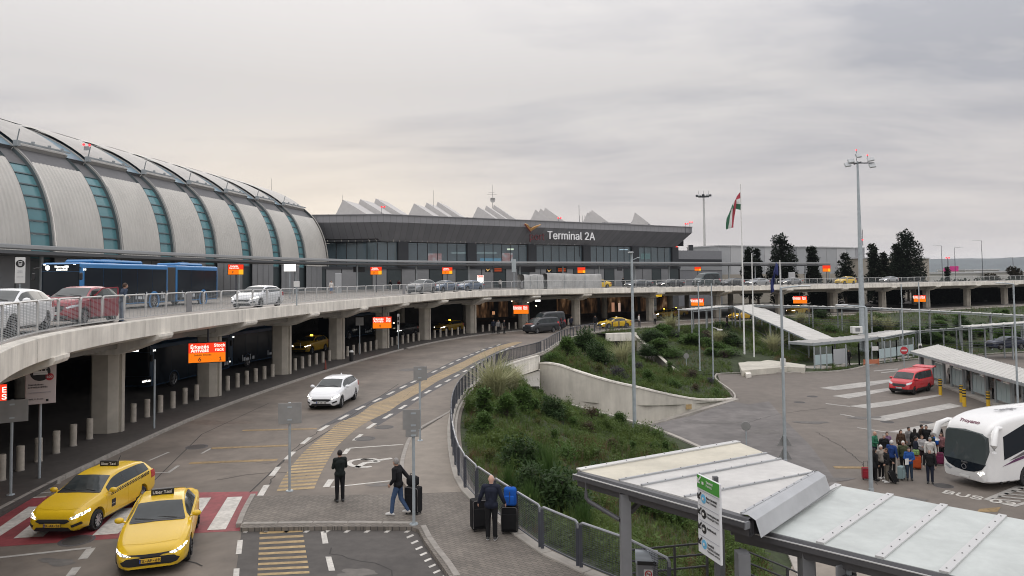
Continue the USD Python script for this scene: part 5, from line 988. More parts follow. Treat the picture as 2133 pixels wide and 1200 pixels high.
def arches(b, axs, R, w):
    for a in axs: b = b - m3.Manifold.cylinder(.5, R + .07, -1, 24).rotate([90, 0, 0]).translate([a, w / 2 + .25, R]) - m3.Manifold.cylinder(.5, R + .07, -1, 24).rotate([90, 0, 0]).translate([a, -w / 2 + .25, R])
    return b
bus_blue = mat('bus_blue', (.02, .15, .36), .3, coat=.4); bus_blue_d = mat('bus_blue_dark', (.01, .04, .08), .35); bus_black = mat('bus_glass', (.007, .010, .014), .12, spec=.25); bellows_m = mat('bellows', (.07, .065, .06), .8)
led = glow('led_white', (1, .97, .9), 2.5)
def city_bus(name, label, pos, heading, col, group=None, artic=True, led_on=True, hl=lamp_dim):
    t = thing(name, label, 'bus', pos, heading, group); w, H = 2.55, 3.05
    secs = [(-5.2, 5.0)] + ([(-13.2, -6.4)] if artic else [])
    axs = [[2.3, -3.3], [-10.6]] if artic else [[2.3, -3.3]]
    for (a, b), ax in zip(secs, axs):
        fr = .3 if b == 5.0 else .12
        B, B2 = rbox(a, b, w, .3, H, .14, fr), rbox(a, b, w, .3, H, .14, fr, .012); BB = arches(B, ax, .48, w)
        part(t, 'body' if b == 5. else 'rear_body', BB, col, 32)
        for s in (1, -1):
            n = 5 if b == 5. else 3; e = np.linspace(a + .25, b - .45 if b == 5. else b - .1, n + 1)
            for i in range(n): part(t, 'side_window', (B2 ^ prismy([(e[i] + .015, .42), (e[i + 1] - .015, .42), (e[i + 1] - .015, 2.72), (e[i] + .015, 2.72)], .9 if s > 0 else -1.5, 1.5 if s > 0 else -.9)) - B - m3.Manifold.compose([m3.Manifold.cylinder(4, .62, -1, 24, True).rotate([90, 0, 0]).translate([q, 0, .48]) for q in ax]), bus_black, 25)
        for q in ax:
            for s in (1, -1): wheel(t, q, s * (w / 2 - .16), .48, .3, s, rim_m, 8)
        part(t, 'roof_unit', cat(cbox(((a + b) / 2 + .5, 0, H + .1), ((b - a) * .55, 1.9, .26), .1), cbox(((a + b) / 2 + 1.2, .6, H + .25), (1.0, .4, .06), .02)), col, 30)
        if b == 5.:
            part(t, 'windscreen', (B2 ^ prismx([(-1.2, 1.0), (1.2, 1.0), (1.2, 2.5), (-1.2, 2.5)], 4.3, 5.2)) - B, bus_black, 25); part(t, 'front_panel', (B2 ^ prismx([(-1.25, .42), (1.25, .42), (1.25, .985), (-1.25, .985)], 4.5, 5.2)) - B, bus_black, 25)
            D = part(t, 'destination_board', (B2 ^ prismx([(-1.2, 2.52), (1.2, 2.52), (1.2, 2.95), (-1.2, 2.95)], 4.3, 5.2)) - B, bus_black, 25)
            if led_on:
                for i, w_ in enumerate(('Nem szállít', 'utasokat!')): tm = text(w_, .13, .004); part(D, 'display_text', place(centred(xf(tm, scale=.95)), (5.02, .15, 2.80 - i * .17), (0, 1, 0), (0, 0, 1)), led)
                part(D, 'display_disc', place(lathe([(0, .012), (.13, .012), (.15, 0)], 16), (5.02, -.75, 2.73), (0, 1, 0), (0, 0, 1)), led)
                part(t, 'number_display', place(centred(text('148', .11, .004)), (4.55, 1.292, 2.62), (-1, 0, 0), (0, 0, 1)), led)
            for s in (1, -1): part(t, 'headlight', (B2 ^ prismx([(s * .75, .62), (s * 1.25, .68), (s * 1.25, .82), (s * .8, .75)], 4.4, 5.2)) - B, hl, 25); part(t, 'mirror', cbox((5.2, s * 1.5, 2.2), (.14, .2, .45), .05), trim_b); part(t, 'mirror_arm', tube([(4.85, s * 1.2, 2.75), (5.2, s * 1.5, 2.7), (5.2, s * 1.5, 2.4)], .03, 5), trim_b); part(t, 'marker_lamp', cbox((5.0, s * .95, 2.92), (.05, .16, .05), .01), led)
        else: part(t, 'tail_light', cat(box((a + .0, .9, .9), (.05, .25, .12))), tail_on); part(t, 'tail_light', box((a, -.9, .9), (.05, .25, .12)), tail_on)
    if artic:
        rows = []
        for x_ in np.linspace(-6.45, -5.15, 27): k_ = .06 * (int(round((x_ + 6.45) / .05)) % 2); rows.append([(x_, y * (1.2 - k_), z - (k_ if z > 2 else 0)) for y, z in ((-1, .4), (-1, 2.9), (1, 2.9), (1, .4))])
        part(t, 'bellows', loft(rows, True), bellows_m)
    for s in (1,):
        sk = [box((x_, s * 1.29, .62 + h_ / 2), (w_, .012, h_)) for x_, w_, h_ in ((-4.3, .08, .5), (-4.5, .1, .35), (-4.75, .25, .25), (-5.0, .06, .55), (-2.3, .1, .5), (-2.0, .25, .3), (-1.5, .5, .2), (-1.0, .1, .42), (-7.2, .08, .5), (-7.5, .3, .28), (-8.0, .5, .2), (-8.5, .1, .45), (-9.0, .35, .25))]
        part(t, 'city_silhouette_print', cat(*sk), mat('print_white', (.55, .58, .6), .5), kind='stuff')
        for x_ in ([-3.3, -10.6] if artic else []):
            v, f = arr(lathe([(.54, 0), (.54, .02), (.68, .02), (.70, 0)], 24)); part(t, 'arch_trim', (np.column_stack([v[:, 0] + x_, s * (1.275 + v[:, 2]), v[:, 1] + .48]), f), col)
    return t
bp0 = np.array([-27.55, 45.0]); bp1 = np.array([-26.4, 62.6]); bd = (bp0 - bp1) / np.linalg.norm(bp0 - bp1); bc = bp0 - bd * 5.0
city_bus('articulated_bus', 'blue articulated city bus with black windows at the terminal kerb', (bc[0], bc[1], 5.22), math.atan2(bd[1], bd[0]), bus_blue)
for i, (u, o, lb) in enumerate(((365, 8.8, 'dark blue bus with a lit headlight between the first two pillars under the deck'), (520, 9.2, 'dark blue bus behind the second pillar under the deck'), (735, 13, 'dark blue bus behind the yellow taxi under the deck'))):
    p, h = low(u, o); city_bus('parked_bus', lb, p, h, bus_blue_d, 'buses under the elevated road', False, i < 2, lamp_on if i < 2 else lamp_dim)
# coach
cw = mat('coach_white', (.72, .72, .71), .25, coat=.6, var=.03, scale=1.); cg = mat('coach_glass', (.05, .06, .062), .08, spec=.5)
cl_, cr_ = at(1965, 984, -3.12), at(2062, 1010, -3.12); fcn = (cl_ + cr_) / 2; dirn = np.array([-(cl_ - cr_)[1], (cl_ - cr_)[0]]); dirn = dirn / np.linalg.norm(dirn); dirn = dirn if dirn[1] < 0 else -dirn
coach = thing('white_coach', 'white touring coach with large dark windscreen and purple swoosh', 'coach', (*(fcn[:2] - dirn * 6.0), -3.49), math.atan2(dirn[1], dirn[0]))
w, H = 2.5, 3.62
def coachbody(e):
    rows = []; xs = [-6.2, -6.15, -6.0, 2.5, 3.2, 4.0, 4.6, 5.1, 5.5, 5.8, 5.97]; top_ = [3.4, 3.52, 3.6, 3.62, 3.6, 3.55, 3.47, 3.36, 3.2, 2.98, 2.72]; wp = [.9, .96, 1, 1, 1, 1, 1, 1, .985, .945, .88]; bt = [.45, .4, .35, .32, .32, .32, .33, .34, .36, .38, .4]
    xx = np.concatenate([np.linspace(-6.2, -6, 4), np.linspace(-5.9, 5.97, 50)]); ft, fw, fb = PchipInterpolator(xs, top_), PchipInterpolator(xs, wp), PchipInterpolator(xs, bt)
    for q in xx:
        h_, ww, b = float(ft(q)), w / 2 * float(fw(q)), float(fb(q)); half = [(0, b), (.9 * ww, b), (.985 * ww, b + .08), (ww, b + .3), (ww, min(1.6, h_ * .5)), (.985 * ww, h_ * .75), (.955 * ww, h_ * .9), (.9 * ww, h_ * .955), (.75 * ww, h_ * .985), (.4 * ww, h_), (0, h_)]
        rows.append([(q + (.12 * max(0, 1 - (z - .9) ** 2) if q > 5.2 else 0) * min(1, (q - 5.2) / .7), y, z) for y, z in half + [(-y, z) for y, z in half[-2:0:-1]]])
    rows = np.array(rows); n = rows.shape[1]; v, f = loft(rows, True); k = len(v); v = np.vstack([v, rows[0].mean(0), rows[-1].mean(0) + [.03, 0, 0]]); e_ = (len(rows) - 1) * n
    f = np.vstack([f, [[i, (i + 1) % n, k] for i in range(n)], [[e_ + (i + 1) % n, e_ + i, k + 1] for i in range(n)]]); t = trimesh.Trimesh(v, f, process=False)
    if t.volume < 0: f = f[:, ::-1]; t = trimesh.Trimesh(v, f, process=False)
    if e: v = v + t.vertex_normals * e
    return m3.Manifold(m3.Mesh(np.asarray(v, np.float32), np.asarray(f, np.uint32)))
CB, CB2 = coachbody(0), coachbody(.015); cax = [3.35, -2.6, -3.9]
part(coach, 'body', arches(CB, cax, .5, w), cw, 35)
wsp = [(-1.12, 2.55), (-.9, 2.72), (0, 2.8), (.9, 2.72), (1.12, 2.55), (1.16, 1.9), (1.1, 1.3), (.9, .98), (.5, .8), (0, .75), (-.5, .8), (-.9, .98), (-1.1, 1.3), (-1.16, 1.9)]
part(coach, 'windscreen', (CB2 ^ prismx(wsp[:7] + [(1.11, 1.255), (-1.11, 1.255)] + wsp[-2:], 4.6, 6.4)) - CB, cg, 25); part(coach, 'lower_black_panel', (CB2 ^ prismx([(-1.11, 1.26)] + [(1.11, 1.26), (.9, .98), (.5, .82), (0, .77), (-.5, .82), (-.9, .98)], 5.2, 6.4)) - CB, bus_black, 25)
for s in (1, -1):
    part(coach, 'headlight', (CB2 ^ prismx([(s * .66, .78), (s * .98, .93), (s * 1.06, .84), (s * .8, .68)], 5.5, 6.4)) - CB, lamp_on if s > 0 else lamp_dim, 25)
    e = [5.0, 3.4, 1.6, -.2, -2.0, -3.8, -5.8]
    for i in range(6): part(coach, 'side_window', (CB2 ^ prismy([(e[i] - .03, 1.45 if i == 0 else 1.7), (e[i + 1] + .03, 1.85 if i == 0 else 1.7), (e[i + 1] + .03, 3.05), (e[i] - .03, 2.55 if i == 0 else 3.05)], .6 if s > 0 else -1.5, 1.5 if s > 0 else -.6)) - CB, bus_black, 25)
    part(coach, 'swoosh', (CB2 ^ prismy([(5.1, 1.15), (4.2, 1.42), (3.2, 1.62), (2.2, 1.68), (2.2, 1.52), (3.2, 1.47), (4.2, 1.3)], .6 if s > 0 else -1.5, 1.5 if s > 0 else -.6)) - CB, mat('swoosh_purple', (.09, .03, .08), .3), 25)
    part(coach, 'swoosh_dark', (CB2 ^ prismy([(4.6, 1.4), (3.6, 1.72), (2.5, 1.95), (2.2, 1.95), (2.2, 1.72), (3.2, 1.66), (4.2, 1.45)], .6 if s > 0 else -1.5, 1.5 if s > 0 else -.6)) - CB, mat('swoosh_grey', (.10, .09, .095), .3), 25)
    part(coach, 'mirror', tube([(4.7, s * 1.05, 2.95), (5.5, s * 1.3, 3.0), (5.9, s * 1.5, 2.8), (6.05, s * 1.55, 2.3), (6.0, s * 1.52, 1.95)], [.07, .12, .16, .18, .12], 8), cw, 50)
    for a in cax: wheel(coach, a, s * (w / 2 - .17), .5, .32, s, mat('rim_steel', (.3, .3, .31), .35, .7), 8)
tm = centred(text('Troyano', .2, .006)); part(coach, 'name_lettering', place(tm, (5.62, 0, 3.14), (0, 1, 0), (-.75, 0, .6)), mat('letter_purple', (.13, .02, .05), .5))
tm = centred(text('Sergio', .32, .006)); part(coach, 'roof_lettering', place(tm, (3.4, .3, 3.635), (-1, 0.0, 0), (0, -1, 0)), mat('letter_grey', (.2, .2, .21), .5))
part(coach, 'front_badge', place(lathe([(.10, .012), (.13, .012), (.13, 0)], 18), (6.1, 0, .98), (0, 1, 0), (0, 0, 1)), rim_m); part(coach, 'front_emblem', cbox((6.08, 0, 1.18), (.02, .34, .08), .01), mat('badge', 'x'))
part(coach, 'number_plate', cbox((6.12, 0, .52), (.02, .52, .11), .004), plate_w); part(coach, 'roof_hatch', cbox((1.0, 0, 3.62), (1.6, .9, .1), .04), cw); part(coach, 'roof_vent', cbox((4.45, 0, 3.43), (.12, 1.0, .03), .01), trim_b)
part(coach, 'door_opening', cat(box((1.9, w / 2 + .002, 1.45), (.9, .03, 2.0))), ink); part(coach, 'open_door', cbox((2.1, w / 2 + .45, 1.65), (.95, .06, 1.9), .02), mat('door_pane_grey', (.5, .52, .53), .3)); part(coach, 'lower_skirt', cat(*[box((x_, s * (w / 2 - .02), .38), (.12, .05, .08)) for x_ in (5.2, 4.7) for s in (1, -1)]), trim_b)
# ================================================================ arrivals hall front under the deck
ah = thing('arrivals_hall_front', 'dim arrivals hall front under the elevated road with warm lit shop windows', 'building')
s_r = S_E[np.argmin([abs(uv(E(q, 24, 2))[0] - 1450) + (900 if E(q)[0] > 40 else 0) for q in S_E])]
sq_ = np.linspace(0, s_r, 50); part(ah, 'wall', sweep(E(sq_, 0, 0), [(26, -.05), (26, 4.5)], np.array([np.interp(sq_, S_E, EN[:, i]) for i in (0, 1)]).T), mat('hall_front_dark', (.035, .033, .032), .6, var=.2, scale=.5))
part(ah, 'end_wall', quad([*E(s_r, 26, 0)[:2], 0], [*E(s_r, 40, 0)[:2], 0], [*E(s_r, 40, 0)[:2], 4.5], [*E(s_r, 26, 0)[:2], 4.5]), concrete_soffit)
shop = usdkit.material(stage, '/World/Looks/lit_shop', {'g': ('geometry', {}), 'm': ('mapping', {'scale': (1.4, 1.4, .5)}), 'n': ('noise_texture', {'scale': .8, 'detail': 2.}), 'r': ('rgb_ramp', {'ramp': [(.35, (.01, .006, .004)), (.52, (.08, .042, .022)), (.63, (.25, .13, .065)), (.74, (.6, .42, .26))]}), 'e': ('emission', {'strength': .28})}, [('g.position', 'm.vector'), ('m.vector', 'n.vector'), ('n.fac', 'r.fac'), ('r.color', 'e.color')], surface='e.emission')
def s_at(u, o, z): return min([q for q in S_E if E(q)[1] > 20 and E(q)[0] < 200], key=lambda q: abs(uv(E(q, o, z))[0] - u))
for u0, u1 in ((985, 1030), (1035, 1062), (1066, 1085), (1160, 1190), (1194, 1205), (1212, 1245), (1250, 1290), (1296, 1330), (1334, 1360), (1370, 1400)):
    a, b = E(s_at(u0, 25.9, 2), 25.9, 0), E(s_at(u1, 25.9, 2), 25.9, 0); a[2] = b[2] = 0; part(ah, 'shop_window', quad(a + [0, 0, .3], b + [0, 0, .3], b + [0, 0, 3.4], a + [0, 0, 3.4]), shop)
wl_ = glow('lit_white', (1, .97, .92), 1.6); dotl = glow('lit_dot', (1, .85, .6), 5.)
for u, v, y, w, h, m_ in ((1120, 625, 112, .85, .5, wl_), (1277, 640, 122, .5, 1.5, glow('lit_poster', (.7, .35, .22), .5)), (1290, 640, 122, .4, 1.4, glow('lit_poster2', (.75, .5, .4), .6)), (1028, 652, 112, .45, .5, glow('lit_poster3', (.8, .4, .2), .5))):
    p = aty(u, v, y); part(ah, 'lit_sign', place(cbox((0, 0, 0), (w, h, .1), .01), p, (.94, .34, 0), (0, 0, 1)), m_)
for u, v, y in ((1066, 627, 110), (1270, 614, 115), (1278, 614, 115), (1287, 614, 115), (1100, 630, 108), (1160, 617, 112), (1235, 617, 112), (820, 673, 92), (1117, 637, 108)): part(ah, 'ceiling_lamp', xf(trimesh.creation.icosphere(1, .09), aty(u, v, y)), dotl)
tx = thing('taxi_sign', 'small lit yellow taxi sign hanging under the far deck', 'sign', aty(1373, 615, 116)); part(tx, 'box', place(cbox((0, 0, 0), (1.0, .42, .12), .02), (0, 0, 0), (.92, .38, 0), (0, 0, 1)), glow('lit_yellow', (1, .62, .04), .9)); part(tx, 'lettering', place(centred(text('TAXI', .25, .004)), (.03, -.07, 0), (.92, .38, 0), (0, 0, 1)), ink); part(tx, 'hanger', bar((0, 0, .2), (0, 0, .6), .05), trim_b)

# ================================================================ lit orange signs
lr, lo_, ly = glow('lit_red', (1., .055, .02), .95), glow('lit_orange', (1., .22, .012), .95), glow('lit_amber', (1., .50, .03), 1.0)
lw_ = glow('lit_letters', (1, .85, .75), 1.4)
def litsign(u0, u1, v0, v1, y, label, words=None, deck=False, group='lit orange and red signs', depth=.18, ztop=None, split=.62):
    a, b, c = aty(u0, v0, y), aty(u1, v0, y), aty(u0, v1, y); w, h = b[0] - a[0], a[2] - c[2]; w = abs(w); o = aty((u0 + u1) / 2, (v0 + v1) / 2, y)
    zb = (DECKZ(y) - .13 if deck else 0.); t = thing('lit_sign', label, 'sign', (o[0], o[1], o[2]), 0, group); th = math.atan2(o[0], o[1]) * -1.0; ax = np.array([math.cos(th), math.sin(th), 0]); up_ = np.array([0, 0, 1.]); n = np.cross(ax, up_)
    part(t, 'case', place(cbox((0, 0, -depth / 2), (w + .06, h + .06, depth), .02), (0, 0, 0), ax, up_), trim_b)
    part(t, 'red_field', place(box((0, h * .24, .004), (w, h * .5, .01)), (0, 0, 0), ax, up_), lr)
    if deck: part(t, 'orange_field', place(box((-w * .15, -h * .25, .004), (w * .68, h * .48, .01)), (0, 0, 0), ax, up_), lo_); part(t, 'amber_field', place(box((w * .345, -h * .25, .004), (w * .3, h * .48, .01)), (0, 0, 0), ax, up_), ly)
    else: part(t, 'orange_field', place(box((0, -h * .25, .004), (w, h * .48, .01)), (0, 0, 0), ax, up_), lo_)
    if words:
        for s, hh, x, yy, m_ in words: part(t, 'lettering', place(centred(text(s, hh * h, .004)), ax * (x * w) + up_ * (yy * h) + n * .014, ax, up_), lw_ if m_ else ink)
    if deck: part(t, 'post', tube([(0, .12, zb - o[2]), (0, .12, 0)], .07, 6), steel_d)
    else: part(t, 'hanger', bar((0, .12, h / 2), (0, .12, 4.5 - o[2] if o[2] < 4.3 else h / 2 + .2), .08), steel_d)
    return t
words_big = [('Érkezés', .17, -.2, .33, 1), ('Arrivals', .17, -.2, .12, 1), ('Stock', .15, .34, .36, 1), ('rock', .15, .34, .14, 1), ('Indulás  Érkezés', .075, -.12, -.1, 0), ('6', .2, -.2, -.33, 0), ('1', .18, .36, -.33, 0)]
wsm = [('Érkezés', .17, -.2, .33, 1), ('Arrivals', .17, -.2, .12, 1), ('Bus', .16, .34, .33, 1), ('stop', .16, .34, .12, 1), ('5', .2, -.1, -.3, 0)]
litsign(396, 467, 714, 755, 41.0, 'large lit arrivals sign with a 6 in front of the second pillar', words_big)
litsign(777, 815, 660, 684, 72.0, 'lit arrivals sign with black number 5 on the fifth pillar', wsm)
ws2 = [('Érkezés', .2, -.25, .3, 1), ('Arrivals', .2, -.25, .1, 1), ('Bus', .2, .28, .3, 1), ('taxi', .2, .28, .1, 1)]
litsign(1070, 1101, 636, 654, 98.0, 'lit arrivals sign left of the two black vans', ws2); litsign(1440, 1466, 622, 637, 114, 'lit arrivals sign behind two thin lamp posts', ws2); litsign(1653, 1680, 617, 632, 124, 'lit arrivals sign right of the blue flag below the far deck', ws2); litsign(1905, 1927, 615, 629, 135, 'lit arrivals sign farthest right, behind a thin post', ws2)
litsign(-46, 8, 802, 872, 26., 'lit arrivals sign cut off by the left picture edge', [('E', .16, .42, .33, 1), ('S', .16, .42, .12, 1)])
for u0, u1, v0, v1, y, lb in ((476, 506, 551, 572, 66, 'lit orange and yellow departures sign behind the rear of the blue bus'), (772, 795, 556, 572, 96, 'lit orange departures sign left of the grey off-roader'), (921, 942, 557, 571, 107, 'lit orange departures sign above the slate blue saloons'), (1203, 1219, 557, 569, 125, 'lit orange departures sign above the plastic-wrapped stack'), (1447, 1460, 556, 564, 140, 'lit orange departures sign over the tall dark van'), (1714, 1729, 553, 566, 160, 'lit orange departures sign at the far end of the canopy')):
    litsign(u0, u1, v0, v1, y, lb, [('Indulás', .15, -.1, .33, 1), ('Departures', .13, -.1, .13, 1), ('2', .2, -.2, -.25, 0)] if u0 < 1000 else None, True)
def board(name, label, cat_, u0, u1, v0, v1, y, base, m_, group=None, rows=(), post=.05, thick=.06, yaw=None):
    a, b, c = aty(u0, v0, y), aty(u1, v0, y), aty(u0, v1, y); w, h = abs(b[0] - a[0]), a[2] - c[2]; o = aty((u0 + u1) / 2, (v0 + v1) / 2, y); th = -math.atan2(o[0], o[1]) if yaw is None else yaw; ax = np.array([math.cos(th), math.sin(th), 0]); n = np.cross(ax, [0, 0, 1.])
    t = thing(name, label, cat_, (o[0], o[1], base), th, group); zc = o[2] - base
    part(t, 'panel', cbox((0, 0, zc), (w, thick, h), .012), m_)
    if post: part(t, 'post', tube([(0, thick / 2 + post, 0), (0, thick / 2 + post, zc + h / 2)], post, 8), galv)
    for nm, me, mm in rows: part(t, nm, place(me, (0, -thick / 2 - .003, zc), (1, 0, 0), (0, 0, 1)), mm)
    return t, w, h
signback = mat('sign_back', (.23, .228, .22), .5, .15, var=.1, scale=3)
dsp = lambda r, x=0., y=0., n=20: xf(lathe([(0, .004), (r, .004), (r, 0)], n), (x, y, 0))
board('lit_display', 'small lit white display board above the white estate car', 'display', 592, 616, 550, 565, 72, 5.22, wl_, rows=[('lettering', centred(text('10:23', .16, .003)), mat('ink_grey', (.2, .2, .25), .5))])
board('lit_display', 'narrow lit white display with red header at the terminal doors', 'display', 994, 1007, 573, 590, 122, 5.3, wl_, rows=[('header', box((0, .45, .004), (.9, .4, .01)), lr), ('lettering', xf(centred(text('N 23', .25, .003)), (0, .45, .012)), lw_)])
board('bus_stop_sign', 'tall white bus stop sign with black disc beside the blue bus', 'sign', 33, 51, 536, 590, 47, 5.2, plate_w, rows=[('disc', dsp(.24, 0, .42), ink), ('bus_symbol', xf(cat(box((0, .05, .008), (.2, .2, .006)), box((0, -.1, .008), (.16, .05, .006))), (0, .42, 0)), plate_w), ('window_symbol', box((0, .48, .014), (.15, .09, .004)), ink)] + [('lettering', xf(centred(text(s, .05, .003, False)), (0, y_, .002)), mat('ink_grey', 'x')) for s, y_ in (('Megálló', -.05), ('Bus stop', -.16), ('100E 200E', -.42))])
t, w, h = board('minibus_sign', 'pale minibus sign with a black disc and red dot in front of the pillars', 'sign', 58, 112, 756, 841, 26.4, .12, mat('sign_pale', (.50, .44, .42), .5), thick=.12, rows=[('disc', dsp(.31, -.02, .40, 28), ink), ('van_symbol', xf(cat(cbox((0, .03, .006), (.42, .15, .006), .003), box((.01, -.08, .006), (.44, .06, .006))), (-.02, .42, 0)), plate_w), ('van_window_symbol', cat(*[box((-.16 + .12 * i, .47, .012), (.09, .06, .004)) for i in range(4)]), ink), ('red_dot', dsp(.13, .26, .22), mat('sign_red', (.45, .03, .04), .5)), ('dot_lettering', xf(centred(text('100', .07, .003)), (.26, .22, .006)), plate_w)] + [('lettering', xf((lambda m: (m[0] - [m[0][:, 0].min(), 0, 0], m[1]))(text(s, hh, .003, bld)), (-.38, y_, .002)), mm) for s, hh, y_, bld, mm in (('Szerződéses', .055, -.06, True, ink), ('személyszállítás', .055, -.15, True, ink), ('Contracted transport only', .042, -.33, False, mat('ink_grey', 'x')), ('Hétfő, 0-24 óra', .045, -.56, True, ink))] + [('pictogram', box((.2, -.6, .004), (.08, .08, .006)), ink)])
def signback_post(label, panels, ub, vb, z, ptop, r=.045):
    b = at(ub, vb, z); t = thing('road_sign', label, 'sign', b, -math.atan2(b[0], b[1]), 'road signs seen from behind'); zt = aty(*ptop, b[1])[2] - z
    part(t, 'post', tube([(0, 0, 0), (0, 0, zt)], r, 10), galv); part(t, 'foot', lathe([(r, .03), (r + .07, .03), (r + .08, 0)], 10), galv)
    for u0, u1, v0, v1 in panels:
        a, c, d = aty(u0, v0, b[1]), aty(u1, v1, b[1]), aty(ub, v0, b[1]); w = abs(c[0] - a[0]); h = a[2] - c[2]; xo = (a[0] + c[0]) / 2 - (d[0] + aty(ub, v1, b[1])[0]) / 2 if ub is not None else 0
        part(t, 'panel', cbox((xo, -.07 - .0, (a[2] + c[2]) / 2 - z), (w, .02, h), .006), signback); part(t, 'clamp', cat(*[box((0, -.04, (a[2] + c[2]) / 2 - z + q * h * .3), (.14, .09, .05)) for q in (-1, 1)]), galv)
    return t
signback_post('grey back of a road sign on a post at the left edge beside the bollards', [(-8, 50, 833, 879)], 22, 1031, .12, (24, 832)); s1 = signback_post('grey back of a square road sign standing at the end of the yellow hatching', [(580, 627, 839, 882)], 603, 1023, .0, (603, 838))
signback_post('grey backs of two road signs on the post beside the man with black suitcases', [(840, 877, 852, 893), (846, 873, 893, 909)], 862, 1092, .11, (861, 856)); signback_post('grey back of a small road sign at the far end of the concrete pavement', [(862, 890, 763, 792)], 875, 918, .11, (875, 764))
signback_post('oval grey back of a sign standing on the grey driveway', [], 1555, 935, -3.5, (1554, 878), .04)
part('/World/road_sign_004', 'panel', xf(place(lathe([(0, .02), (.26, .02), (.28, 0), (0, 0)], 20), (0, -.06, 0), (1, 0, 0), (0, 0, 1)), (0, 0, aty(1554, 887, at(1555, 935, -3.5)[1])[2] + 3.5)), signback)
b = at(1430, 772, -3.3); t = thing('road_sign', 'small round sign back at the foot of the far planted bank', 'sign', b, 0, 'road signs seen from behind'); part(t, 'post', tube([(0, 0, 0), (0, 0, 1.9)], .04, 6), galv); part(t, 'panel', place(lathe([(0, .02), (.3, .02), (.3, 0), (0, 0)], 16), (0, -.05, 1.6), (1, 0, 0), (0, 0, 1)), signback)
for u, v0, vb, lb in ((321, 750, 892, 'slim bare grey post between the bollards left of the second pillar'), (578, 640, 700, 'slim dark post under the deck left of the third pillar')):
    p = at(u, vb, .12); t = thing('bare_post', lb, 'post', p); part(t, 'post', tube([(0, 0, 0), (0, 0, aty(u, v0, p[1])[2] - .12)], .045, 8), galv); part(t, 'cap', lathe([(0, .02), (.05, .02), (.05, 0)], 8, (0, 0, aty(u, v0, p[1])[2] - .12)), galv)
board('bus_stop_sign', 'narrow white stop sign with black symbols before the fifth pillar', 'sign', 827, 832, 654, 688, 74, .12, plate_w, rows=[('symbol', box((0, .35, .004), (.18, .4, .006)), ink), ('symbol', box((0, -.1, .004), (.18, .3, .006)), ink)])
board('round_sign', 'round dark sign back on a post between the fourth and fifth pillars', 'sign', 741, 757, 661, 678, 69, .12, signback)
# concrete bollards
bol_m = mat('bollard_concrete', (.43, .39, .33), .8, var=.12, scale=6, var2=.15, scale2=1.5)
b0 = None; nb_ = 0
fr_lab = ['first', 'second', 'third', 'fourth', 'fifth', 'sixth']
where = ['left of the nearest pillar', 'between the first and second pillar', 'between the second and third pillar', 'between the third and fourth pillar', 'between the fourth and fifth pillar', 'between the fifth and sixth pillar', 'between the sixth and seventh pillar', 'before the black vans', 'right of the black vans', 'behind the yellow fastback taxi']
for gi in range(9):
    sA = pil_s[gi]
    for j in range(6):
        p = E(sA + 2.2 + j * 1.28, 2.5, .12); lb = f'pale concrete bollard, {fr_lab[j]} {where[gi]}'
        if b0 is None:
            b0 = thing('concrete_bollard', lb, 'bollard', p, 0, 'bollards under the deck'); part(b0, 'shaft', lathe([(.135, 0), (.135, .66), (.125, .68), (.125, .70), (.135, .72), (.135, .88), (.12, .9), (0, .9)], 18), bol_m, 40); part(b0, 'base_ring', lathe([(.15, 0), (.15, .03), (.136, .03)], 18), concrete)
        else: dup(b0, p, 0, lb)
t = thing('red_cone', 'small dark red traffic marker near the third pillar', 'traffic cone', at(678, 770, .12)); part(t, 'cone', lathe([(.14, 0), (.14, .04), (.09, .05), (.03, .75), (0, .76)], 14), mat('cone_red', (.16, .03, .02), .6)); part(t, 'base', cbox((0, 0, .02), (.34, .34, .04), .01), trim_b)
t = thing('litter_bin', 'small dark litter bin with pale lid beside the fourth pillar', 'litter bin', at(732, 752, .12)); part(t, 'body', lathe([(.17, 0), (.19, .75), (.0, .75)], 14), trim_b); part(t, 'lid', lathe([(.2, .75), (.2, .8), (.1, .92), (0, .93)], 14), plate_w)

# ================================================================ lamp posts, masts, flags
def pole(name, label, base, ztop, r0, r1, m_, group=None, cat_='lamp post'):
    t = thing(name, label, cat_, base, 0, group); part(t, 'pole', tube([(0, 0, 0), (0, 0, ztop - base[2])], [r0, r1], 12), m_, 40); part(t, 'base_flange', lathe([(r0, .3), (r0 * 1.15, .28), (r0 * 1.2, .05), (r0 * 2, .04), (r0 * 2, 0)], 12), m_); return t
def arm_lamp(t, z, dx, dy, m_=galv, L=None):
    L = math.hypot(dx, dy); d = np.array([dx, dy, 0]) / L
    part(t, 'arm', tube([(0, 0, z - .1), (0, 0, z), d * L * .3 + [0, 0, z + .05], d * L * .65 + [0, 0, z + .09]], .045, 6), m_, 50); part(t, 'lamp_head', place(cbox((0, 0, 0), (L * .42, .26, .1), .04), d * L * .82 + [0, 0, z + .1], d, np.cross([0, 0, 1.], d)), mat('lamp_head', (.45, .47, .48), .4))
b = at(1815, 1030, -3.5); zt = aty(1800, 640, b[1])[2]; t = pole('lamp_post', 'grey lamp post rising beside the waiting passengers, lamp arm to the left', b, zt, .10, .075, galv); arm_lamp(t, zt - b[2], -1.35, .1)
b = at(1636, 968, -3.5); zt = aty(1628, 600, b[1])[2]; t = pole('lamp_post', 'grey lamp post with two triangular sign backs near its foot', b, zt, .095, .065, galv); arm_lamp(t, zt - b[2], 1.7, .3)
for v in (930, 958):
    z = aty(1636, v, b[1])[2] + 3.5; part(t, 'triangle_sign', place(trimesh.creation.extrude_polygon(Polygon([(-.42, 0), (.42, 0), (.05, .66), (-.05, .66)]), .02, engine='earcut'), (0, .09, z), (-1, 0, 0), (0, 0, 1)), signback)
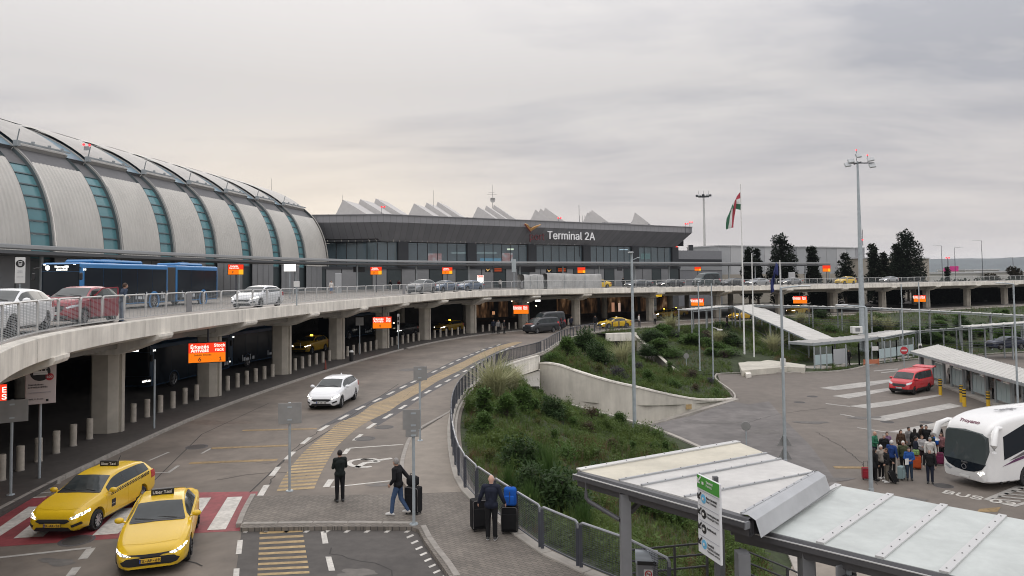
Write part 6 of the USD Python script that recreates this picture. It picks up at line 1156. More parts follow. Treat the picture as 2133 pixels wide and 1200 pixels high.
b = np.array([*at(1322, 892, -3.4)[:2], -3.5]); zt = aty(1316, 527, b[1])[2]; t = pole('lamp_post', 'tall grey lamp post at the bank kerb in front of the pale retaining wall', b, zt, .13, .085, galv)
part(t, 'lamp_head', cat(cbox((-.08, -.1, zt - b[2] + .03), (.34, .5, .09), .03)), mat('lamp_head', 'x')); part(t, 'bracket', cat(bar((0, 0, zt - b[2] - .5), (.4, 0, zt - b[2] - .35), .05), cbox((.45, 0, zt - b[2] - .33), (.2, .18, .08), .02)), galv)
for ub, vb, z, ut, vt, r, lb, arm in ((1458, 772, -3.2, 1455, 590, .075, 'thin grey post in front of the third bank, left of a matching one', None), (1486, 795, -3.5, 1483, 590, .075, 'thin grey post with small bracket left of the flagpoles', None), (1882, 745, -3.3, 1877, 592, .08, 'thin grey post right of the tall mast', None), (1919, 765, -3.4, 1914, 588, .08, 'thin grey post carrying a white bus sign', None), (2122, 880, -3.5, 2111, 592, .075, 'thin grey lamp post at the right edge with an arm to the left', -1.2)):
    b = at(ub, vb, z); zt = aty(ut, vt, b[1])[2]; t = pole('lamp_post', lb, b, zt, r, r * .75, galv)
    if arm: arm_lamp(t, zt - b[2], arm, 0)
    if ub == 1486: zz = aty(1486, 681, b[1])[2] - z; part(t, 'camera', cat(bar((0, 0, zz), (.7, 0, zz - .25), .07), cbox((.75, 0, zz - .3), (.55, .16, .14), .03)), plate_w)
    if ub == 1919:
        z1, z0 = aty(1917, 716, b[1])[2] - z, aty(1917, 749, b[1])[2] - z; part(t, 'bus_panel', cbox((-.1, -.1, (z0 + z1) / 2), (.42, .04, z1 - z0), .01), plate_w); part(t, 'bus_disc', place(lathe([(0, .012), (.19, .012), (.19, 0)], 18), (-.1, -.12, z1 - .35), (1, 0, 0), (0, 0, 1)), ink)
b = np.array([46.5, 97., -2.9]); ut = 1785; zt = aty(1785, 336, 97)[2]; b[0] = aty(1797, 700, 97)[0]
t = pole('floodlight_mast', 'very tall grey mast with floodlights and red lamps on top', b, zt, .42, .13, galv, None, 'mast'); H_ = zt - b[2]
part(t, 'cross_arm', cat(bar((-1.5, 0, H_ - .25), (2.2, 0, H_ - .25), .14), bar((0, -1, H_ - .25), (0, 1, H_ - .25), .12)), steel_d)
for x, z, a_ in ((-.9, .15, .4), (1.7, .35, -.5), (.1, .85, .9), (-1.35, -.35, .3), (1.9, -.5, 0)): part(t, 'floodlight', place(cbox((0, 0, 0), (.85, .6, .28), .05), (x, -.1, H_ + z - .1), (1, a_ * .4, .15), (0, .5, 1)), mat('lamp_head', 'x'))
for x, z in ((-.1, 1.5), (1.35, .8)): part(t, 'red_lamp', xf(trimesh.creation.icosphere(1, .1), (x, 0, H_ + z)), redl); part(t, 'lamp_stem', bar((x, 0, H_ - .2), (x, 0, H_ + z), .05), steel_d)
p = aty(1468, 520, 230); zt = aty(1467, 412, 230)[2]; t = pole('floodlight_mast', 'distant apron mast with a crown of floodlights behind the terminal', (p[0], p[1], 0), zt, .5, .3, steel_l, None, 'mast')
part(t, 'crown_ring', lathe([(1.6, zt + .2), (1.7, zt + .2), (1.7, zt + .5), (1.6, zt + .5)], 20), steel_d); part(t, 'spokes', cat(*[bar((0, 0, zt + .3), (1.65 * math.cos(q), 1.65 * math.sin(q), zt + .3), .1) for q in np.arange(6) * PI / 3]), steel_d)
for k in range(10): g = 2 * PI * k / 10; part(t, 'floodlight', cbox((2.1 * math.cos(g), 2.1 * math.sin(g), zt + .65), (.7, .7, .55), .1), steel_d if k % 2 else mat('lamp_head', 'x')); 
part(t, 'aerial', cat(*[bar((x, 0, zt), (x, 0, zt + 2.2), .08) for x in (-1.6, 0, 1.6)]), steel_d)
for u, vt, vb, y, al, lb in ((1963, 512, 570, 260, -1, 'thin distant street lamp, arm to the left, first right of the dark trees'), (1990, 516, 570, 250, 1, 'thin distant street lamp with a short arm to the right'), (2047, 501, 572, 240, -1, 'taller distant street lamp with a long arm to the left'), (2111, 536, 570, 280, -1, 'small distant street lamp near the right picture edge')):
    p = aty(u, vb, y); zt = aty(u, vt, y)[2]; t = pole('street_lamp', lb, (p[0], p[1], 0), zt, .12, .07, steel_d); arm_lamp(t, zt, al * 3.0, 0, steel_d)
t = thing('pink_billboard', 'small pink billboard beyond the elevated road', 'billboard', aty(1975, 563, 310)); part(t, 'panel', box((2.5, 0, .6), (3.6, .3, 2.2)), mat('pink', (.42, .02, .16), .5)); part(t, 'panel', box((-1, 0, .2), (1.8, .3, 1.4)), mat('pink', 'x')); part(t, 'post', bar((1, .3, -8), (1, .3, 0), .3), steel_d)
t = thing('obstruction_lamp', 'pair of red warning lamps on a distant mast before the hills', 'warning lamp', (*aty(1975, 560, 330)[:2], 0)); zt = aty(1975, 537, 330)[2]; part(t, 'mast', tube([(0, 0, 0), (0, 0, zt)], .15, 5), steel_d); part(t, 'lamp', xf(trimesh.creation.icosphere(1, .35), (-.6, 0, zt)), redl); part(t, 'lamp', xf(trimesh.creation.icosphere(1, .35), (.6, 0, zt)), redl)
for u, v, y, h in ((1829, 478, 200, 8), (1799, 510, 200, 4)):
    p = aty(u if u < 1810 else 1800, v, y); t = thing('obstruction_lamp', 'red warning lamp on the pale building, ' + ('on a tall rod' if h == 8 else 'on a short rod'), 'warning lamp', (p[0], p[1] + 1, 15)); zt = p[2] - 15; part(t, 'rod', tube([(0, 0, 0), (0, 0, max(zt, 2))], .08, 5), steel_d); part(t, 'lamp', xf(trimesh.creation.icosphere(1, .2), (0, 0, 1.6)), redl)
# flagpoles on their concrete plinth
fp_ = [at(u, v, -2.85) for u, v in ((1551, 746), (1571, 748), (1630, 768))]
pw = mat('pole_white', (.68, .68, .66), .4)
pt = [tuple(at(u, v, -2.9)[:2]) for u, v in ((1533, 744), (1578, 747), (1650, 756), (1678, 760), (1676, 766), (1640, 764), (1545, 772))]
t = thing('flag_plinth', 'triangular pale concrete plinth under the flagpoles', 'plinth', (*np.mean(pt, 0), -3.5), world=True); part(t, 'block', prism(pt, -3.9, -2.9), concrete_wall); part(t, 'side_kerb', prism([tuple(at(u, v, -3.1)[:2]) for u, v in ((1531, 742), (1535, 741), (1565, 778), (1555, 780))], -3.9, -3.1), concrete_pale); part(t, 'cabinet', cbox((at(1629, 762, -2.9)[0] + .1, at(1629, 762, -2.9)[1], -2.5), (.5, .4, .8), .03), plate_w)
flags = []
for i, ((ut, vt), lb) in enumerate((((1542.5, 385), 'tallest white flagpole, with a red white and green flag'), ((1567, 530), 'short white flagpole without a flag, beside the tallest'), ((1622, 545), 'white flagpole with a dark blue flag'))):
    b = fp_[i]; zt = aty(ut, vt, b[1])[2]; t = thing('flagpole', lb, 'flagpole', b, 0, 'flagpoles on the plinth'); part(t, 'pole', tube([(0, 0, 0), (0, 0, zt - b[2])], [.11 if i == 0 else .09, .055], 12), pw, 40); part(t, 'finial', lathe([(0, .16), (.06, .1), (.06, .04), (0, 0)], 10, (0, 0, zt - b[2])), pw); part(t, 'foot', lathe([(.12, .2), (.2, .05), (.22, 0)], 12), pw); flags.append((b, zt))
def flag(base, ztop, pts, label, mats):
    """A drooping flag: rows of (outward distance, height) for hoist edge to fly edge, folded in depth."""
    n = 26; k = len(mats); t = thing('flag', label, 'flag', (base[0], base[1], ztop), 0); P = np.array(pts, float)
    for i, m_ in enumerate(mats):
        rows = []
        for s in np.linspace(0, 1, n):
            r = []
            for q in np.linspace(i / k, (i + 1) / k, 5):
                a = np.array([np.interp(s, P[:, 0], P[:, 1 + j]) for j in range(4)]); x = a[0] + (a[2] - a[0]) * q; z = a[1] + (a[3] - a[1]) * q; r.append((x, .16 * math.sin(s * 9 + q * 7) * (.3 + s), z))
            rows.append(r)
        part(t, 'stripe', loft(rows), m_, 60)
    return t
def fpt(i, u, v): p = aty(u, v, flags[i][0][1]); return p[0] - flags[i][0][0], p[2]
def frow(i, s, a, b, zt): (x0, z0), (x1, z1) = fpt(i, *a), fpt(i, *b); return (s, x0, z0 - zt, x1, z1 - zt)
cl = lambda n, c: mat(n, c, .75, var=.1, scale=2)
zt = aty(1543, 398, flags[0][0][1])[2]
flag(flags[0][0], zt, [frow(0, 0, (1542, 400), (1544, 438), zt), frow(0, .3, (1530, 415), (1543, 436), zt), frow(0, .6, (1522, 432), (1538, 440), zt), frow(0, .8, (1518, 450), (1530, 462), zt), frow(0, 1, (1511, 475), (1528, 474), zt)][:1] + [frow(0, .35, (1534, 410), (1523, 432), zt), frow(0, .7, (1532, 440), (1514, 455), zt), frow(0, 1., (1528, 474), (1512, 478), zt)], 'red white and green flag drooping from the tallest flagpole', [cl('flag_red', (.35, .04, .06)), cl('flag_white', (.62, .62, .6)), cl('flag_green', (.035, .13, .075))])
zt = aty(1622, 552, flags[2][0][1])[2]
flag(flags[2][0], zt, [frow(2, 0, (1621, 552), (1621, 575), zt), frow(2, .3, (1616, 545), (1612, 566), zt), frow(2, .65, (1613, 585), (1606, 585), zt), frow(2, 1, (1613, 605), (1606, 612), zt)], 'dark blue flag hanging limp from the right flagpole', [cl('flag_blue', (.02, .03, .13))])

# ================================================================ plastic-wrapped stacks and cabinets on the elevated road
wrap = mat('plastic_wrap', (.43, .43, .42), .35, var=.12, scale=.8, var2=.2, scale2=.6, bump=.6, bscale=2.5)
def wrapped(u0, u1, v0, label, seed):
    y = 116; a, b = aty(u0, v0, y), aty(u1, v0, y); sA, sB = s_at(u0, 1.6, 6.5), s_at(u1, 1.6, 6.5); A, B = E(sA, 1.5), E(sB, 1.5); zt = aty(u0, v0, A[1])[2]; t = thing('wrapped_stack', label, 'wrapped stack', ((A + B) / 2) * [1, 1, 0] + [0, 0, 5.4], 0, 'plastic-wrapped stacks', world=True)
    d = (B - A)[:2]; L = np.linalg.norm(d); d /= L; n = np.array([-d[1], d[0]]); g = np.linspace(0, 1, 22); rows = []
    for k, (o, zf) in enumerate([(0, 0), (-.03, .25), (.02, .5), (-.02, .8), (.08, 1.), (.5, 1.02), (1.3, 1.), (1.4, .5), (1.4, 0)]):
        rows.append([(*(A[:2] + d * L * q + n * (o + .1 * (meshkit.noise(np.array([q * 9 + seed, k, 0])) - .5))), 5.4 + (zt - 5.4) * zf * (1 + .08 * (meshkit.noise(np.array([q * 5, seed, 3 + 0 * k])) - .5))) for q in g])
    part(t, 'sheeting', loft(rows), wrap, 60); part(t, 'pallet', box([*((A + B)[:2] / 2 + n * .7), 5.45], (L, 1.3, .2), math.atan2(d[1], d[0])), steel_d); part(t, 'strap', cat(*[bar((*(A[:2] + d * L * q - n * .06), 5.4), (*(A[:2] + d * L * q - n * .06), zt * .985), .05, .03) for q in (.3, .68)]), steel_g)
wrapped(1090, 1133, 573, 'shorter left stack wrapped in grey plastic sheeting behind the railing', 3); wrapped(1135, 1248, 571, 'long right stack wrapped in grey plastic sheeting behind the railing', 11)
cab_m = mat('cabinet_pale', (.36, .37, .38), .5)
for u0, u1, v0, v1, y, lb in ((1643, 1655, 567, 592, 150, 'pale grey cabinet on the far elevated road in front of a car'), (699, 711, 569, 604, 98, 'tall pale grey cabinet beside the person in blue shorts')):
    p = aty((u0 + u1) / 2, v0, y); w = (u1 - u0) * y / 1540; zb = 5.25; t = thing('roadside_cabinet', lb, 'cabinet', (p[0], p[1], zb)); part(t, 'body', cbox((0, 0, (p[2] - zb) / 2), (w, .6, p[2] - zb), .04), cab_m); part(t, 'plinth', box((0, 0, .05), (w + .1, .7, .1)), concrete)
board('info_totem', 'twin tall grey sign panels seen from behind on the elevated road', 'sign', 1066, 1075, 540, 567, 112, 5.3, mat('totem', (.33, .37, .38), .5)); board('info_totem', 'small pale plate on a dark post at the deck railing joint', 'sign', 612, 624, 586, 598, 51, 5.3, plate_w)
for u0, u1, v0, v1, c, lb in ((1010, 1022, 558, 567, 'x', 'dark sign with gold emblem above the left terminal doors'), (1137, 1150, 560, 568, 'x', 'dark sign with gold emblem behind the wrapped stacks'), (1026, 1048, 556, 568, 0, 'dark sign with orange line right of the emblem sign'), (1158, 1182, 556, 568, 0, 'dark sign with orange lines left of the lit departures sign'), (1080, 1116, 555, 567, 1, 'wide blank black sign over the terminal doors'), (736, 760, 556, 567, 1, 'dark green blank sign under the canopy by the hall corner'), (1285, 1296, 556, 564, 1, 'small blank dark sign near the right terminal doors')):
    y = 135 if u0 > 800 else 108; a = aty((u0 + u1) / 2, (v0 + v1) / 2, y); w, h = (u1 - u0) * y / 1540, (v1 - v0) * y / 1540; t = thing('hanging_sign', lb, 'sign', a, .3, 'dark signs under the canopy'); part(t, 'panel', cbox((0, 0, 0), (w, .15, h), .02), mat('sign_black', (.012, .012, .015), .4)); part(t, 'hanger', bar((0, .1, h / 2), (0, .1, max(h / 2 + .3, 9.2 - a[2])), .06), steel_d)
    if c == 'x': part(t, 'emblem', cat(place(trimesh.creation.extrude_polygon(Polygon([(-.4, .25), (-.05, -.25), (.45, .25), (0, 0)]), .01, engine='earcut'), (0, -.09, 0), (1, 0, 0), (0, 0, 1))), glow('emblem_lit', (1, .6, .2), .8))
    if c == 0: part(t, 'lettering', cat(*[box((0, -.09, z_), (w * .7, .01, .14)) for z_ in (-.2, .15)]), glow('lit_orange_dim', (1, .15, .03), .5))

# ================================================================ shelters and covered walkways
near_f = mat('shelter_frame_dark', (.085, .085, .09), .45, .4, var=.1, scale=4); near_f2 = mat('shelter_frame', (.20, .205, .215), .45, .4, var=.08, scale=3)
panel_c = mat('roof_panel_cream', (.50, .465, .37), .35, coat=.2, var=.06, scale=5, var2=.15, scale2=.9); panel_w = mat('roof_panel_white', (.50, .49, .47), .35, coat=.2, var=.06, scale=5, var2=.16, scale2=.9); panel_g = mat('roof_panel_green_white', (.46, .49, .47), .35, coat=.25, var=.05, scale=5, var2=.15, scale2=.8); strip_m = mat('roof_strip', (.55, .55, .54), .35, .5); screw = mat('screw', (.12, .12, .12), .5, .5); flash_m = mat('flashing', (.40, .41, .42), .45, .5, var2=.1, scale2=.8, var=.05)
ns = thing('near_shelter', 'near covered walkway roof of white panels on dark grey frame', 'shelter', (4, 13, 0), world=True)
ZU, ZL = 2.97, 2.57
U = lambda u, v: at(u, v, ZU); Lw = lambda u, v: at(u, v, ZL)
def strip_with_screws(a, b, m_, w=.09, n=8):
    a, b = np.asarray(a), np.asarray(b); P = part(ns, 'cover_strip', bar(a + [0, 0, .018], b + [0, 0, .018], w, .03), m_)
    part(P, 'screws', cat(*[xf(lathe([(0, .012), (.012, .01), (.014, 0)], 6), a + (b - a) * q + [0, 0, .033]) for q in np.linspace(.04, .96, n)]), screw)
upn = [(1205, 980), (1290, 1001), (1336, 1012), (1426, 1036), (1545, 1071), (1560, 1078)]; upf = [(1538, 921), (1597, 945), (1627, 957), (1702, 984), (1702, 984), (1702, 984)]
for i in range(4):
    a, b, c, d = U(*upn[i]), U(*upn[i + 1]), U(*upf[i + 1]), U(*upf[i]); tri = i == 3
    v = np.array([a, b, c, d]); lo_v = v - [0, 0, .03]; part(ns, 'roof_panel', (np.vstack([v, lo_v]), np.array([[0, 1, 2], [0, 2, 3], [4, 6, 5], [4, 7, 6], [0, 4, 5], [0, 5, 1], [1, 5, 6], [1, 6, 2], [2, 6, 7], [2, 7, 3], [3, 7, 4], [3, 4, 0]])), panel_c if i == 0 else panel_w)
    strip_with_screws(a, d, strip_m if i == 0 else flash_m, .16 if i == 0 else .045, 9)
strip_with_screws(U(*upn[4]), U(*upf[3]), flash_m, .05, 10)
# step between the two roofs: folded flashing
d0, d1 = U(1556, 1076), U(1704, 985); gdir = np.array([.72, -.69, 0])
part(ns, 'step_flashing', loft([[p + gdir * o + [0, 0, z - ZU] for o, z in ((-.1, ZU + .02), (.02, ZU + .03), (.15, ZU - .03), (.24, ZL + .10))] + [q] for p, q in ((d0, Lw(1600, 1107) + [0, 0, .012]), (d1, Lw(1749, 1012) + [0, 0, .012]))]), flash_m)
ln = [(1597, 1106), (1708, 1133), (1832, 1163), (1966, 1194), (2135, 1233), (2310, 1275)]; lf = [(1746, 1011), (1855, 1031), (1967, 1053), (2089, 1075), (2225, 1100), (2370, 1127)]
for i in range(5):
    a, b, c, d = Lw(*ln[i]), Lw(*ln[i + 1]), Lw(*lf[i + 1]), Lw(*lf[i]); v = np.array([a, b, c, d]); part(ns, 'roof_panel', (np.vstack([v, v - [0, 0, .03]]), np.array([[0, 1, 2], [0, 2, 3], [4, 6, 5], [4, 7, 6], [0, 4, 5], [0, 5, 1], [1, 5, 6], [1, 6, 2], [2, 6, 7], [2, 7, 3], [3, 7, 4], [3, 4, 0]])), panel_g); strip_with_screws(a, d, strip_m, .13, 9)
# gutters and beams along the near edges
def gutter(a, b, dz=0.):
    a, b = np.asarray(a), np.asarray(b); t = (b - a) / np.linalg.norm(b - a); n = np.array([t[1], -t[0], 0]); rows = [[p + n * o + [0, 0, z + dz] for o, z in ((-.1, .0), (.0, -.01), (.02, -.05), (.12, -.05), (.13, -.03), (.14, -.05), (.13, -.14), (.02, -.17), (.0, -.30), (-.14, -.30), (-.14, -.05))] for p in (a, b)]
    P = part(ns, 'gutter', loft(rows), near_f); part(P, 'gutter_lip', bar(a + n * .135 + [0, 0, -.035 + dz], b + n * .135 + [0, 0, -.035 + dz], .02, .015), strip_m); part(P, 'end_cap', cat(*[box(p + n * .06 + [0, 0, -.1 + dz], (.03, .14, .12), math.atan2(t[1], t[0])) for p in (a, b)]), near_f2)
gutter(U(1203, 982), U(1560, 1080)); gutter(Lw(1530, 1092), Lw(2310, 1277)); 
A_, D_ = U(1205, 980), U(1560, 1080); part(ns, 'edge_beam', bar(U(1205, 980) + [0, 0, -.12], U(1538, 921) + [0, 0, -.12], .1, .2), near_f); part(ns, 'edge_beam', bar(U(1538, 921) + [0, 0, -.12], U(1702, 984) + [0, 0, -.12], .1, .2), near_f); part(ns, 'edge_beam', bar(Lw(1746, 1011) + [0, 0, -.12], Lw(2370, 1127) + [0, 0, -.12], .1, .2), near_f); part(ns, 'edge_beam', bar(d0 + [0, 0, -.2], d1 + [0, 0, -.2], .12, .25), near_f)
p1 = U(1281, 1012) + (U(1538, 921) - A_) * .05; p2 = U(1535, 1083) + (d1 - d0) * .05; p3 = Lw(1668, 1128) + (d1 - d0) * .06; p4 = Lw(2050, 1222) + (d1 - d0) * .06
for p, zb, zt_ in ((p1, 0, 2.8), (p2, -.3, 2.4), (p3, -1.2, 2.4), (p4, -3.3, 2.4)): part(ns, 'post', cat(bar((p[0], p[1], zb), (p[0], p[1], zt_), .20, .24)), near_f2)
part(ns, 'post_bracket', bar((p1[0] + .12, p1[1] + .1, 2.4), (p1[0] + .8, p1[1] + .7, 2.8), .08), near_f)
for p, q, zb in ((U(1500, 935), 2.75, -2.6), (U(1685, 985), 2.35, -3.4), (Lw(2060, 1076), 2.35, -3.5)): part(ns, 'post', bar((p[0] - .1, p[1] - .15, zb), (p[0] - .1, p[1] - .15, q), .18, .2), near_f2)
pa = U(1220, 992); part(ns, 'downpipe', tube([pa + [0, 0, -.1], pa + [0, 0, -.42], pa + [.06, -.03, -.5], p1 * [1, 1, 0] + [-.1, 0, 2.28]], .045, 8), near_f, 50)
# walkway floor and stairs under the roof
part(ns, 'walkway_floor', prism([(2.2, 10), (3.9, 10.2), (5.2, 13.5), (5.0, 16.4), (2.6, 16.0)], -.3, .1), pavement_con)
for k in range(12): c = np.array([5.2, 14.0]) + np.array([.72, -.69]) * .34 * k; part(ns, 'stair_step', box((c[0], c[1], -.1 - .16 * k), (.36, 3.2, .2), math.atan2(-.69, .72)), concrete)
struct('foot_path_pavement', prism([tuple(at(u, v, -3.45)[:2]) for u, v in ((1672, 1135), (1760, 1118), (1830, 1190), (1800, 1260), (1690, 1260), (1640, 1200))], -3.56, -3.42), pavement_con)
rl2 = thing('walkway_railing', 'dark grey railing of horizontal bars behind the litter bin', 'railing', (3.5, 16.3, 0), world=True); r0, r1 = at(1292, 1148, 1.1), at(1472, 1131, 1.1)
for z in (1.1, .86, .6, .34, .1): part(rl2, 'rail', tube([[*r0[:2], z], [*r1[:2], z], *([[r1[0] + .35, r1[1] - .25, z - .15]] if z < .5 else [])], .022, 6), near_f)
for q in (.08, .62, 1.): p = r0 + (r1 - r0) * q; part(rl2, 'rail_post', bar([p[0], p[1], -.3], [p[0], p[1], 1.1], .05), near_f)
rl3 = thing('walkway_railing', 'dark grey stair railing sloping down beside the planted bank', 'railing', (6, 15.5, -1), world=True)
for z in (0, -.24, -.48, -.72): part(rl3, 'rail', tube([at(1540, 1142, .95) + [0, 0, z], at(1640, 1183, .45) + [0, 0, z], at(1700, 1210, .1) + [0, 0, z]], .022, 6), near_f)
part(rl3, 'rail_post', bar(at(1640, 1183, .45) + [0, 0, -1.2], at(1640, 1183, .45), .05), near_f)
# green and white direction sign
c0, c1 = aty(1452, 988, 12.5), aty(1498, 1008, 11.85); sd = np.array([c1[0] - c0[0], c1[1] - c0[1], 0]); sw_ = np.linalg.norm(sd); sd /= sw_; sh_ = c0[2] - aty(1456, 1149, 12.5)[2]; cc = np.array([*(c0 + c1)[:2] / 2, c0[2] - sh_ / 2 + .01]); nn = np.cross(sd, [0, 0, 1.])
sg = thing('direction_sign', 'white direction sign with green header and blue and black pictograms', 'sign', cc, 0)
PL = lambda m: place(m, (0, 0, 0), sd, (0, 0, 1)); part(sg, 'panel', PL(cbox((0, 0, -.02), (sw_, sh_, .04), .005)), mat('sign_white', (.62, .63, .64), .4)); part(sg, 'green_header', PL(box((0, sh_ * .415, .003), (sw_ * .99, sh_ * .165, .006))), mat('sign_green', (.05, .24, .035), .4)); part(sg, 'post', bar(nn * -.09 + sd * .08 + [0, 0, -3.], nn * -.09 + sd * .08 + [0, 0, sh_ / 2 + .05], .08), near_f)
blue_i = mat('sign_blue', (.12, .40, .62), .4); arrow = Polygon([(-.05, -.05), (-.05, .02), (-.034, .02), (-.034, -.022), (.045, .057), (.057, .045), (-.022, -.034), (.02, -.034), (.02, -.05)]).buffer(.004)
rows_ = [(.415, blue_i, ('Terminál', 'Parking'), plate_w), (.215, blue_i, ('Busz terminál', 'Bus Terminal'), ink), (.02, ink, ('Személygépkocsik', 'Passenger cars'), ink), (-.17, ink, ('Autóbuszok',), ink), (-.365, blue_i, ('Terminál', 'Ügyfélszolgálat', 'Customer service'), ink)]
for y_, ic, ws_, tc in rows_:
    yy = y_ * sh_; part(sg, 'arrow', PL(xf(trimesh.creation.extrude_polygon(arrow, .004, engine='earcut'), (-sw_ * .40, yy + .03, .007), scale=1.1)), plate_w if y_ > .4 else ink); part(sg, 'pictogram', PL(dsp(.075, -sw_ * .22, yy)), ic) if True else None
    part(sg, 'pictogram_symbol', PL(cat(xf(cbox((0, 0, .012), (.055, .045, .006), .004), (-sw_ * .22, yy, 0)))), plate_w)
    for j, w_ in enumerate(ws_): tm = text(w_, .036, .003, j == 0); k_ = min(1., sw_ * .55 / np.ptp(tm[0][:, 0])); part(sg, 'lettering', PL(xf(tm, (-sw_ * .08, yy + .025 - j * .055, .007), scale=k_)), tc)
    if y_ < .4: part(sg, 'divider', PL(box((0, yy + sh_ * .095, .003), (sw_ * .9, .004, .004))), mat('ink_grey', 'x'))
b, w, h = None, None, None
p = aty(1762, 1172, 12.2); t = thing('road_sign', 'grey sign back under the near shelter roof at the bottom edge', 'sign', (p[0], p[1], -3.3), .55, 'road signs seen from behind'); part(t, 'panel', cbox((0, 0, p[2] + 3.3 - .35), (.52, .03, .7), .01), near_f2); part(t, 'post', bar((.0, -.05, 0), (0, -.05, p[2] + 3.2), .06), galv); part(t, 'clamp', box((0, -.05, p[2] + 3.3 - .2), (.26, .1, .05)), near_f)
# litter bin in front
p = at(1333, 1240, .1); p = np.array([2.82, 16.15, .1]); lbn = thing('litter_bin', 'grey litter bin with rounded pale lid and no-smoking notice', 'litter bin', p, -.15); part(lbn, 'body', cbox((0, 0, .42), (.46, .36, .84), .05), near_f2)
hood = [[(x, .19 * math.cos(a_), .84 + .2 * math.sin(a_) * (1 if x_ else 1)) for a_ in np.linspace(0, PI, 12)] for x, x_ in ((-.24, 1), (.24, 1))]; hv = loft(hood); part(lbn, 'lid', cat(hv, *[(np.array(r + [(r[0][0], 0, .84)]), np.array([[i, i + 1, 12] for i in range(11)])) for r in hood]), mat('bin_lid', (.34, .37, .40), .4, .3), 40); part(lbn, 'opening', box((0, -.17, .83), (.40, .05, .08)), ink)
part(lbn, 'notice', box((.03, -.184, .55), (.19, .01, .30)), plate_w); part(lbn, 'ban_ring', place(lathe([(.055, 0), (.055, .004), (.075, .004), (.075, 0)], 20), (.03, -.19, .61), (1, 0, 0), (0, 0, 1)), mat('sign_red', 'x')); part(lbn, 'ban_bar', place(bar((-.045, .045, .005), (.045, -.045, .005), .016, .004), (.03, -.19, .61), (1, 0, 0), (0, 0, 1)), mat('sign_red', 'x')); part(lbn, 'cigarette_symbol', box((.03, -.191, .61), (.09, .004, .016)), ink); part(lbn, 'notice_lettering', place(centred(text('Tilos a dohányzás', .016, .002)), (.03, -.19, .47), (1, 0, 0), (0, 0, 1)), ink)

frost = mat('frosted_panel', (.36, .44, .45), .35, spec=.4); clear_p = glass('clear_pane', (.6, .66, .66), see=.75)
white_roof = mat('ribbed_roof', (.50, .49, .46), .55, .1, var=.04, scale=1, var2=.08, scale2=.5)
def ribroof(t, a, b, c, d, th=.12, n=14, m_=white_roof):
    """Ribbed roof sheet over the corners a-b (one long side) and d-c (the other)."""
    a, b, c, d = [np.asarray(q, float) for q in (a, b, c, d)]; rows = []
    for i in range(n):
        for q, h in ((0, 0), (.06, .05), (.14, .05), (.2, 0)): s = (i + q) / n; rows.append([a + (b - a) * s + [0, 0, h], d + (c - d) * s + [0, 0, h]])
    rows.append([b, c]); part(t, 'roof_sheet', loft(rows), m_); part(t, 'roof_edge', cat(bar(a - [0, 0, th / 2], b - [0, 0, th / 2], .08, th), bar(d - [0, 0, th / 2], c - [0, 0, th / 2], .08, th), bar(a - [0, 0, th / 2], d - [0, 0, th / 2], .08, th), bar(b - [0, 0, th / 2], c - [0, 0, th / 2], .08, th)), steel_g)
# sloping covered walkway down the bank
w1 = thing('covered_walkway', 'white ribbed roof sloping down the planted bank beside the flagpoles', 'covered walkway', (35, 97, -2), world=True)
ta, tb_, tc_, td = at(1527, 638, 2.7), at(1690, 711, -.85), at(1745, 708, -.85), at(1572, 634, 2.7)
ribroof(w1, ta, tb_, tc_, td, .16, 20)
for q in (.03, .1, .3, .52, .75, .97):
    for e0, e1 in ((ta, tb_), (td, tc_)): p = e0 + (e1 - e0) * q; part(w1, 'post', bar([p[0], p[1], p[2] - 3.4], [p[0], p[1], p[2] - .1], .16), steel_g)
for z in (1.0, .6, .25): part(w1, 'handrail', bar(ta - [0, 0, 2.9 - z], tb_ - [0, 0, 2.9 - z], .05), steel_d)
def canopy_run(label, pts, wdt, n_post, base, rails=True, thin=.12):
    pts = [np.array(p, float) for p in pts]; t = thing('covered_walkway', label, 'covered walkway', (pts[0] + pts[-1]) / 2 * [1, 1, 0] + [0, 0, -3], world=True)
    for a, b in zip(pts[:-1], pts[1:]):
        d = (b - a)[:2] / np.linalg.norm((b - a)[:2]); n = np.array([-d[1], d[0], 0]) * wdt; ribroof(t, a, b, b + n, a + n, thin, max(3, int(np.linalg.norm(b - a) / 1.2)))
        part(t, 'gutter', bar(a - [0, 0, thin + .14] - n * .03, b - [0, 0, thin + .14] - n * .03, .07, .08), steel_g); k = max(2, int(np.linalg.norm(b - a) / n_post))
        for i in range(k + 1):
            for o in (.08, .92): p = a + (b - a) * i / k + n * o; part(t, 'post', bar([p[0], p[1], base(p)], [p[0], p[1], p[2] - .05], .13), steel_g)
        if rails:
            for z in (1.9, 2.2, 2.55): part(t, 'handrail', bar(a - [0, 0, z], b - [0, 0, z], .05), steel_d)
    return t
gz = lambda p: (lambda h: -3.5 if not np.isfinite(h) else float(h))(H3(p[0], p[1])) - .2
canopy_run('thin flat canopy along the top of the bank towards the right', [at(1443, 645, 2.7), at(1527, 637, 2.75)], 2.2, 4, lambda p: -.3, False)
canopy_run('upper thin canopy on slender posts running to the right picture edge', [at(1573, 635, 2.75), aty(1815, 641, 108), aty(2000, 650, 103), aty(2200, 661, 98)], 2.2, 3.6, gz)
canopy_run('lower thin canopy on slender posts rising from the glass shelter to the right', [at(1840, 702, -.75), at(1910, 689, -.6), aty(2020, 681, 91), aty(2200, 668, 90)], 2.2, 3.8, gz)
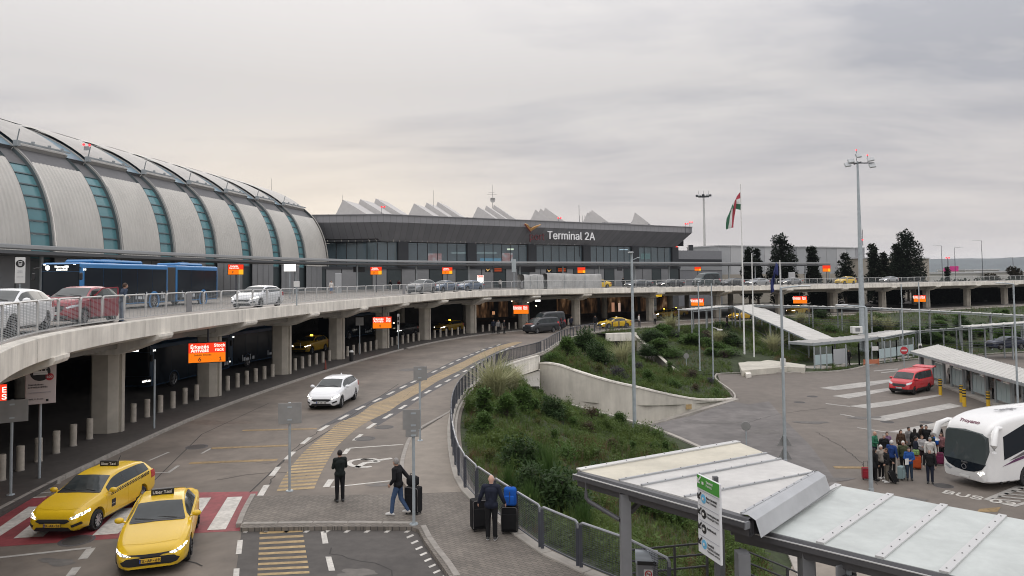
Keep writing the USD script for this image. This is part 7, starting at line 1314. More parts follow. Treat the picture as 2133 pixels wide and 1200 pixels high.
# flat shelter with frosted panes
s2 = thing('glass_shelter', 'flat grey shelter with frosted panes at the end of the sloping roof', 'shelter', (42, 87, -3.5), world=True)
e = [at(1692, 715, -.75), at(1812, 704, -.75), at(1905, 690, -.75)]; 
for a, b in zip(e[:-1], e[1:]):
    d = (b - a)[:2] / np.linalg.norm((b - a)[:2]); n = np.array([-d[1], d[0], 0]) * 3.2; ribroof(s2, a, b, b + n, a + n, .3, 7, mat('shelter_roof_grey', (.33, .325, .31), .6))
bl = [at(1697, 772, -3.48), at(1735, 768, -3.48), at(1790, 762, -3.48), at(1830, 758, -3.48), at(1868, 752, -3.48), at(1903, 745, -3.48)]
part(s2, 'platform', prism([tuple(p[:2]) for p in (bl[0], bl[-1])] + [tuple((p + np.array([-.5, 3.2, 0]))[:2]) for p in (bl[-1], bl[0])], -3.5, -3.36), concrete)
for i, (a, b) in enumerate(zip(bl[:-1], bl[1:])):
    k = 3 if i != 1 else 2
    for j in range(k + 1): p = a + (b - a) * j / k; part(s2, 'post', bar([p[0], p[1], -3.5], [p[0], p[1], -.9], .12), steel_g)
    if i in (0, 3, 4):
        for j in range(k): p, q = a + (b - a) * (j + .06) / k, a + (b - a) * (j + .94) / k; part(s2, 'frosted_panel', cat(bar(p + [0, 0, 1.15], q + [0, 0, 1.15], .03, 1.1)), frost); part(s2, 'clear_pane', quad(p + [0, 0, 1.75], q + [0, 0, 1.75], q + [0, 0, 2.5], p + [0, 0, 2.5]), clear_p)
    if i == 1: part(s2, 'display_panel', bar(a + (b - a) * .1 + [0, .6, 1.2], a + (b - a) * .62 + [0, .6, 1.2], .08, 1.7), cab_m)
part(s2, 'orange_barrier', cat(*[bar(p + [0, -.5, .1], p + [0, -.5, .8], .08) for p in (bl[2] + [.3, 0, 0], bl[2] + [2.2, .4, 0])], bar(bl[2] + [.3, -.5, .5], bl[2] + [2.2, -.1, .5], .04, .5)), mat('barrier_orange', (.42, .14, .07), .6))
p = at(1790, 697, -.6); part(s2, 'roof_cabinet', cbox(p + [0, .8, .55], (1.3, .8, .9), .05), plate_w); part(s2, 'cabinet_screen', cbox(p + [.0, .38, .6], (.6, .05, .45), .02), near_f2); p = at(1823, 726, -1.6); part(s2, 'name_plate', cbox(p, (.75, .05, .5), .01), plate_w)
# long shelter with white ribbed roof and waiting bays
s3 = thing('long_shelter', 'long white ribbed roof shelter with frosted panes behind the coach', 'shelter', (40, 64, -3.5), world=True)
ra, rb, rc, rd = at(1896, 732, -.8), at(2160, 806, -.8), at(2190, 784, -.8), at(1955, 718, -.8); ribroof(s3, ra, rb, rc, rd, .22, 34)
dl = (rb - ra) / np.linalg.norm(rb - ra); ll = np.linalg.norm(rb - ra); wn = np.array([-dl[1], dl[0], 0]); wn = wn if wn[0] > 0 else -wn
part(s3, 'platform', prism([tuple(q[:2]) for q in (ra + wn * .7 + dl * 2, rb + wn * .7, rb + wn * 5, ra + wn * 5 + dl * 2)], -3.5, -3.35), concrete)
i = 0; x = 2.4
while x < ll - 2.5:
    for k in range(3):
        p, q = ra + dl * (x + k * .85) + wn * 1.3, ra + dl * (x + k * .85 + .78) + wn * 1.3; p[2] = q[2] = -3.4; part(s3, 'frosted_panel', bar(p + [0, 0, 1.05], q + [0, 0, 1.05], .03, 1.5), frost); part(s3, 'clear_pane', quad(p + [0, 0, 1.85], q + [0, 0, 1.85], q + [0, 0, 2.4], p + [0, 0, 2.4]), clear_p)
    for q in (x - .06, x + 2.6): p = ra + dl * q + wn * 1.3; part(s3, 'post', bar([p[0], p[1], -3.5], [p[0], p[1], -.9], .2), steel_g); p = p + wn * 3.0; part(s3, 'post', bar([p[0], p[1], -3.5], [p[0], p[1], -.9], .16), steel_g)
    p = ra + dl * (x + 1.3) + wn * 4.4; part(s3, 'back_panel', bar([*(p - dl * 1.3)[:2], -2.4], [*(p + dl * 1.3)[:2], -2.4], .06, 1.9), mat('back_grey', (.22, .23, .235), .5)); x += 4.4; i += 1
p = ra + wn * .9 + dl * .4; part(s3, 'post', bar([p[0], p[1], -3.5], [p[0], p[1], -.9], .3), near_f2)
# striped bollards
yb_m, bb_m = mat('bollard_yellow', (.55, .34, .02), .5, var=.08), ink; y0 = None
for u, v, lb in ((1959, 823, 'yellow and black striped bollard nearest the red van'), (2003, 838, 'yellow and black striped bollard, left of a touching pair'), (2009, 847, 'yellow and black striped bollard, right of a touching pair'), (2059, 853, 'yellow and black striped bollard just above the coach roof')):
    p = at(u, v, -3.5)
    if y0 is None:
        y0 = thing('striped_bollard', lb, 'bollard', p, 0, 'striped bollards by the long shelter'); part(y0, 'post', tube([(0, 0, 0), (0, 0, 1.4)], .135, 14), yb_m)
        for z in (.78, 1.0, 1.22): part(y0, 'black_band', lathe([(.139, z), (.139, z + .11)], 14), bb_m)
        part(y0, 'cap', lathe([(.14, 1.4), (.1, 1.44), (0, 1.45)], 14), bb_m)
    else: dup(y0, p, 0, lb)
b = at(1884, 775, -3.5); t = thing('no_entry_sign', 'red no-entry disc on a post by the glass shelter', 'sign', b); z = aty(1883, 730, b[1])[2] + 3.5; part(t, 'disc', place(lathe([(0, .02), (.42, .02), (.42, 0), (0, 0)], 20), (0, -.06, z), (1, 0, 0), (0, 0, 1)), mat('sign_red', 'x')); part(t, 'white_bar', box((0, -.085, z), (.6, .01, .15)), plate_w); part(t, 'post', tube([(0, 0, 0), (0, 0, z + .4)], .05, 8), galv)
# ================================================================ people and luggage
skin_m = [mat('skin_a', (.42, .25, .18), .5), mat('skin_b', (.35, .20, .14), .5), mat('skin_c', (.48, .29, .22), .5)]
def fab(name, c, rough=.85): return mat('cloth_' + name, c, rough, var=.12, scale=14, obj=True, spec=.2)
blackc, navy, jeans, greyc, khaki, whitec = fab('black', (.010, .010, .011)), fab('navy', (.014, .017, .03)), fab('jeans', (.05, .085, .16)), fab('grey', (.2, .19, .185)), fab('khaki', (.12, .105, .085)), fab('white', (.6, .58, .55))
hair_m = {k: mat('hair_' + k, c, .6, spec=.3, var=.2, scale=30, obj=True) for k, c in dict(dark=(.012, .009, .008), brown=(.05, .028, .017), grey=(.22, .21, .20), white=(.5, .49, .47), blond=(.25, .17, .09)).items()}
shoe_b, shoe_w, eye_m = mat('shoe_black', (.012, .012, .012), .5), mat('shoe_white', (.55, .54, .52), .5), mat('eye_dark', (.01, .008, .006), .2)
def sph(p, r, n=8): 
    s = m3.Manifold.sphere(1., n); r = [r] * 3 if np.ndim(r) == 0 else r; return s.scale(list(map(float, r))).translate(list(map(float, p)))
def bone(p, q, a, b, n=8): return m3.Manifold.batch_hull([sph(p, a, n), sph(q, b, n)])
def person(label, pos, heading, h=1.74, top=blackc, legs=blackc, hair='dark', bald=False, shoes=shoe_b, skin=0, arms='down', stride=0., female=False, group=None, lean=0., coat=0., n=8, smooth_it=False, long_hair=False, head_turn=0., sole=False, sleeve=True, shorts=False):
    """One body with clothes over it; local x is the way the person faces."""
    k = h / 1.75 * (.935 if smooth_it else 1.); sw = .165 if female else .19; t = thing('person', label, 'person', pos, heading, group, scale=k)
    A = lambda *q: np.array(q, float)
    lx = lean
    hip = [A(0, s * .085, .93) for s in (1, -1)]; st = [stride, -stride]
    knee = [A(st[i] * .5 + (.05 if stride else .01), s * .095, .50) for i, s in enumerate((1, -1))]; ank = [A(st[i] - (.10 if stride and i else 0), s * .10, .085 + (.07 if stride and i else 0)) for i, s in enumerate((1, -1))]
    toe = [a + A(.17, s * .02, -.045 - (.02 if stride and i else 0)) for i, (a, s) in enumerate(zip(ank, (1, -1)))]; heel = [a + A(-.055, 0, -.045) for a in ank]
    pel, wst, chs, nck = A(0, 0, .97), A(lx * .3, 0, 1.10), A(lx * .7, 0, 1.32), A(lx, 0, 1.49); sh = [A(lx * .9, s * sw, 1.435) for s in (1, -1)]
    hd = A(lx + .025, 0, 1.635)
    if arms == 'down': el = [A(lx * .5 - .03, s * (sw + .065), 1.15) for s in (1, -1)]; wr = [A(.05, s * (sw + .075), .91) for s in (1, -1)]
    elif arms == 'crossed': el = [A(.05, s * (sw + .055), 1.17) for s in (1, -1)]; wr = [A(.21, s * -.06, 1.22 + .03 * s) for s in (1, -1)]
    elif arms == 'fold': el = [A(.02, s * (sw + .07), 1.16) for s in (1, -1)]; wr = [A(.25, s * .09, 1.12) for s in (1, -1)]
    elif arms == 'pull': el = [A(.02, sw + .07, 1.17), A(-.16, -sw - .07, 1.17)]; wr = [A(.15, sw + .05, 1.0), A(-.36, -sw - .06, 1.0)]
    elif arms == 'side': el = [A(.0, s * (sw + .10), 1.17) for s in (1, -1)]; wr = [A(.10, s * (sw + .17), .97) for s in (1, -1)]
    else: el = [A(.03, sw + .07, 1.18), A(-.03, -sw - .065, 1.15)]; wr = [A(.22, sw - .08, 1.42), A(.05, -sw - .075, .91)]
    B = [bone(pel + A(0, .06, 0), pel - A(0, .06, 0), .115, .115, n), bone(pel, wst, .125, .115, n), bone(wst + A(0, .04, 0), chs + A(0, .06, 0), .095, .115, n), bone(wst - A(0, .04, 0), chs - A(0, .06, 0), .095, .115, n), bone(chs + A(0, .07, .02), chs - A(0, .07, -.02), .115, .115, n), bone(sh[0], sh[1], .062, .062, n), bone(chs, nck, .10, .058, n), bone(nck, hd + A(-.01, 0, -.03), .055, .06, n)]
    H_ = [sph(hd, (.098, .077, .118), 12), sph(hd + A(.035, 0, -.055), (.062, .056, .06), 10), bone(hd + A(.088, 0, .01), hd + A(.108, 0, -.025), .011, .016, 6), sph(hd + A(0, .079, -.005), (.022, .012, .032), 6), sph(hd + A(0, -.079, -.005), (.022, .012, .032), 6), bone(hd + A(.084, -.02, -.06), hd + A(.084, .02, -.06), .012, .012, 6)]
    Lg = []; Ar = []; Hn = []; Ft = []
    for i in (0, 1):
        Lg += [bone(hip[i], knee[i], .088, .058, n), bone(knee[i], ank[i], .056, .04, n)]; Ft += [bone(heel[i], toe[i], .038, .035, 8)]
        Ar += [bone(sh[i], el[i], .055, .043, n), bone(el[i], wr[i], .042, .028, n)]
        d = wr[i] - el[i]; d /= np.linalg.norm(d); s = 1 if i == 0 else -1; side = np.cross(d, A(0, s, 0)); side = side / (np.linalg.norm(side) + 1e-9); side = side if side[0] >= 0 else -side; pn = np.cross(d, side)
        pc = wr[i] + d * .085; Hn.append(m3.Manifold.batch_hull([sph(wr[i] + d * .01, .024, 6), sph(pc + side * .03, .013, 6), sph(pc - side * .03, .013, 6)]))
        cu = -pn * s * .0 + A(0, -s, 0) * .012
        for f_, (o, L_) in enumerate(((.03, .064), (.011, .074), (-.009, .07), (-.028, .055))): b0_ = pc + side * o - d * .01; b1_ = b0_ + d * L_ * .55 + cu * .6; b2_ = b1_ + d * L_ * .4 + cu * 1.4; Hn += [bone(b0_, b1_, .0095, .009, 6), bone(b1_, b2_, .009, .0075, 6)]
        th0 = wr[i] + d * .035 + side * .022; th1 = th0 + side * .035 + d * .025; Hn += [bone(th0, th1, .012, .0105, 6), bone(th1, th1 + d * .03 + side * .006, .0105, .0085, 6)]
    U_ = lambda L_: m3.Manifold.batch_boolean(L_, m3.OpType.Add)
    def fin(m, ref=.035):
        if not smooth_it: return m
        v, f = arr(m.refine_to_length(ref)); tm = trimesh.Trimesh(v, f, process=True); trimesh.smoothing.filter_taubin(tm, iterations=8); return np.array(tm.vertices), np.array(tm.faces)
    if head_turn:
        rot = lambda m: m.translate([float(-hd[0]), 0, 0]).rotate([0, 0, math.degrees(head_turn)]).translate([float(hd[0]), 0, 0]); H_ = [rot(m) for m in H_]
    body = U_(B + H_ + Lg + Ar + Hn + Ft); part(t, 'body', body, skin_m[skin], 60)
    e = .017
    Jb = [bone(pel + A(0, .065, -.02), pel - A(0, .065, .02), .115 + e, .115 + e, n), bone(pel, wst, .125 + e, .118 + e, n), bone(wst + A(0, .045, 0), chs + A(0, .062, 0), .10 + e, .118 + e, n), bone(wst - A(0, .045, 0), chs - A(0, .062, 0), .10 + e, .118 + e, n), bone(chs + A(0, .07, .02), chs - A(0, .07, -.02), .116 + e, .116 + e, n), bone(sh[0], sh[1], .064 + e, .064 + e, n), bone(chs, nck - A(0, 0, .02), .10 + e, .062 + e, n)]
    if coat: Jb += [bone(pel + A(0, s * .07, 0), A(0, s * .085, .93 - coat), .12 + e, .13 + e, n) for s in (1, -1)] + [bone(A(0, .08, .93 - coat), A(0, -.08, .93 - coat), .12, .12, n)]
    for i in (0, 1): Jb += [bone(sh[i], el[i], .055 + e, .045 + e, n)] + ([bone(el[i], el[i] + (wr[i] - el[i]) * .95, .045 + e, .032 + e, n)] if sleeve else [])
    part(t, 'jacket' if sleeve else 'shirt', fin(U_(Jb)), top, 60)
    Tb = [bone(pel + A(0, .05, -.03), pel - A(0, .05, .03), .118 + .006, .118 + .006, n)]
    for i in (0, 1): Tb += [bone(hip[i], knee[i], .088 + .012, .060 + .014, n)] + ([] if shorts else [bone(knee[i], ank[i] + A(0, 0, .01), .058 + .014, .043 + .016, n)])
    part(t, 'shorts' if shorts else 'trousers', fin(U_(Tb)), legs, 60)
    for i in (0, 1):
        P = part(t, 'shoe', m3.Manifold.batch_hull([sph(heel[i] + A(0, 0, -.0), .044, 8), sph(toe[i] + A(0, 0, .0), .042, 8), sph(ank[i], .05, 8)]), shoes, 60)
        if sole: part(P, 'sole', m3.Manifold.batch_hull([sph(heel[i] + A(0, 0, -.022), (.047, .047, .022), 8), sph(toe[i] + A(0, 0, -.02), (.046, .046, .02), 8)]), shoe_w, 60)
    if not bald:
        cap = sph(hd + A(-.014, 0, .018), (.106, .088, .116), 12) - m3.Manifold.cube([.3, .3, .3]).translate([float(hd[0] + .045), -.15, float(hd[2] - .25)]) - m3.Manifold.cube([.4, .4, .2]).translate([float(hd[0] - .2), -.2, float(hd[2] - .26)])
        if long_hair: cap = cap + m3.Manifold.batch_hull([sph(hd + A(-.05, .05, .0), .05, 8), sph(hd + A(-.05, -.05, 0), .05, 8), sph(hd + A(-.085, .04, -.2), .045, 8), sph(hd + A(-.085, -.04, -.2), .045, 8)])
        if head_turn: cap = rot(cap)
        part(t, 'hair', cap, hair_m[hair], 60)
    ey = [sph(hd + A(.086, s * .031, .012), .0105, 6) for s in (1, -1)]
    for q in ey: part(t, 'eye', rot(q) if head_turn else q, eye_m)
    return t
def rcube(c, s, r):
    s = np.asarray(s, float); pts = [sph(np.asarray(c) + (s / 2 - r) * [a, b, d], r, 8) for a in (-1, 1) for b in (-1, 1) for d in (-1, 1)]; return m3.Manifold.batch_hull(pts)
def suitcase(label, pos, heading, size, m_, tilt=0., handle=.45, group=None, ribs=True, tag_=None):
    """A wheeled case: x is its thickness, y its width."""
    t = thing('suitcase', label, 'suitcase', pos, heading, group); dx, dy, dz = size
    def T(m):
        v, f = arr(m)
        if tilt: c, s = math.cos(tilt), math.sin(tilt); v = np.stack([v[:, 0] * c + v[:, 2] * s, v[:, 1], -v[:, 0] * s + v[:, 2] * c + .03], 1)
        return v, f
    part(t, 'shell', T(rcube((0, 0, dz / 2 + .06), (dx, dy, dz), .035)), m_, 50)
    if ribs: part(t, 'front_pocket', T(rcube((dx / 2 + .005, 0, dz * .42 + .06), (.05, dy * .82, dz * .62), .02)), m_, 50)
    part(t, 'piping', T(cat(*[tube([(dx * .5 * q, -dy / 2 + .02, .1), (dx * .5 * q, -dy / 2 + .015, dz + .02), (dx * .5 * q, -dy / 2 + .06, dz + .058), (dx * .5 * q, dy / 2 - .06, dz + .058), (dx * .5 * q, dy / 2 - .015, dz + .02), (dx * .5 * q, dy / 2 - .02, .1)], .008, 5) for q in (1,)])), greyc, 50)
    if handle: part(t, 'pull_handle', T(tube([(-dx * .4, -dy * .25, dz), (-dx * .4, -dy * .25, dz + handle), (-dx * .4, dy * .25, dz + handle), (-dx * .4, dy * .25, dz)], .011, 6)), trim_b)
    for a in (-1, 1):
        for b in (-1, 1): part(t, 'wheel', T((lambda v, f: (np.column_stack([v[:, 0], v[:, 2], v[:, 1]]) + [a * dx * .35, b * dy * .38 - .015, .03], f))(*arr(lathe([(0, 0), (.03, 0), (.03, .03), (0, .03)], 10)))), trim_b)
    return t
def backpack(label, pos, heading, m_, s=(.2, .3, .42), group=None):
    t = thing('backpack', label, 'backpack', pos, heading, group); part(t, 'bag', rcube((0, 0, s[2] / 2), s, .07), m_, 60); part(t, 'front_pocket', rcube((s[0] / 2 + .02, 0, s[2] * .35), (.08, s[1] * .8, s[2] * .5), .035), m_, 60); part(t, 'strap', tube([(s[0] / 2, 0, s[2] * .8), (s[0] / 2 + .05, .02, s[2] * .6), (s[0] / 2 + .06, 0, s[2] * .2)], .012, 5), trim_b); part(t, 'grab_loop', tube([(0, -.04, s[2] - .01), (0, -.02, s[2] + .05), (0, .02, s[2] + .05), (0, .04, s[2] - .01)], .01, 5), trim_b); return t
toward = lambda p, a=0.: math.atan2(-p[1], -p[0]) + a      # faces the camera, turned by a
pv = at(708, 1045, .11); person('woman with short dark hair in black top and leggings, arms folded, seen from behind', pv, toward(pv, PI + .25), 1.70, fab('black_knit', (.010, .013, .012)), blackc, 'dark', arms='crossed', female=True, n=10, smooth_it=True)
pv = at(830, 1073, .11); person('man in black jacket and blue jeans walking and pulling a black suitcase', pv, toward(pv, -PI / 2 - .45), 1.76, blackc, jeans, 'grey', shoes=shoe_w, arms='pull', stride=.18, n=10, smooth_it=True, lean=.06, head_turn=-.3)
pc_ = pv + np.array([.42, .15, 0]); suitcase('tall black suitcase pulled by the man in blue jeans', pc_, toward(pc_, -.5), (.3, .46, .72), blackc, 0, .32, 'black suitcases on the paved island'); pc2 = pc_ + np.array([-.02, 0, .80]); t = thing('travel_bag', 'black holdall lying on the suitcase of the man in jeans', 'bag', pc2, toward(pc2, -.5)); part(t, 'bag', rcube((0, 0, .15), (.26, .36, .3), .09), blackc, 60); part(t, 'carry_handle', tube([(0, -.1, .28), (0, -.06, .36), (0, .06, .36), (0, .1, .28)], .012, 5), trim_b)
pv = at(1024, 1124, .11); person('bald older man in dark navy jacket and black trousers, seen from behind', pv, toward(pv, PI - .12), 1.80, navy, blackc, bald=True, skin=2, arms='side', n=10, smooth_it=True, sole=True)
pc_ = at(1000, 1110, .11) + np.array([0, .25, 0]); suitcase('large black suitcase with grey piping left of the bald man', pc_, toward(pc_, .25), (.34, .52, .78), blackc, 0, .15, 'black suitcases on the paved island'); pc_ = at(1062, 1116, .11) + np.array([0, .25, 0]); suitcase('black suitcase under a blue backpack, right of the bald man', pc_, toward(pc_, -.1), (.32, .46, .66), blackc, 0, .12, 'black suitcases on the paved island'); backpack('bright blue backpack standing on a black suitcase beside the fence', pc_ + [.02, -.02, .73], toward(pc_, -.2), fab('blue_bright', (.01, .085, .38)), (.22, .34, .50))
# the waiting group
G = 'passengers waiting beside the coach'
crowd = [
 (1823, 963, 'green jacket, bald, at the left rear of the waiting group', dict(top=fab('green', (.03, .14, .08)), legs=navy, bald=True, arms='fold'), 1.1),
 (1843, 970, 'black jacket with thin grey hair, just behind the beige vest', dict(top=blackc, legs=blackc, hair='grey'), .4),
 (1849, 960, 'lilac top and reddish hair at the left rear of the group', dict(top=fab('lilac', (.16, .10, .17)), legs=navy, hair='brown', female=True), .2),
 (1823, 1001, 'long black coat next to the lamp post, seen from behind', dict(top=blackc, legs=blackc, hair='dark', coat=.18, female=True, long_hair=True), 2.2),
 (1836, 997, 'beige vest with white hair and white shoes beside the lamp post', dict(top=fab('beige', (.28, .25, .22)), legs=blackc, hair='white', shoes=shoe_w), .6),
 (1848, 1005, 'black jacket and khaki trousers holding a tilted black trolley case', dict(top=blackc, legs=khaki, hair='brown', shoes=shoe_w, arms='pull'), -1.2),
 (1859, 990, 'royal blue jacket with white hair, turned away', dict(top=fab('royal_blue', (.014, .04, .15)), legs=blackc, hair='white', h=1.82), 2.6),
 (1878, 955, 'brown coat with long brown hair at the rear', dict(top=fab('brown', (.06, .035, .022)), legs=blackc, hair='brown', female=True, long_hair=True), .3),
 (1894, 948, 'grey coat with dark hair at the rear of the group', dict(top=greyc, legs=blackc, hair='dark', coat=.2, female=True), .8),
 (1907, 952, 'black coat with very long black hair', dict(top=blackc, legs=blackc, hair='dark', coat=.2, female=True, long_hair=True), 3.0),
 (1883, 987, 'olive green jacket with white hair behind the royal blue anorak', dict(top=fab('olive', (.05, .06, .03)), legs=blackc, hair='white', shoes=shoe_w), .1),
 (1895, 1000, 'bright blue anorak and jeans holding a paper in front of the group', dict(top=fab('anorak', (.018, .07, .25)), legs=fab('dark_jeans', (.03, .045, .07)), hair='dark', female=True, arms='fold', h=1.66), .1),
 (1909, 975, 'navy jacket in the middle of the group behind the orange case', dict(top=navy, legs=blackc, hair='dark'), 1.6),
 (1922, 968, 'pale grey hooded top and dark trousers', dict(top=fab('pale_grey', (.36, .35, .35)), legs=fab('maroon', (.03, .015, .018)), hair='brown', female=True, shoes=shoe_w, arms='fold'), .2),
 (1931, 948, 'black jumper with short black hair at the far rear', dict(top=blackc, legs=blackc, hair='dark'), .1),
 (1918, 946, 'dark brown jacket looking down, between two black-haired people', dict(top=fab('dark_brown', (.025, .017, .013)), legs=blackc, hair='dark', lean=.08), 1.2),
 (1943, 966, 'dark green jacket right of the pale grey hooded top', dict(top=fab('bottle_green', (.012, .03, .026)), legs=blackc, hair='grey'), 1.9),
 (1938, 1007, 'black jacket and dark jeans walking towards the camera in front of the group', dict(top=blackc, legs=navy, hair='grey', skin=2), .0),
 (1939, 978, 'white shirt partly hidden behind the man in front', dict(top=whitec, legs=blackc, hair='grey'), .2),
 (1955, 946, 'black jacket behind the left coach mirror', dict(top=blackc, legs=blackc, hair='dark'), .3),
 (1963, 962, 'rose top close to the coach front', dict(top=fab('rose', (.25, .12, .12)), legs=blackc, hair='brown', female=True, long_hair=True), -.6)]
for u, v, lb, kw, a in crowd:
    p = at(u, v, -3.5); hh = kw.pop('h', 1.62 if kw.get('female') else 1.72); person('person in ' + lb, p, toward(p, a), hh, group=G, n=7, **kw)
LG = 'luggage of the waiting group'
def cs(u, v, lb, c, size=(.26, .42, .6), a=.2, tilt=0., handle=.35): p = at(u, v, -3.49); return suitcase(lb, p, toward(p, a), size, c, tilt, handle, LG), p
cs(1805, 999, 'red suitcase left of the grey lamp post', fab('red', (.24, .02, .03)), (.26, .42, .55)); cs(1866, 1006, 'black trolley case tilted on its wheels', blackc, (.26, .4, .62), -1.1, .5, .6); cs(1878, 999, 'pale teal hard suitcase standing behind the tilted trolley', mat('teal_shell', (.22, .30, .31), .35), (.26, .4, .62), 1.2)
_, p = cs(1909, 977, 'bright orange suitcase in front of the dark group', fab('orange', (.42, .075, .02)), (.3, .46, .66)); backpack('light green backpack on the orange suitcase', p + [0, 0, .74], toward(p), fab('light_green', (.17, .27, .10)), (.2, .32, .3), LG); cs(1957, 968, 'magenta suitcase beside the coach front', fab('magenta', (.17, .025, .075)), (.26, .42, .6)); p = at(1950, 962, -3.5); backpack('blue backpack carried in the rear of the group near the coach mirror', p + [0, 0, .95], toward(p), fab('blue_bright', 'x'), (.2, .32, .42), LG)
p = at(1897, 990, -3.5); t = thing('paper_sheet', 'white sheet held by the person in the bright blue anorak', 'paper', at(1889, 962, -2.45)); part(t, 'sheet', box((0, 0, 0), (.24, .02, .3), .4), plate_w)
# others
sR, hR = RED_CAR; dpp = np.array([math.cos(hR), math.sin(hR), 0]); dln = np.array([-dpp[1], dpp[0], 0])
person('person in blue jeans and dark top behind the open door of the red car', sR + dpp * -.25 + dln * 1.75, hR + 2.4, 1.76, fab('denim_top', (.04, .055, .085)), fab('jeans_light', (.11, .15, .22)), 'brown', arms='fold', lean=.12)
p = aty(690, 603, 92); p[2] = 5.22; tP = person('person in white shirt and blue shorts on the kerbside pavement', p, toward(p, .4), 1.75, whitec, fab('blue_shorts', (.12, .2, .36)), 'brown', sleeve=False, shorts=True)
for u, y, c, lb in ((813, 118, blackc, 'in black by the terminal doors, left of two'), (831, 117, fab('dark_red_cloth', (.10, .02, .02)), 'in dark red by the terminal doors, right of two'), (1042, 128, whitec, 'in white at the middle terminal doors'), (1298, 134, blackc, 'in black with a bag near the right terminal doors')):
    p = aty(u, 590, y); p[2] = 5.22; person('person ' + lb, p, toward(p, .5), 1.75, c, blackc, 'dark', group='people at the terminal doors', n=6)
for u, v, c, lb, a in ((1028, 694, navy, 'in navy under the deck, leftmost of three by a bollard', .3), (1038, 695, greyc, 'in grey under the deck, middle of three by a bollard', .5), (1050, 695, blackc, 'in black under the deck, rightmost of three by a bollard', 1.2), (1168, 686, fab('wine', (.12, .015, .02)), 'in wine red at the rear of the black van', 2), (1190, 686, navy, 'in navy right of the black van under the deck', .4), (1240, 684, blackc, 'in black beside a lit shop window under the deck', .2), (1331, 680, whitec, 'in white behind the yellow fastback taxi', 1.4), (1364, 676, greyc, 'in grey between bollards under the far deck', .3)):
    p = at(u, v, .12); person('person ' + lb, p, toward(p, a), 1.72, c, blackc, 'dark', group='people at the arrivals entrance', n=6)
p = at(1515, 684, 0.02); person('person in black walking left at the top of the covered walkway', p, toward(p, -1.4), 1.76, blackc, blackc, 'dark', stride=.22, n=6)
for i, (q, c, lb) in enumerate(((4.9, whitec, 'in white top in the first opening of the long shelter'), (9.3, khaki, 'in khaki in the second opening of the long shelter'), (13.7, greyc, 'in grey in the third opening of the long shelter'))):
    p = ra + dl * q + wn * 1.9; p[2] = -3.35; person('person ' + lb, p, toward(p, .5), 1.74, c, blackc, 'dark', group='people waiting in the shelters', n=6)
p = at(1778, 763, -3.36) + [0, 1.2, 0]; person('person in dark clothes waiting inside the flat glass shelter', p, toward(p, .5), 1.74, blackc, blackc, 'brown', group='people waiting in the shelters', n=6)
# ================================================================ planting
def leaves(pts, size, asp=.5, droop=.3, rnd=None, n_=None):
    """Small two-triangle leaves at the points, each folded along its midrib."""
    r = rnd or np.random.default_rng(1); n = len(pts); a = r.uniform(0, 2 * PI, n); el = r.uniform(-droop, 1.1, n); s = size * r.uniform(.6, 1.3, n)
    d = np.stack([np.cos(a) * np.cos(el), np.sin(a) * np.cos(el), np.sin(el)], 1); w = np.stack([-np.sin(a), np.cos(a), r.uniform(-.5, .5, n)], 1); w /= np.linalg.norm(w, axis=1, keepdims=True)
    p0 = pts; p1 = pts + d * s[:, None] * .5 + w * (s * asp / 2)[:, None]; p2 = pts + d * s[:, None]; p3 = pts + d * s[:, None] * .5 - w * (s * asp / 2)[:, None]
    v = np.stack([p0, p1, p2, p3], 1).reshape(-1, 3); k = np.arange(n)[:, None] * 4; return v, np.vstack([k + [0, 1, 2], k + [0, 2, 3]])
def blades(n, h, spread, w=.012, arch=.5, seed=0, flat=False):
    """Arching blades from one tuft; each three quads long."""
    r = np.random.default_rng(seed); V, F = [], []; k = 0
    for i in range(n):
        a = r.uniform(0, 2 * PI); L_ = h * r.uniform(.55, 1.15); o = r.normal(0, spread * .3, 2); ln = r.uniform(.1, 1.) * arch; d = np.array([math.cos(a), math.sin(a)]); wv = np.array([-d[1], d[0], 0]) * w * r.uniform(.7, 1.3)
        for j, s in enumerate((0, .4, .75, 1.)):
            z = L_ * (s - .45 * ln * s * s); p = np.array([*(o + d * L_ * ln * s * s * .9), z]); q = wv * (1 - s * .95); V += [p - q, p + q]
        F += [[k + 2 * j, k + 2 * j + 1, k + 2 * j + 3] for j in range(3)] + [[k + 2 * j, k + 2 * j + 3, k + 2 * j + 2] for j in range(3)]; k += 8
    return np.array(V), np.array(F)
g_green = leafmat('grass_green', (.065, .098, .02), (.15, .20, .05), .4, (.25, .28, .095)); g_dry = leafmat('grass_dry', (.11, .085, .04), (.22, .16, .08), .35, (.32, .24, .13)); g_mix = leafmat('weed_mix', (.05, .085, .02), (.12, .175, .042), .4, (.22, .21, .08))
def instancer(name, protos, pts, ids, yaw, sc):
    p = _path('/World', name); pi = UsdGeom.PointInstancer.Define(stage, p); rel = pi.CreatePrototypesRel()
    for i, (m, mm) in enumerate(protos): usdkit.mesh(stage, f'{p}/tuft_{i + 1:03d}', m, mm); rel.AddTarget(f'{p}/tuft_{i + 1:03d}')
    pi.CreatePositionsAttr(Vt.Vec3fArray.FromNumpy(np.asarray(pts, np.float32))); pi.CreateProtoIndicesAttr(Vt.IntArray.FromNumpy(np.asarray(ids, np.int32)))
    q = np.zeros((len(pts), 4)); q[:, 0] = np.cos(yaw / 2); q[:, 3] = np.sin(yaw / 2); pi.CreateOrientationsAttr([Gf.Quath(float(a[0]), 0, 0, float(a[3])) for a in q]); pi.CreateScalesAttr(Vt.Vec3fArray.FromNumpy(np.asarray(np.stack([sc] * 3, 1), np.float32)))
    pi.GetPrim().SetCustomDataByKey('kind', 'stuff'); return pi.GetPrim()
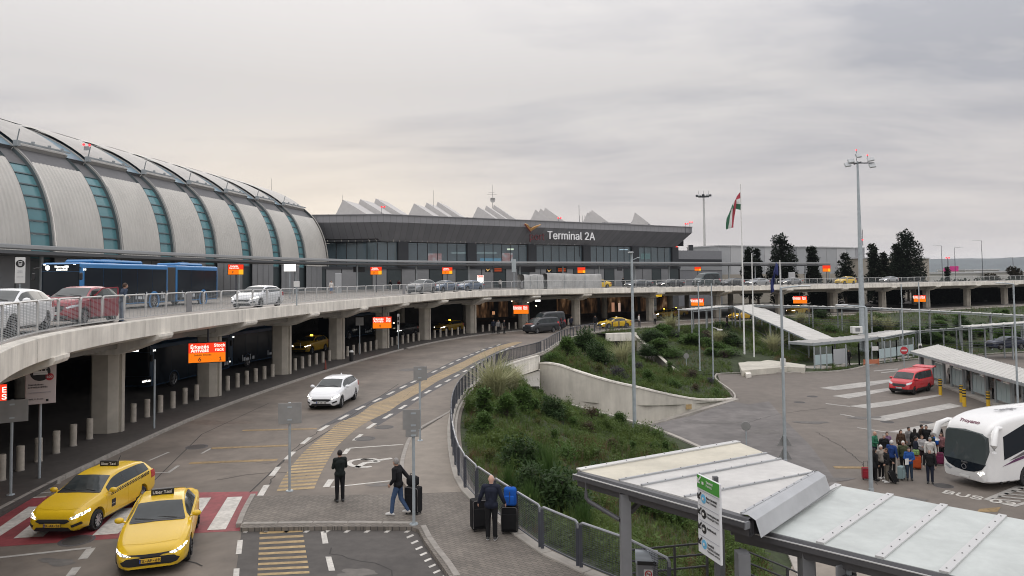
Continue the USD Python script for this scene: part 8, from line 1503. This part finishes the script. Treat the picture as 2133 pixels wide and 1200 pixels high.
tufts = [(blades(16, .42, .25, .010, .7, 1), g_green), (blades(14, .62, .22, .009, .5, 2), g_green), (blades(14, .55, .25, .009, .8, 3), g_dry), (cat(leaves(np.random.default_rng(4).normal(0, .13, (34, 3)) * [1, 1, .8] + [0, 0, .16], .13, .5, rnd=np.random.default_rng(5))), g_mix), (cat(blades(9, .75, .16, .012, .35, 6), leaves(np.random.default_rng(7).normal(0, .09, (26, 3)) * [1, 1, 1.6] + [0, 0, .42], .11, .5, rnd=np.random.default_rng(8))), g_mix)]
def cover(name, poly, H, dens, label, seed, smax=1., near=None):
    r = np.random.default_rng(seed); x0, y0, x1, y1 = poly.bounds; n = int((x1 - x0) * (y1 - y0) * dens); P = np.stack([r.uniform(x0, x1, n), r.uniform(y0, y1, n)], 1); P = P[shapely.contains_xy(poly.buffer(-.25), P[:, 0], P[:, 1])]
    z = H(P[:, 0], P[:, 1]); ok = np.isfinite(z); P, z = P[ok], z[ok]; nz = meshkit.fbm(np.column_stack([P * .35, np.full(len(P), seed)]), 3, seed)
    pr = r.uniform(0, 1, len(P)); ids = np.where(nz > .575, np.where(pr < .6, 2, 4), np.where(nz < .42, np.where(pr < .6, 1, 3), np.where(pr < .4, 0, np.where(pr < .7, 3, 4))))
    q = meshkit.fbm(np.column_stack([P * .5, np.full(len(P), 3.)]), 3, seed); sc = r.uniform(.6, 1.25, len(P)) * smax * (.55 + 2.6 * np.clip(q - .38, 0, 1) ** 1.1); pm = instancer(name, tufts, np.column_stack([P, z - .02]), ids, r.uniform(0, 2 * PI, len(P)), sc); pm.SetCustomDataByKey('label', label); pm.SetCustomDataByKey('category', 'grass')
kp_ = Polygon([tuple(p[:2]) for p in wallA] + [(18, 70), (2, 70)])
P1 = P1.difference(LineString([q[:2] for q in curbA]).buffer(.9)); clr = Polygon(pt).buffer(.6).union(Polygon([tuple(p[:2]) for p in (bl[0], bl[-1])] + [tuple((p + np.array([-.5, 3.2, 0]))[:2]) for p in (bl[-1], bl[0])]).buffer(.4)); P3 = P3.difference(clr)
cover('grass', P1, H1, 26, 'rough mixed grass and weeds on the near planted bank', 1, 1.0); cover('grass', P2, H2, 15, 'rough grass on the small bank above the pale wing wall', 2, .9)
_near3 = P3.intersection(Polygon([(10, 75), (62, 75), (62, 130), (10, 130)])); cover('grass', _near3, H3, 13, 'green grass on the far planted bank', 3, .8)
_far3 = P3.difference(_near3); cover('grass', _far3, H3, 1.6, 'thin grass at the far right bank', 4, .9)
# shrubs: one of each kind, then copies
def shrub_mesh(n, rx, rz, leaf, seed, clumps=9):
    r = np.random.default_rng(seed); c = r.normal(0, 1, (clumps, 3)); c /= np.linalg.norm(c, axis=1, keepdims=True); c = c * r.uniform(.35, .8, (clumps, 1)) * [rx, rx, rz * .9] + [0, 0, rz]; f = r.uniform(.12, 1.15, clumps); c[:, 2] = f * rz; c[:, :2] *= (1.25 - .75 * f)[:, None]
    k = r.integers(0, clumps, n); d = r.normal(0, 1, (n, 3)); d /= np.linalg.norm(d, axis=1, keepdims=True); p = c[k] + d * (r.uniform(.25, 1, (n, 1)) ** .6) * rx * r.uniform(.35, .5, (clumps, 1))[k]; p[:, 2] = np.maximum(p[:, 2], .03)
    st = cat(*[tube([(0, 0, 0), c[i] * [.4, .4, .5], c[i]], [.03, .02, .008], 5) for i in range(clumps)]); return leaves(p, leaf, .5, .4, r), st
bark = mat('bark', (.05, .04, .03), .9, var=.2, scale=6)
lf = {'dark': leafmat('leaf_dark', (.018, .04, .011), (.045, .085, .022), .25, (.085, .14, .04)), 'mid': leafmat('leaf_mid', (.04, .078, .016), (.09, .16, .035), .3, (.15, .225, .065)), 'yellow': leafmat('leaf_yellow', (.04, .055, .012), (.11, .10, .02), .25, (.30, .19, .03)), 'purple': leafmat('leaf_purple', (.035, .035, .04), (.085, .07, .095), .2, (.15, .12, .17)), 'rust': leafmat('leaf_rust', (.04, .04, .02), (.10, .055, .03), .2, (.22, .08, .03)), 'mauve': leafmat('leaf_mauve', (.04, .035, .025), (.10, .055, .055), .2, (.16, .09, .09)), 'cream': leafmat('blade_cream', (.24, .25, .12), (.42, .41, .25), .3, (.55, .52, .38)), 'reed': leafmat('blade_reed', (.03, .06, .015), (.07, .13, .03), .3, (.12, .18, .05))}
_sh = {}
def shrub(kind, u, v, zfun, s=1., label='', group=None, name='shrub', xyz=None):
    if xyz is None:
        d = ray(u, v); tt = np.linspace(12, 240, 1400); Q = EYE + d * tt[:, None]; h = zfun(Q[:, 0], Q[:, 1]); ok = np.where(np.isfinite(h) & (Q[:, 2] <= h))[0]
        if not len(ok): return None
        p = np.array([*Q[ok[0], :2], h[ok[0]] - .03])
    else: p = xyz
    rot = random.uniform(0, 6.28); grp = group
    if kind in _sh: return dup(_sh[kind], p, rot, label, grp, s)
    t = thing(name, label, 'shrub' if name != 'ornamental_grass' else 'ornamental grass', p, rot, grp, scale=s); _sh[kind] = t
    if name == 'ornamental_grass': part(t, 'blades', blades(340, 1.5 if kind == 'cream' else 1.7, .35, .018, 1.15 if kind == 'cream' else .5, 31 if kind == 'cream' else 32), lf[kind]); part(t, 'crown_base', lathe([(.25, 0), (.2, .15), (0, .25)], 8), bark); return t
    n, rx, rz, le = dict(dark=(2600, 1.0, .85, .14), mid=(2200, .85, .75, .14), yellow=(900, .6, .5, .10), purple=(1200, .75, .55, .10), rust=(900, .6, .42, .10), mauve=(1000, .7, .5, .10), tall=(1500, .55, 1.05, .15), low=(1300, .9, .42, .12))[kind]
    m_, st = shrub_mesh(n, rx, rz, le, hash(kind) % 97 if False else sum(map(ord, kind)), 12); part(t, 'foliage', m_, lf[{'tall': 'mid', 'low': 'mid'}.get(kind, kind)]); part(t, 'stems', st, bark); return t
cg = 'ornamental_grass'
shrub('cream', 1030, 836, H1, 2.3, 'pale cream arching grass clump by the fence, left of a smaller one', None, cg); shrub('cream', 1068, 812, H1, 1.47, 'pale cream arching grass clump right of the bigger one by the fence'); shrub('cream', 1295, 760, H2, 1.94, 'pale cream grass clump on the bank above the wing wall'); shrub('cream', 1310, 738, H2, 1.55, 'pale cream grass clump below the small concrete girder'); shrub('cream', 1398, 690, H3, 2.02, 'pale grass clump at the crest of the far bank'); shrub('cream', 1497, 716, H3, 1.71, 'small pale grass clump half way up the far bank'); shrub('cream', 1610, 733, H3, 2.09, 'pale grass clump behind the flagpole plinth'); shrub('cream', 1668, 676, H3, 1.86, 'pale grass clump between thin posts right of the sloping roof'); shrub('cream', 1815, 690, H3, 2.17, 'pale grass clump beside the tall floodlight mast'); shrub('cream', 1850, 694, H3, 2.02, 'pale grass clump right of the one by the mast')
shrub('reed', 1105, 1085, H1, .75, 'bright green reed-like clump behind the bald man', None, cg); shrub('reed', 1145, 1030, H1, 1.0, 'tall bright green reed-like clump in the middle of the near bank'); shrub('reed', 1130, 1000, H1, .9, 'upright bright green clump behind the dark bush'); shrub('reed', 1215, 1135, H1, .8, 'bright green clump left of the near shelter post'); shrub('reed', 1060, 1040, H1, .7, 'low bright green clump along the fence')
shrub('dark', 1085, 985, H1, 1.15, 'dark dense bush at the middle of the near bank, left of two'); shrub('dark', 1175, 1075, H1, 1.35, 'largest dark dense bush near the fence bottom'); shrub('dark', 1110, 1040, H1, 1.0, 'dark dense bush just behind the bald man'); shrub('low', 1100, 850, H1, .9, 'low dark bush at the top of the near bank beneath the bridge girder'); shrub('low', 1190, 885, H1, .8, 'low bush on the slope before the wing wall'); shrub('mid', 1055, 870, H1, 1.1, 'mid green bush below the cream grass by the fence'); shrub('mid', 1010, 905, H1, .9, 'mid green bush at the fence bend'); shrub('yellow', 1080, 925, H1, .9, 'bush with yellow flowers in the middle of the near bank'); shrub('yellow', 1022, 965, H1, .8, 'bush with yellow flowers by the fence'); shrub('rust', 1225, 905, H1, 1.1, 'rust brown patchy bush on the near bank'); shrub('rust', 1275, 935, H1, .9, 'reddish bush near the roof of the near shelter'); shrub('mid', 1290, 890, H1, .9, 'mid green bush left of the lamp post foot'); shrub('low', 1180, 960, H1, 1.2, 'low spreading green bush on the open slope'); shrub('low', 1370, 915, H1, 1., 'low green bush at the kerb right of the lamp post'); shrub('mid', 1330, 1060, H1, 1.2, 'mid green bush seen under the near shelter roof'); shrub('low', 1400, 1085, H1, 1.1, 'low bush behind the walkway railing'); shrub('dark', 1240, 1010, H1, .8, 'dark bush left of the near roof corner')
shrub('mid', 1090, 858, H1, 1.25, 'mid green bush right of the pale cream grass by the fence'); shrub('dark', 1150, 872, H1, 1.1, 'dark bush in the upper part of the near bank'); shrub('rust', 1230, 880, H1, 1.5, 'brown spreading bush below the wing wall kerb'); shrub('tall', 1010, 880, H1, 1.3, 'upright green bush at the fence bend')
shrub('dark', 1215, 730, H2, 1.9, 'large dark bush on the small bank, left of two'); shrub('dark', 1245, 755, H2, 1.7, 'large dark bush on the small bank, right of two'); shrub('mid', 1180, 742, H2, 1.6, 'mid green bush beside the bridge railing'); shrub('low', 1150, 752, H2, 1.2, 'low bush at the top end of the wing wall'); shrub('yellow', 1248, 777, H2, 1.2, 'yellow-green bush above the wing wall'); shrub('purple', 1287, 788, H2, 1.35, 'purple bush left of the tall lamp post'); shrub('purple', 1330, 770, H2, 1.0, 'purple bush right of the tall lamp post'); shrub('mauve', 1440, 790, H2, 1.3, 'mauve bush with faded flower heads at the end of the small bank'); shrub('purple', 1482, 800, H2, .9, 'dark purple bush beside the thin grey post'); shrub('purple', 1502, 795, H2, .75, 'small dark purple bush at the bank kerb'); shrub('rust', 1450, 815, H2, 1.0, 'orange-brown low bush near the wall end'); shrub('mid', 1350, 800, H2, 1.1, 'mid green bush above the middle of the wing wall'); shrub('low', 1400, 805, H2, 1.1, 'low green bush above the right part of the wing wall'); shrub('low', 1490, 822, H2, .9, 'low green bush in the kerb corner'); shrub('tall', 1395, 780, H2, 1.0, 'upright green bush at the foot of the diagonal wall')
shrub('purple', 1405, 705, H3, 1.3, 'dark purple bush under the pale crest grass'); shrub('mauve', 1470, 705, H3, 1.4, 'brownish mauve bush half way up the far bank')
r3 = np.random.default_rng(12)
for i in range(84):
    u, v = (r3.uniform(1340, 1530), r3.uniform(690, 745)) if i < 26 else (r3.uniform(1560, 2133), r3.uniform(668, 715)) if i < 52 else (r3.uniform(1900, 2133), r3.uniform(705, 745))
    if i >= 26: v = 652 + (v - 668) * .9
    if i >= 26 and u < 1700 and v > 655 + (u - 1560) * .5: continue
    shrub(('low', 'mid', 'low', 'dark', 'mauve' if i % 3 == 0 else 'mid')[i % 5], u, v, H3, (lambda q: (q * 1.25, q * 1.25, q * .72))(r3.uniform(1.1, 1.9)), 'dark green shrub growing on the far planted bank among others' if (i % 5) != 4 or i % 3 else 'brownish shrub growing on the far planted bank among others', 'shrubs of the far planted bank')
r1 = np.random.default_rng(15)
for i in range(46):
    q = (r1.uniform(-2, 9.5), r1.uniform(18, 57)); 
    if not P1.buffer(-.9).contains(Point(q)): continue
    k = ('tall', 'low', 'mid', 'low', 'rust', 'tall', 'yellow')[i % 7]; shrub(k, 0, 0, H1, r1.uniform(.45, .85), {'tall': 'small upright green weed bush in the rough grass of the near bank', 'low': 'small low green bush in the rough grass of the near bank', 'mid': 'small rounded green bush in the rough grass of the near bank', 'rust': 'small rusty bush in the rough grass of the near bank', 'yellow': 'small yellowish bush in the rough grass of the near bank'}[k], 'small bushes of the near bank', xyz=np.array([*q, float(H1(*q)) - .03]))
# white flower heads
fl = at(1183, 968, -1.2)
# trees behind the elevated road
tleaf = leafmat('tree_leaf_dark', (.006, .011, .006), (.014, .024, .010), .12, (.028, .04, .016)); tleaf2 = leafmat('tree_leaf_brown', (.02, .018, .010), (.045, .032, .016), .15, (.09, .055, .03))
def tree(label, x, y, h, w, seed, mleaf=tleaf, lobes=18, n=5200, z0=0., leaf=.42, cone=.5):
    r = np.random.default_rng(seed); t = thing('tree', label, 'tree', (x, y, z0), 0, 'dark trees behind the elevated road'); tr = [[0, 0, 0], [.1, .05, h * .3], [-.1, .1, h * .62], [0, 0, h * .9]]
    C, R = [], []
    for i in range(lobes):
        f = (i + .5) / lobes; zz = h * (.2 + .74 * f); rad = w / 2 * (1 - cone * f ** 1.4) * (.85 if f > .12 else .7); a = i * 2.4 + r.uniform(-.4, .4); q = rad * r.uniform(.25, .72); C.append([q * math.cos(a), q * math.sin(a), zz]); R.append(max(.5, rad * r.uniform(.42, .62)))
    C.append([0, 0, h * .93]); R.append(w * .13); C, R = np.array(C), np.array(R)
    n = int(n * 1.5); wgt = R ** 2; k = r.choice(len(C), n, p=wgt / wgt.sum()); d = r.normal(0, 1, (n, 3)); d /= np.linalg.norm(d, axis=1, keepdims=True); P = C[k] + d * (R[k] * r.uniform(.15, 1, n) ** .45)[:, None] * [1, 1, 1.2]
    part(t, 'trunk', cat(tube(tr, [.32, .26, .16, .05], 9), *[tube([[0, 0, max(1.5, c[2] - h * .18)], c * [.5, .5, 1] - [0, 0, .3], c], [.12, .08, .03], 5) for c in C[::2]]), bark, 50); part(t, 'crown', leaves(P, leaf * 1.35, .7, .5, r), mleaf); return t
for i, (u, v, w, y, lb, n, cone) in enumerate(((1560, 517, 62, 172, 'dark tree behind the tallest flagpole', 4200, .6), (1577, 515, 34, 178, 'slim dark tree just right of the flagpole tree', 2400, .6), (1628, 491, 92, 176, 'broad dark tree left of the floodlight mast, tallest of its row', 6500, .55), (1692, 511, 46, 180, 'narrow dark rounded tree between two broad ones', 3800, .35), (1760, 527, 58, 184, 'small loose dark tree left of the floodlight mast', 2600, .6), (1819, 507, 50, 188, 'narrow dark tree right of the floodlight mast', 4200, .5), (1840, 525, 40, 190, 'lower dark tree leaning against its narrow neighbour', 3000, .5), (1888, 484, 104, 196, 'largest dark tree with two crowns, rightmost of the row', 8000, .62), (1868, 508, 56, 197, 'left crown of the large dark tree pair', 4200, .55), (1973, 556, 18, 210, 'small pointed conifer beyond the railing', 900, .9))):
    p = aty(u, v, y); ww = w * y / 1540; tree(lb, p[0], p[1], p[2], ww, 40 + i, n=n, cone=cone)
for i, (u, v, w, y, lb) in enumerate(((2113, 560, 42, 260, 'round reddish brown tree between two white sheds'), (2068, 574, 46, 250, 'low reddish brown tree in front of the white shed'))):
    p = aty(u, v, y); tree(lb, p[0], p[1], p[2], w * y / 1540, 70 + i, tleaf2 if i < 2 else tleaf, 10, 1600, leaf=.6, cone=.25)
for i, (u, y, h) in enumerate(((1640, 175, 8), (1715, 170, 7.5), (1788, 185, 8), (1850, 176, 8.5), (1935, 178, 8), (1978, 182, 7.5), (2020, 188, 8), (2075, 186, 8), (2118, 192, 8.5))):
    p = aty(u, 640, y); tree('dark tree seen between the pillars beneath the far deck, ' + ('first', 'second', 'third', 'fourth', 'fifth', 'sixth', 'seventh', 'eighth', 'ninth')[i] + ' from the left', p[0], p[1], 3.7, 9, 90 + i, n=2600, lobes=14, leaf=.6, cone=.1)
# air: faint haze over everything
hv, hf = box((0, 5000, 120), (19990, 11000, 254)); usdkit.material(stage, '/World/Looks/haze_air', {'v': ('principled_volume', {'color': (.80, .86, .95), 'density': 4.5e-5})}, [], volume='v.volume')
_data(usdkit.mesh(stage, '/World/haze', (hv, hf), '/World/Looks/haze_air').GetPrim(), 'faint bluish haze in the air', 'haze', None, 'stuff')
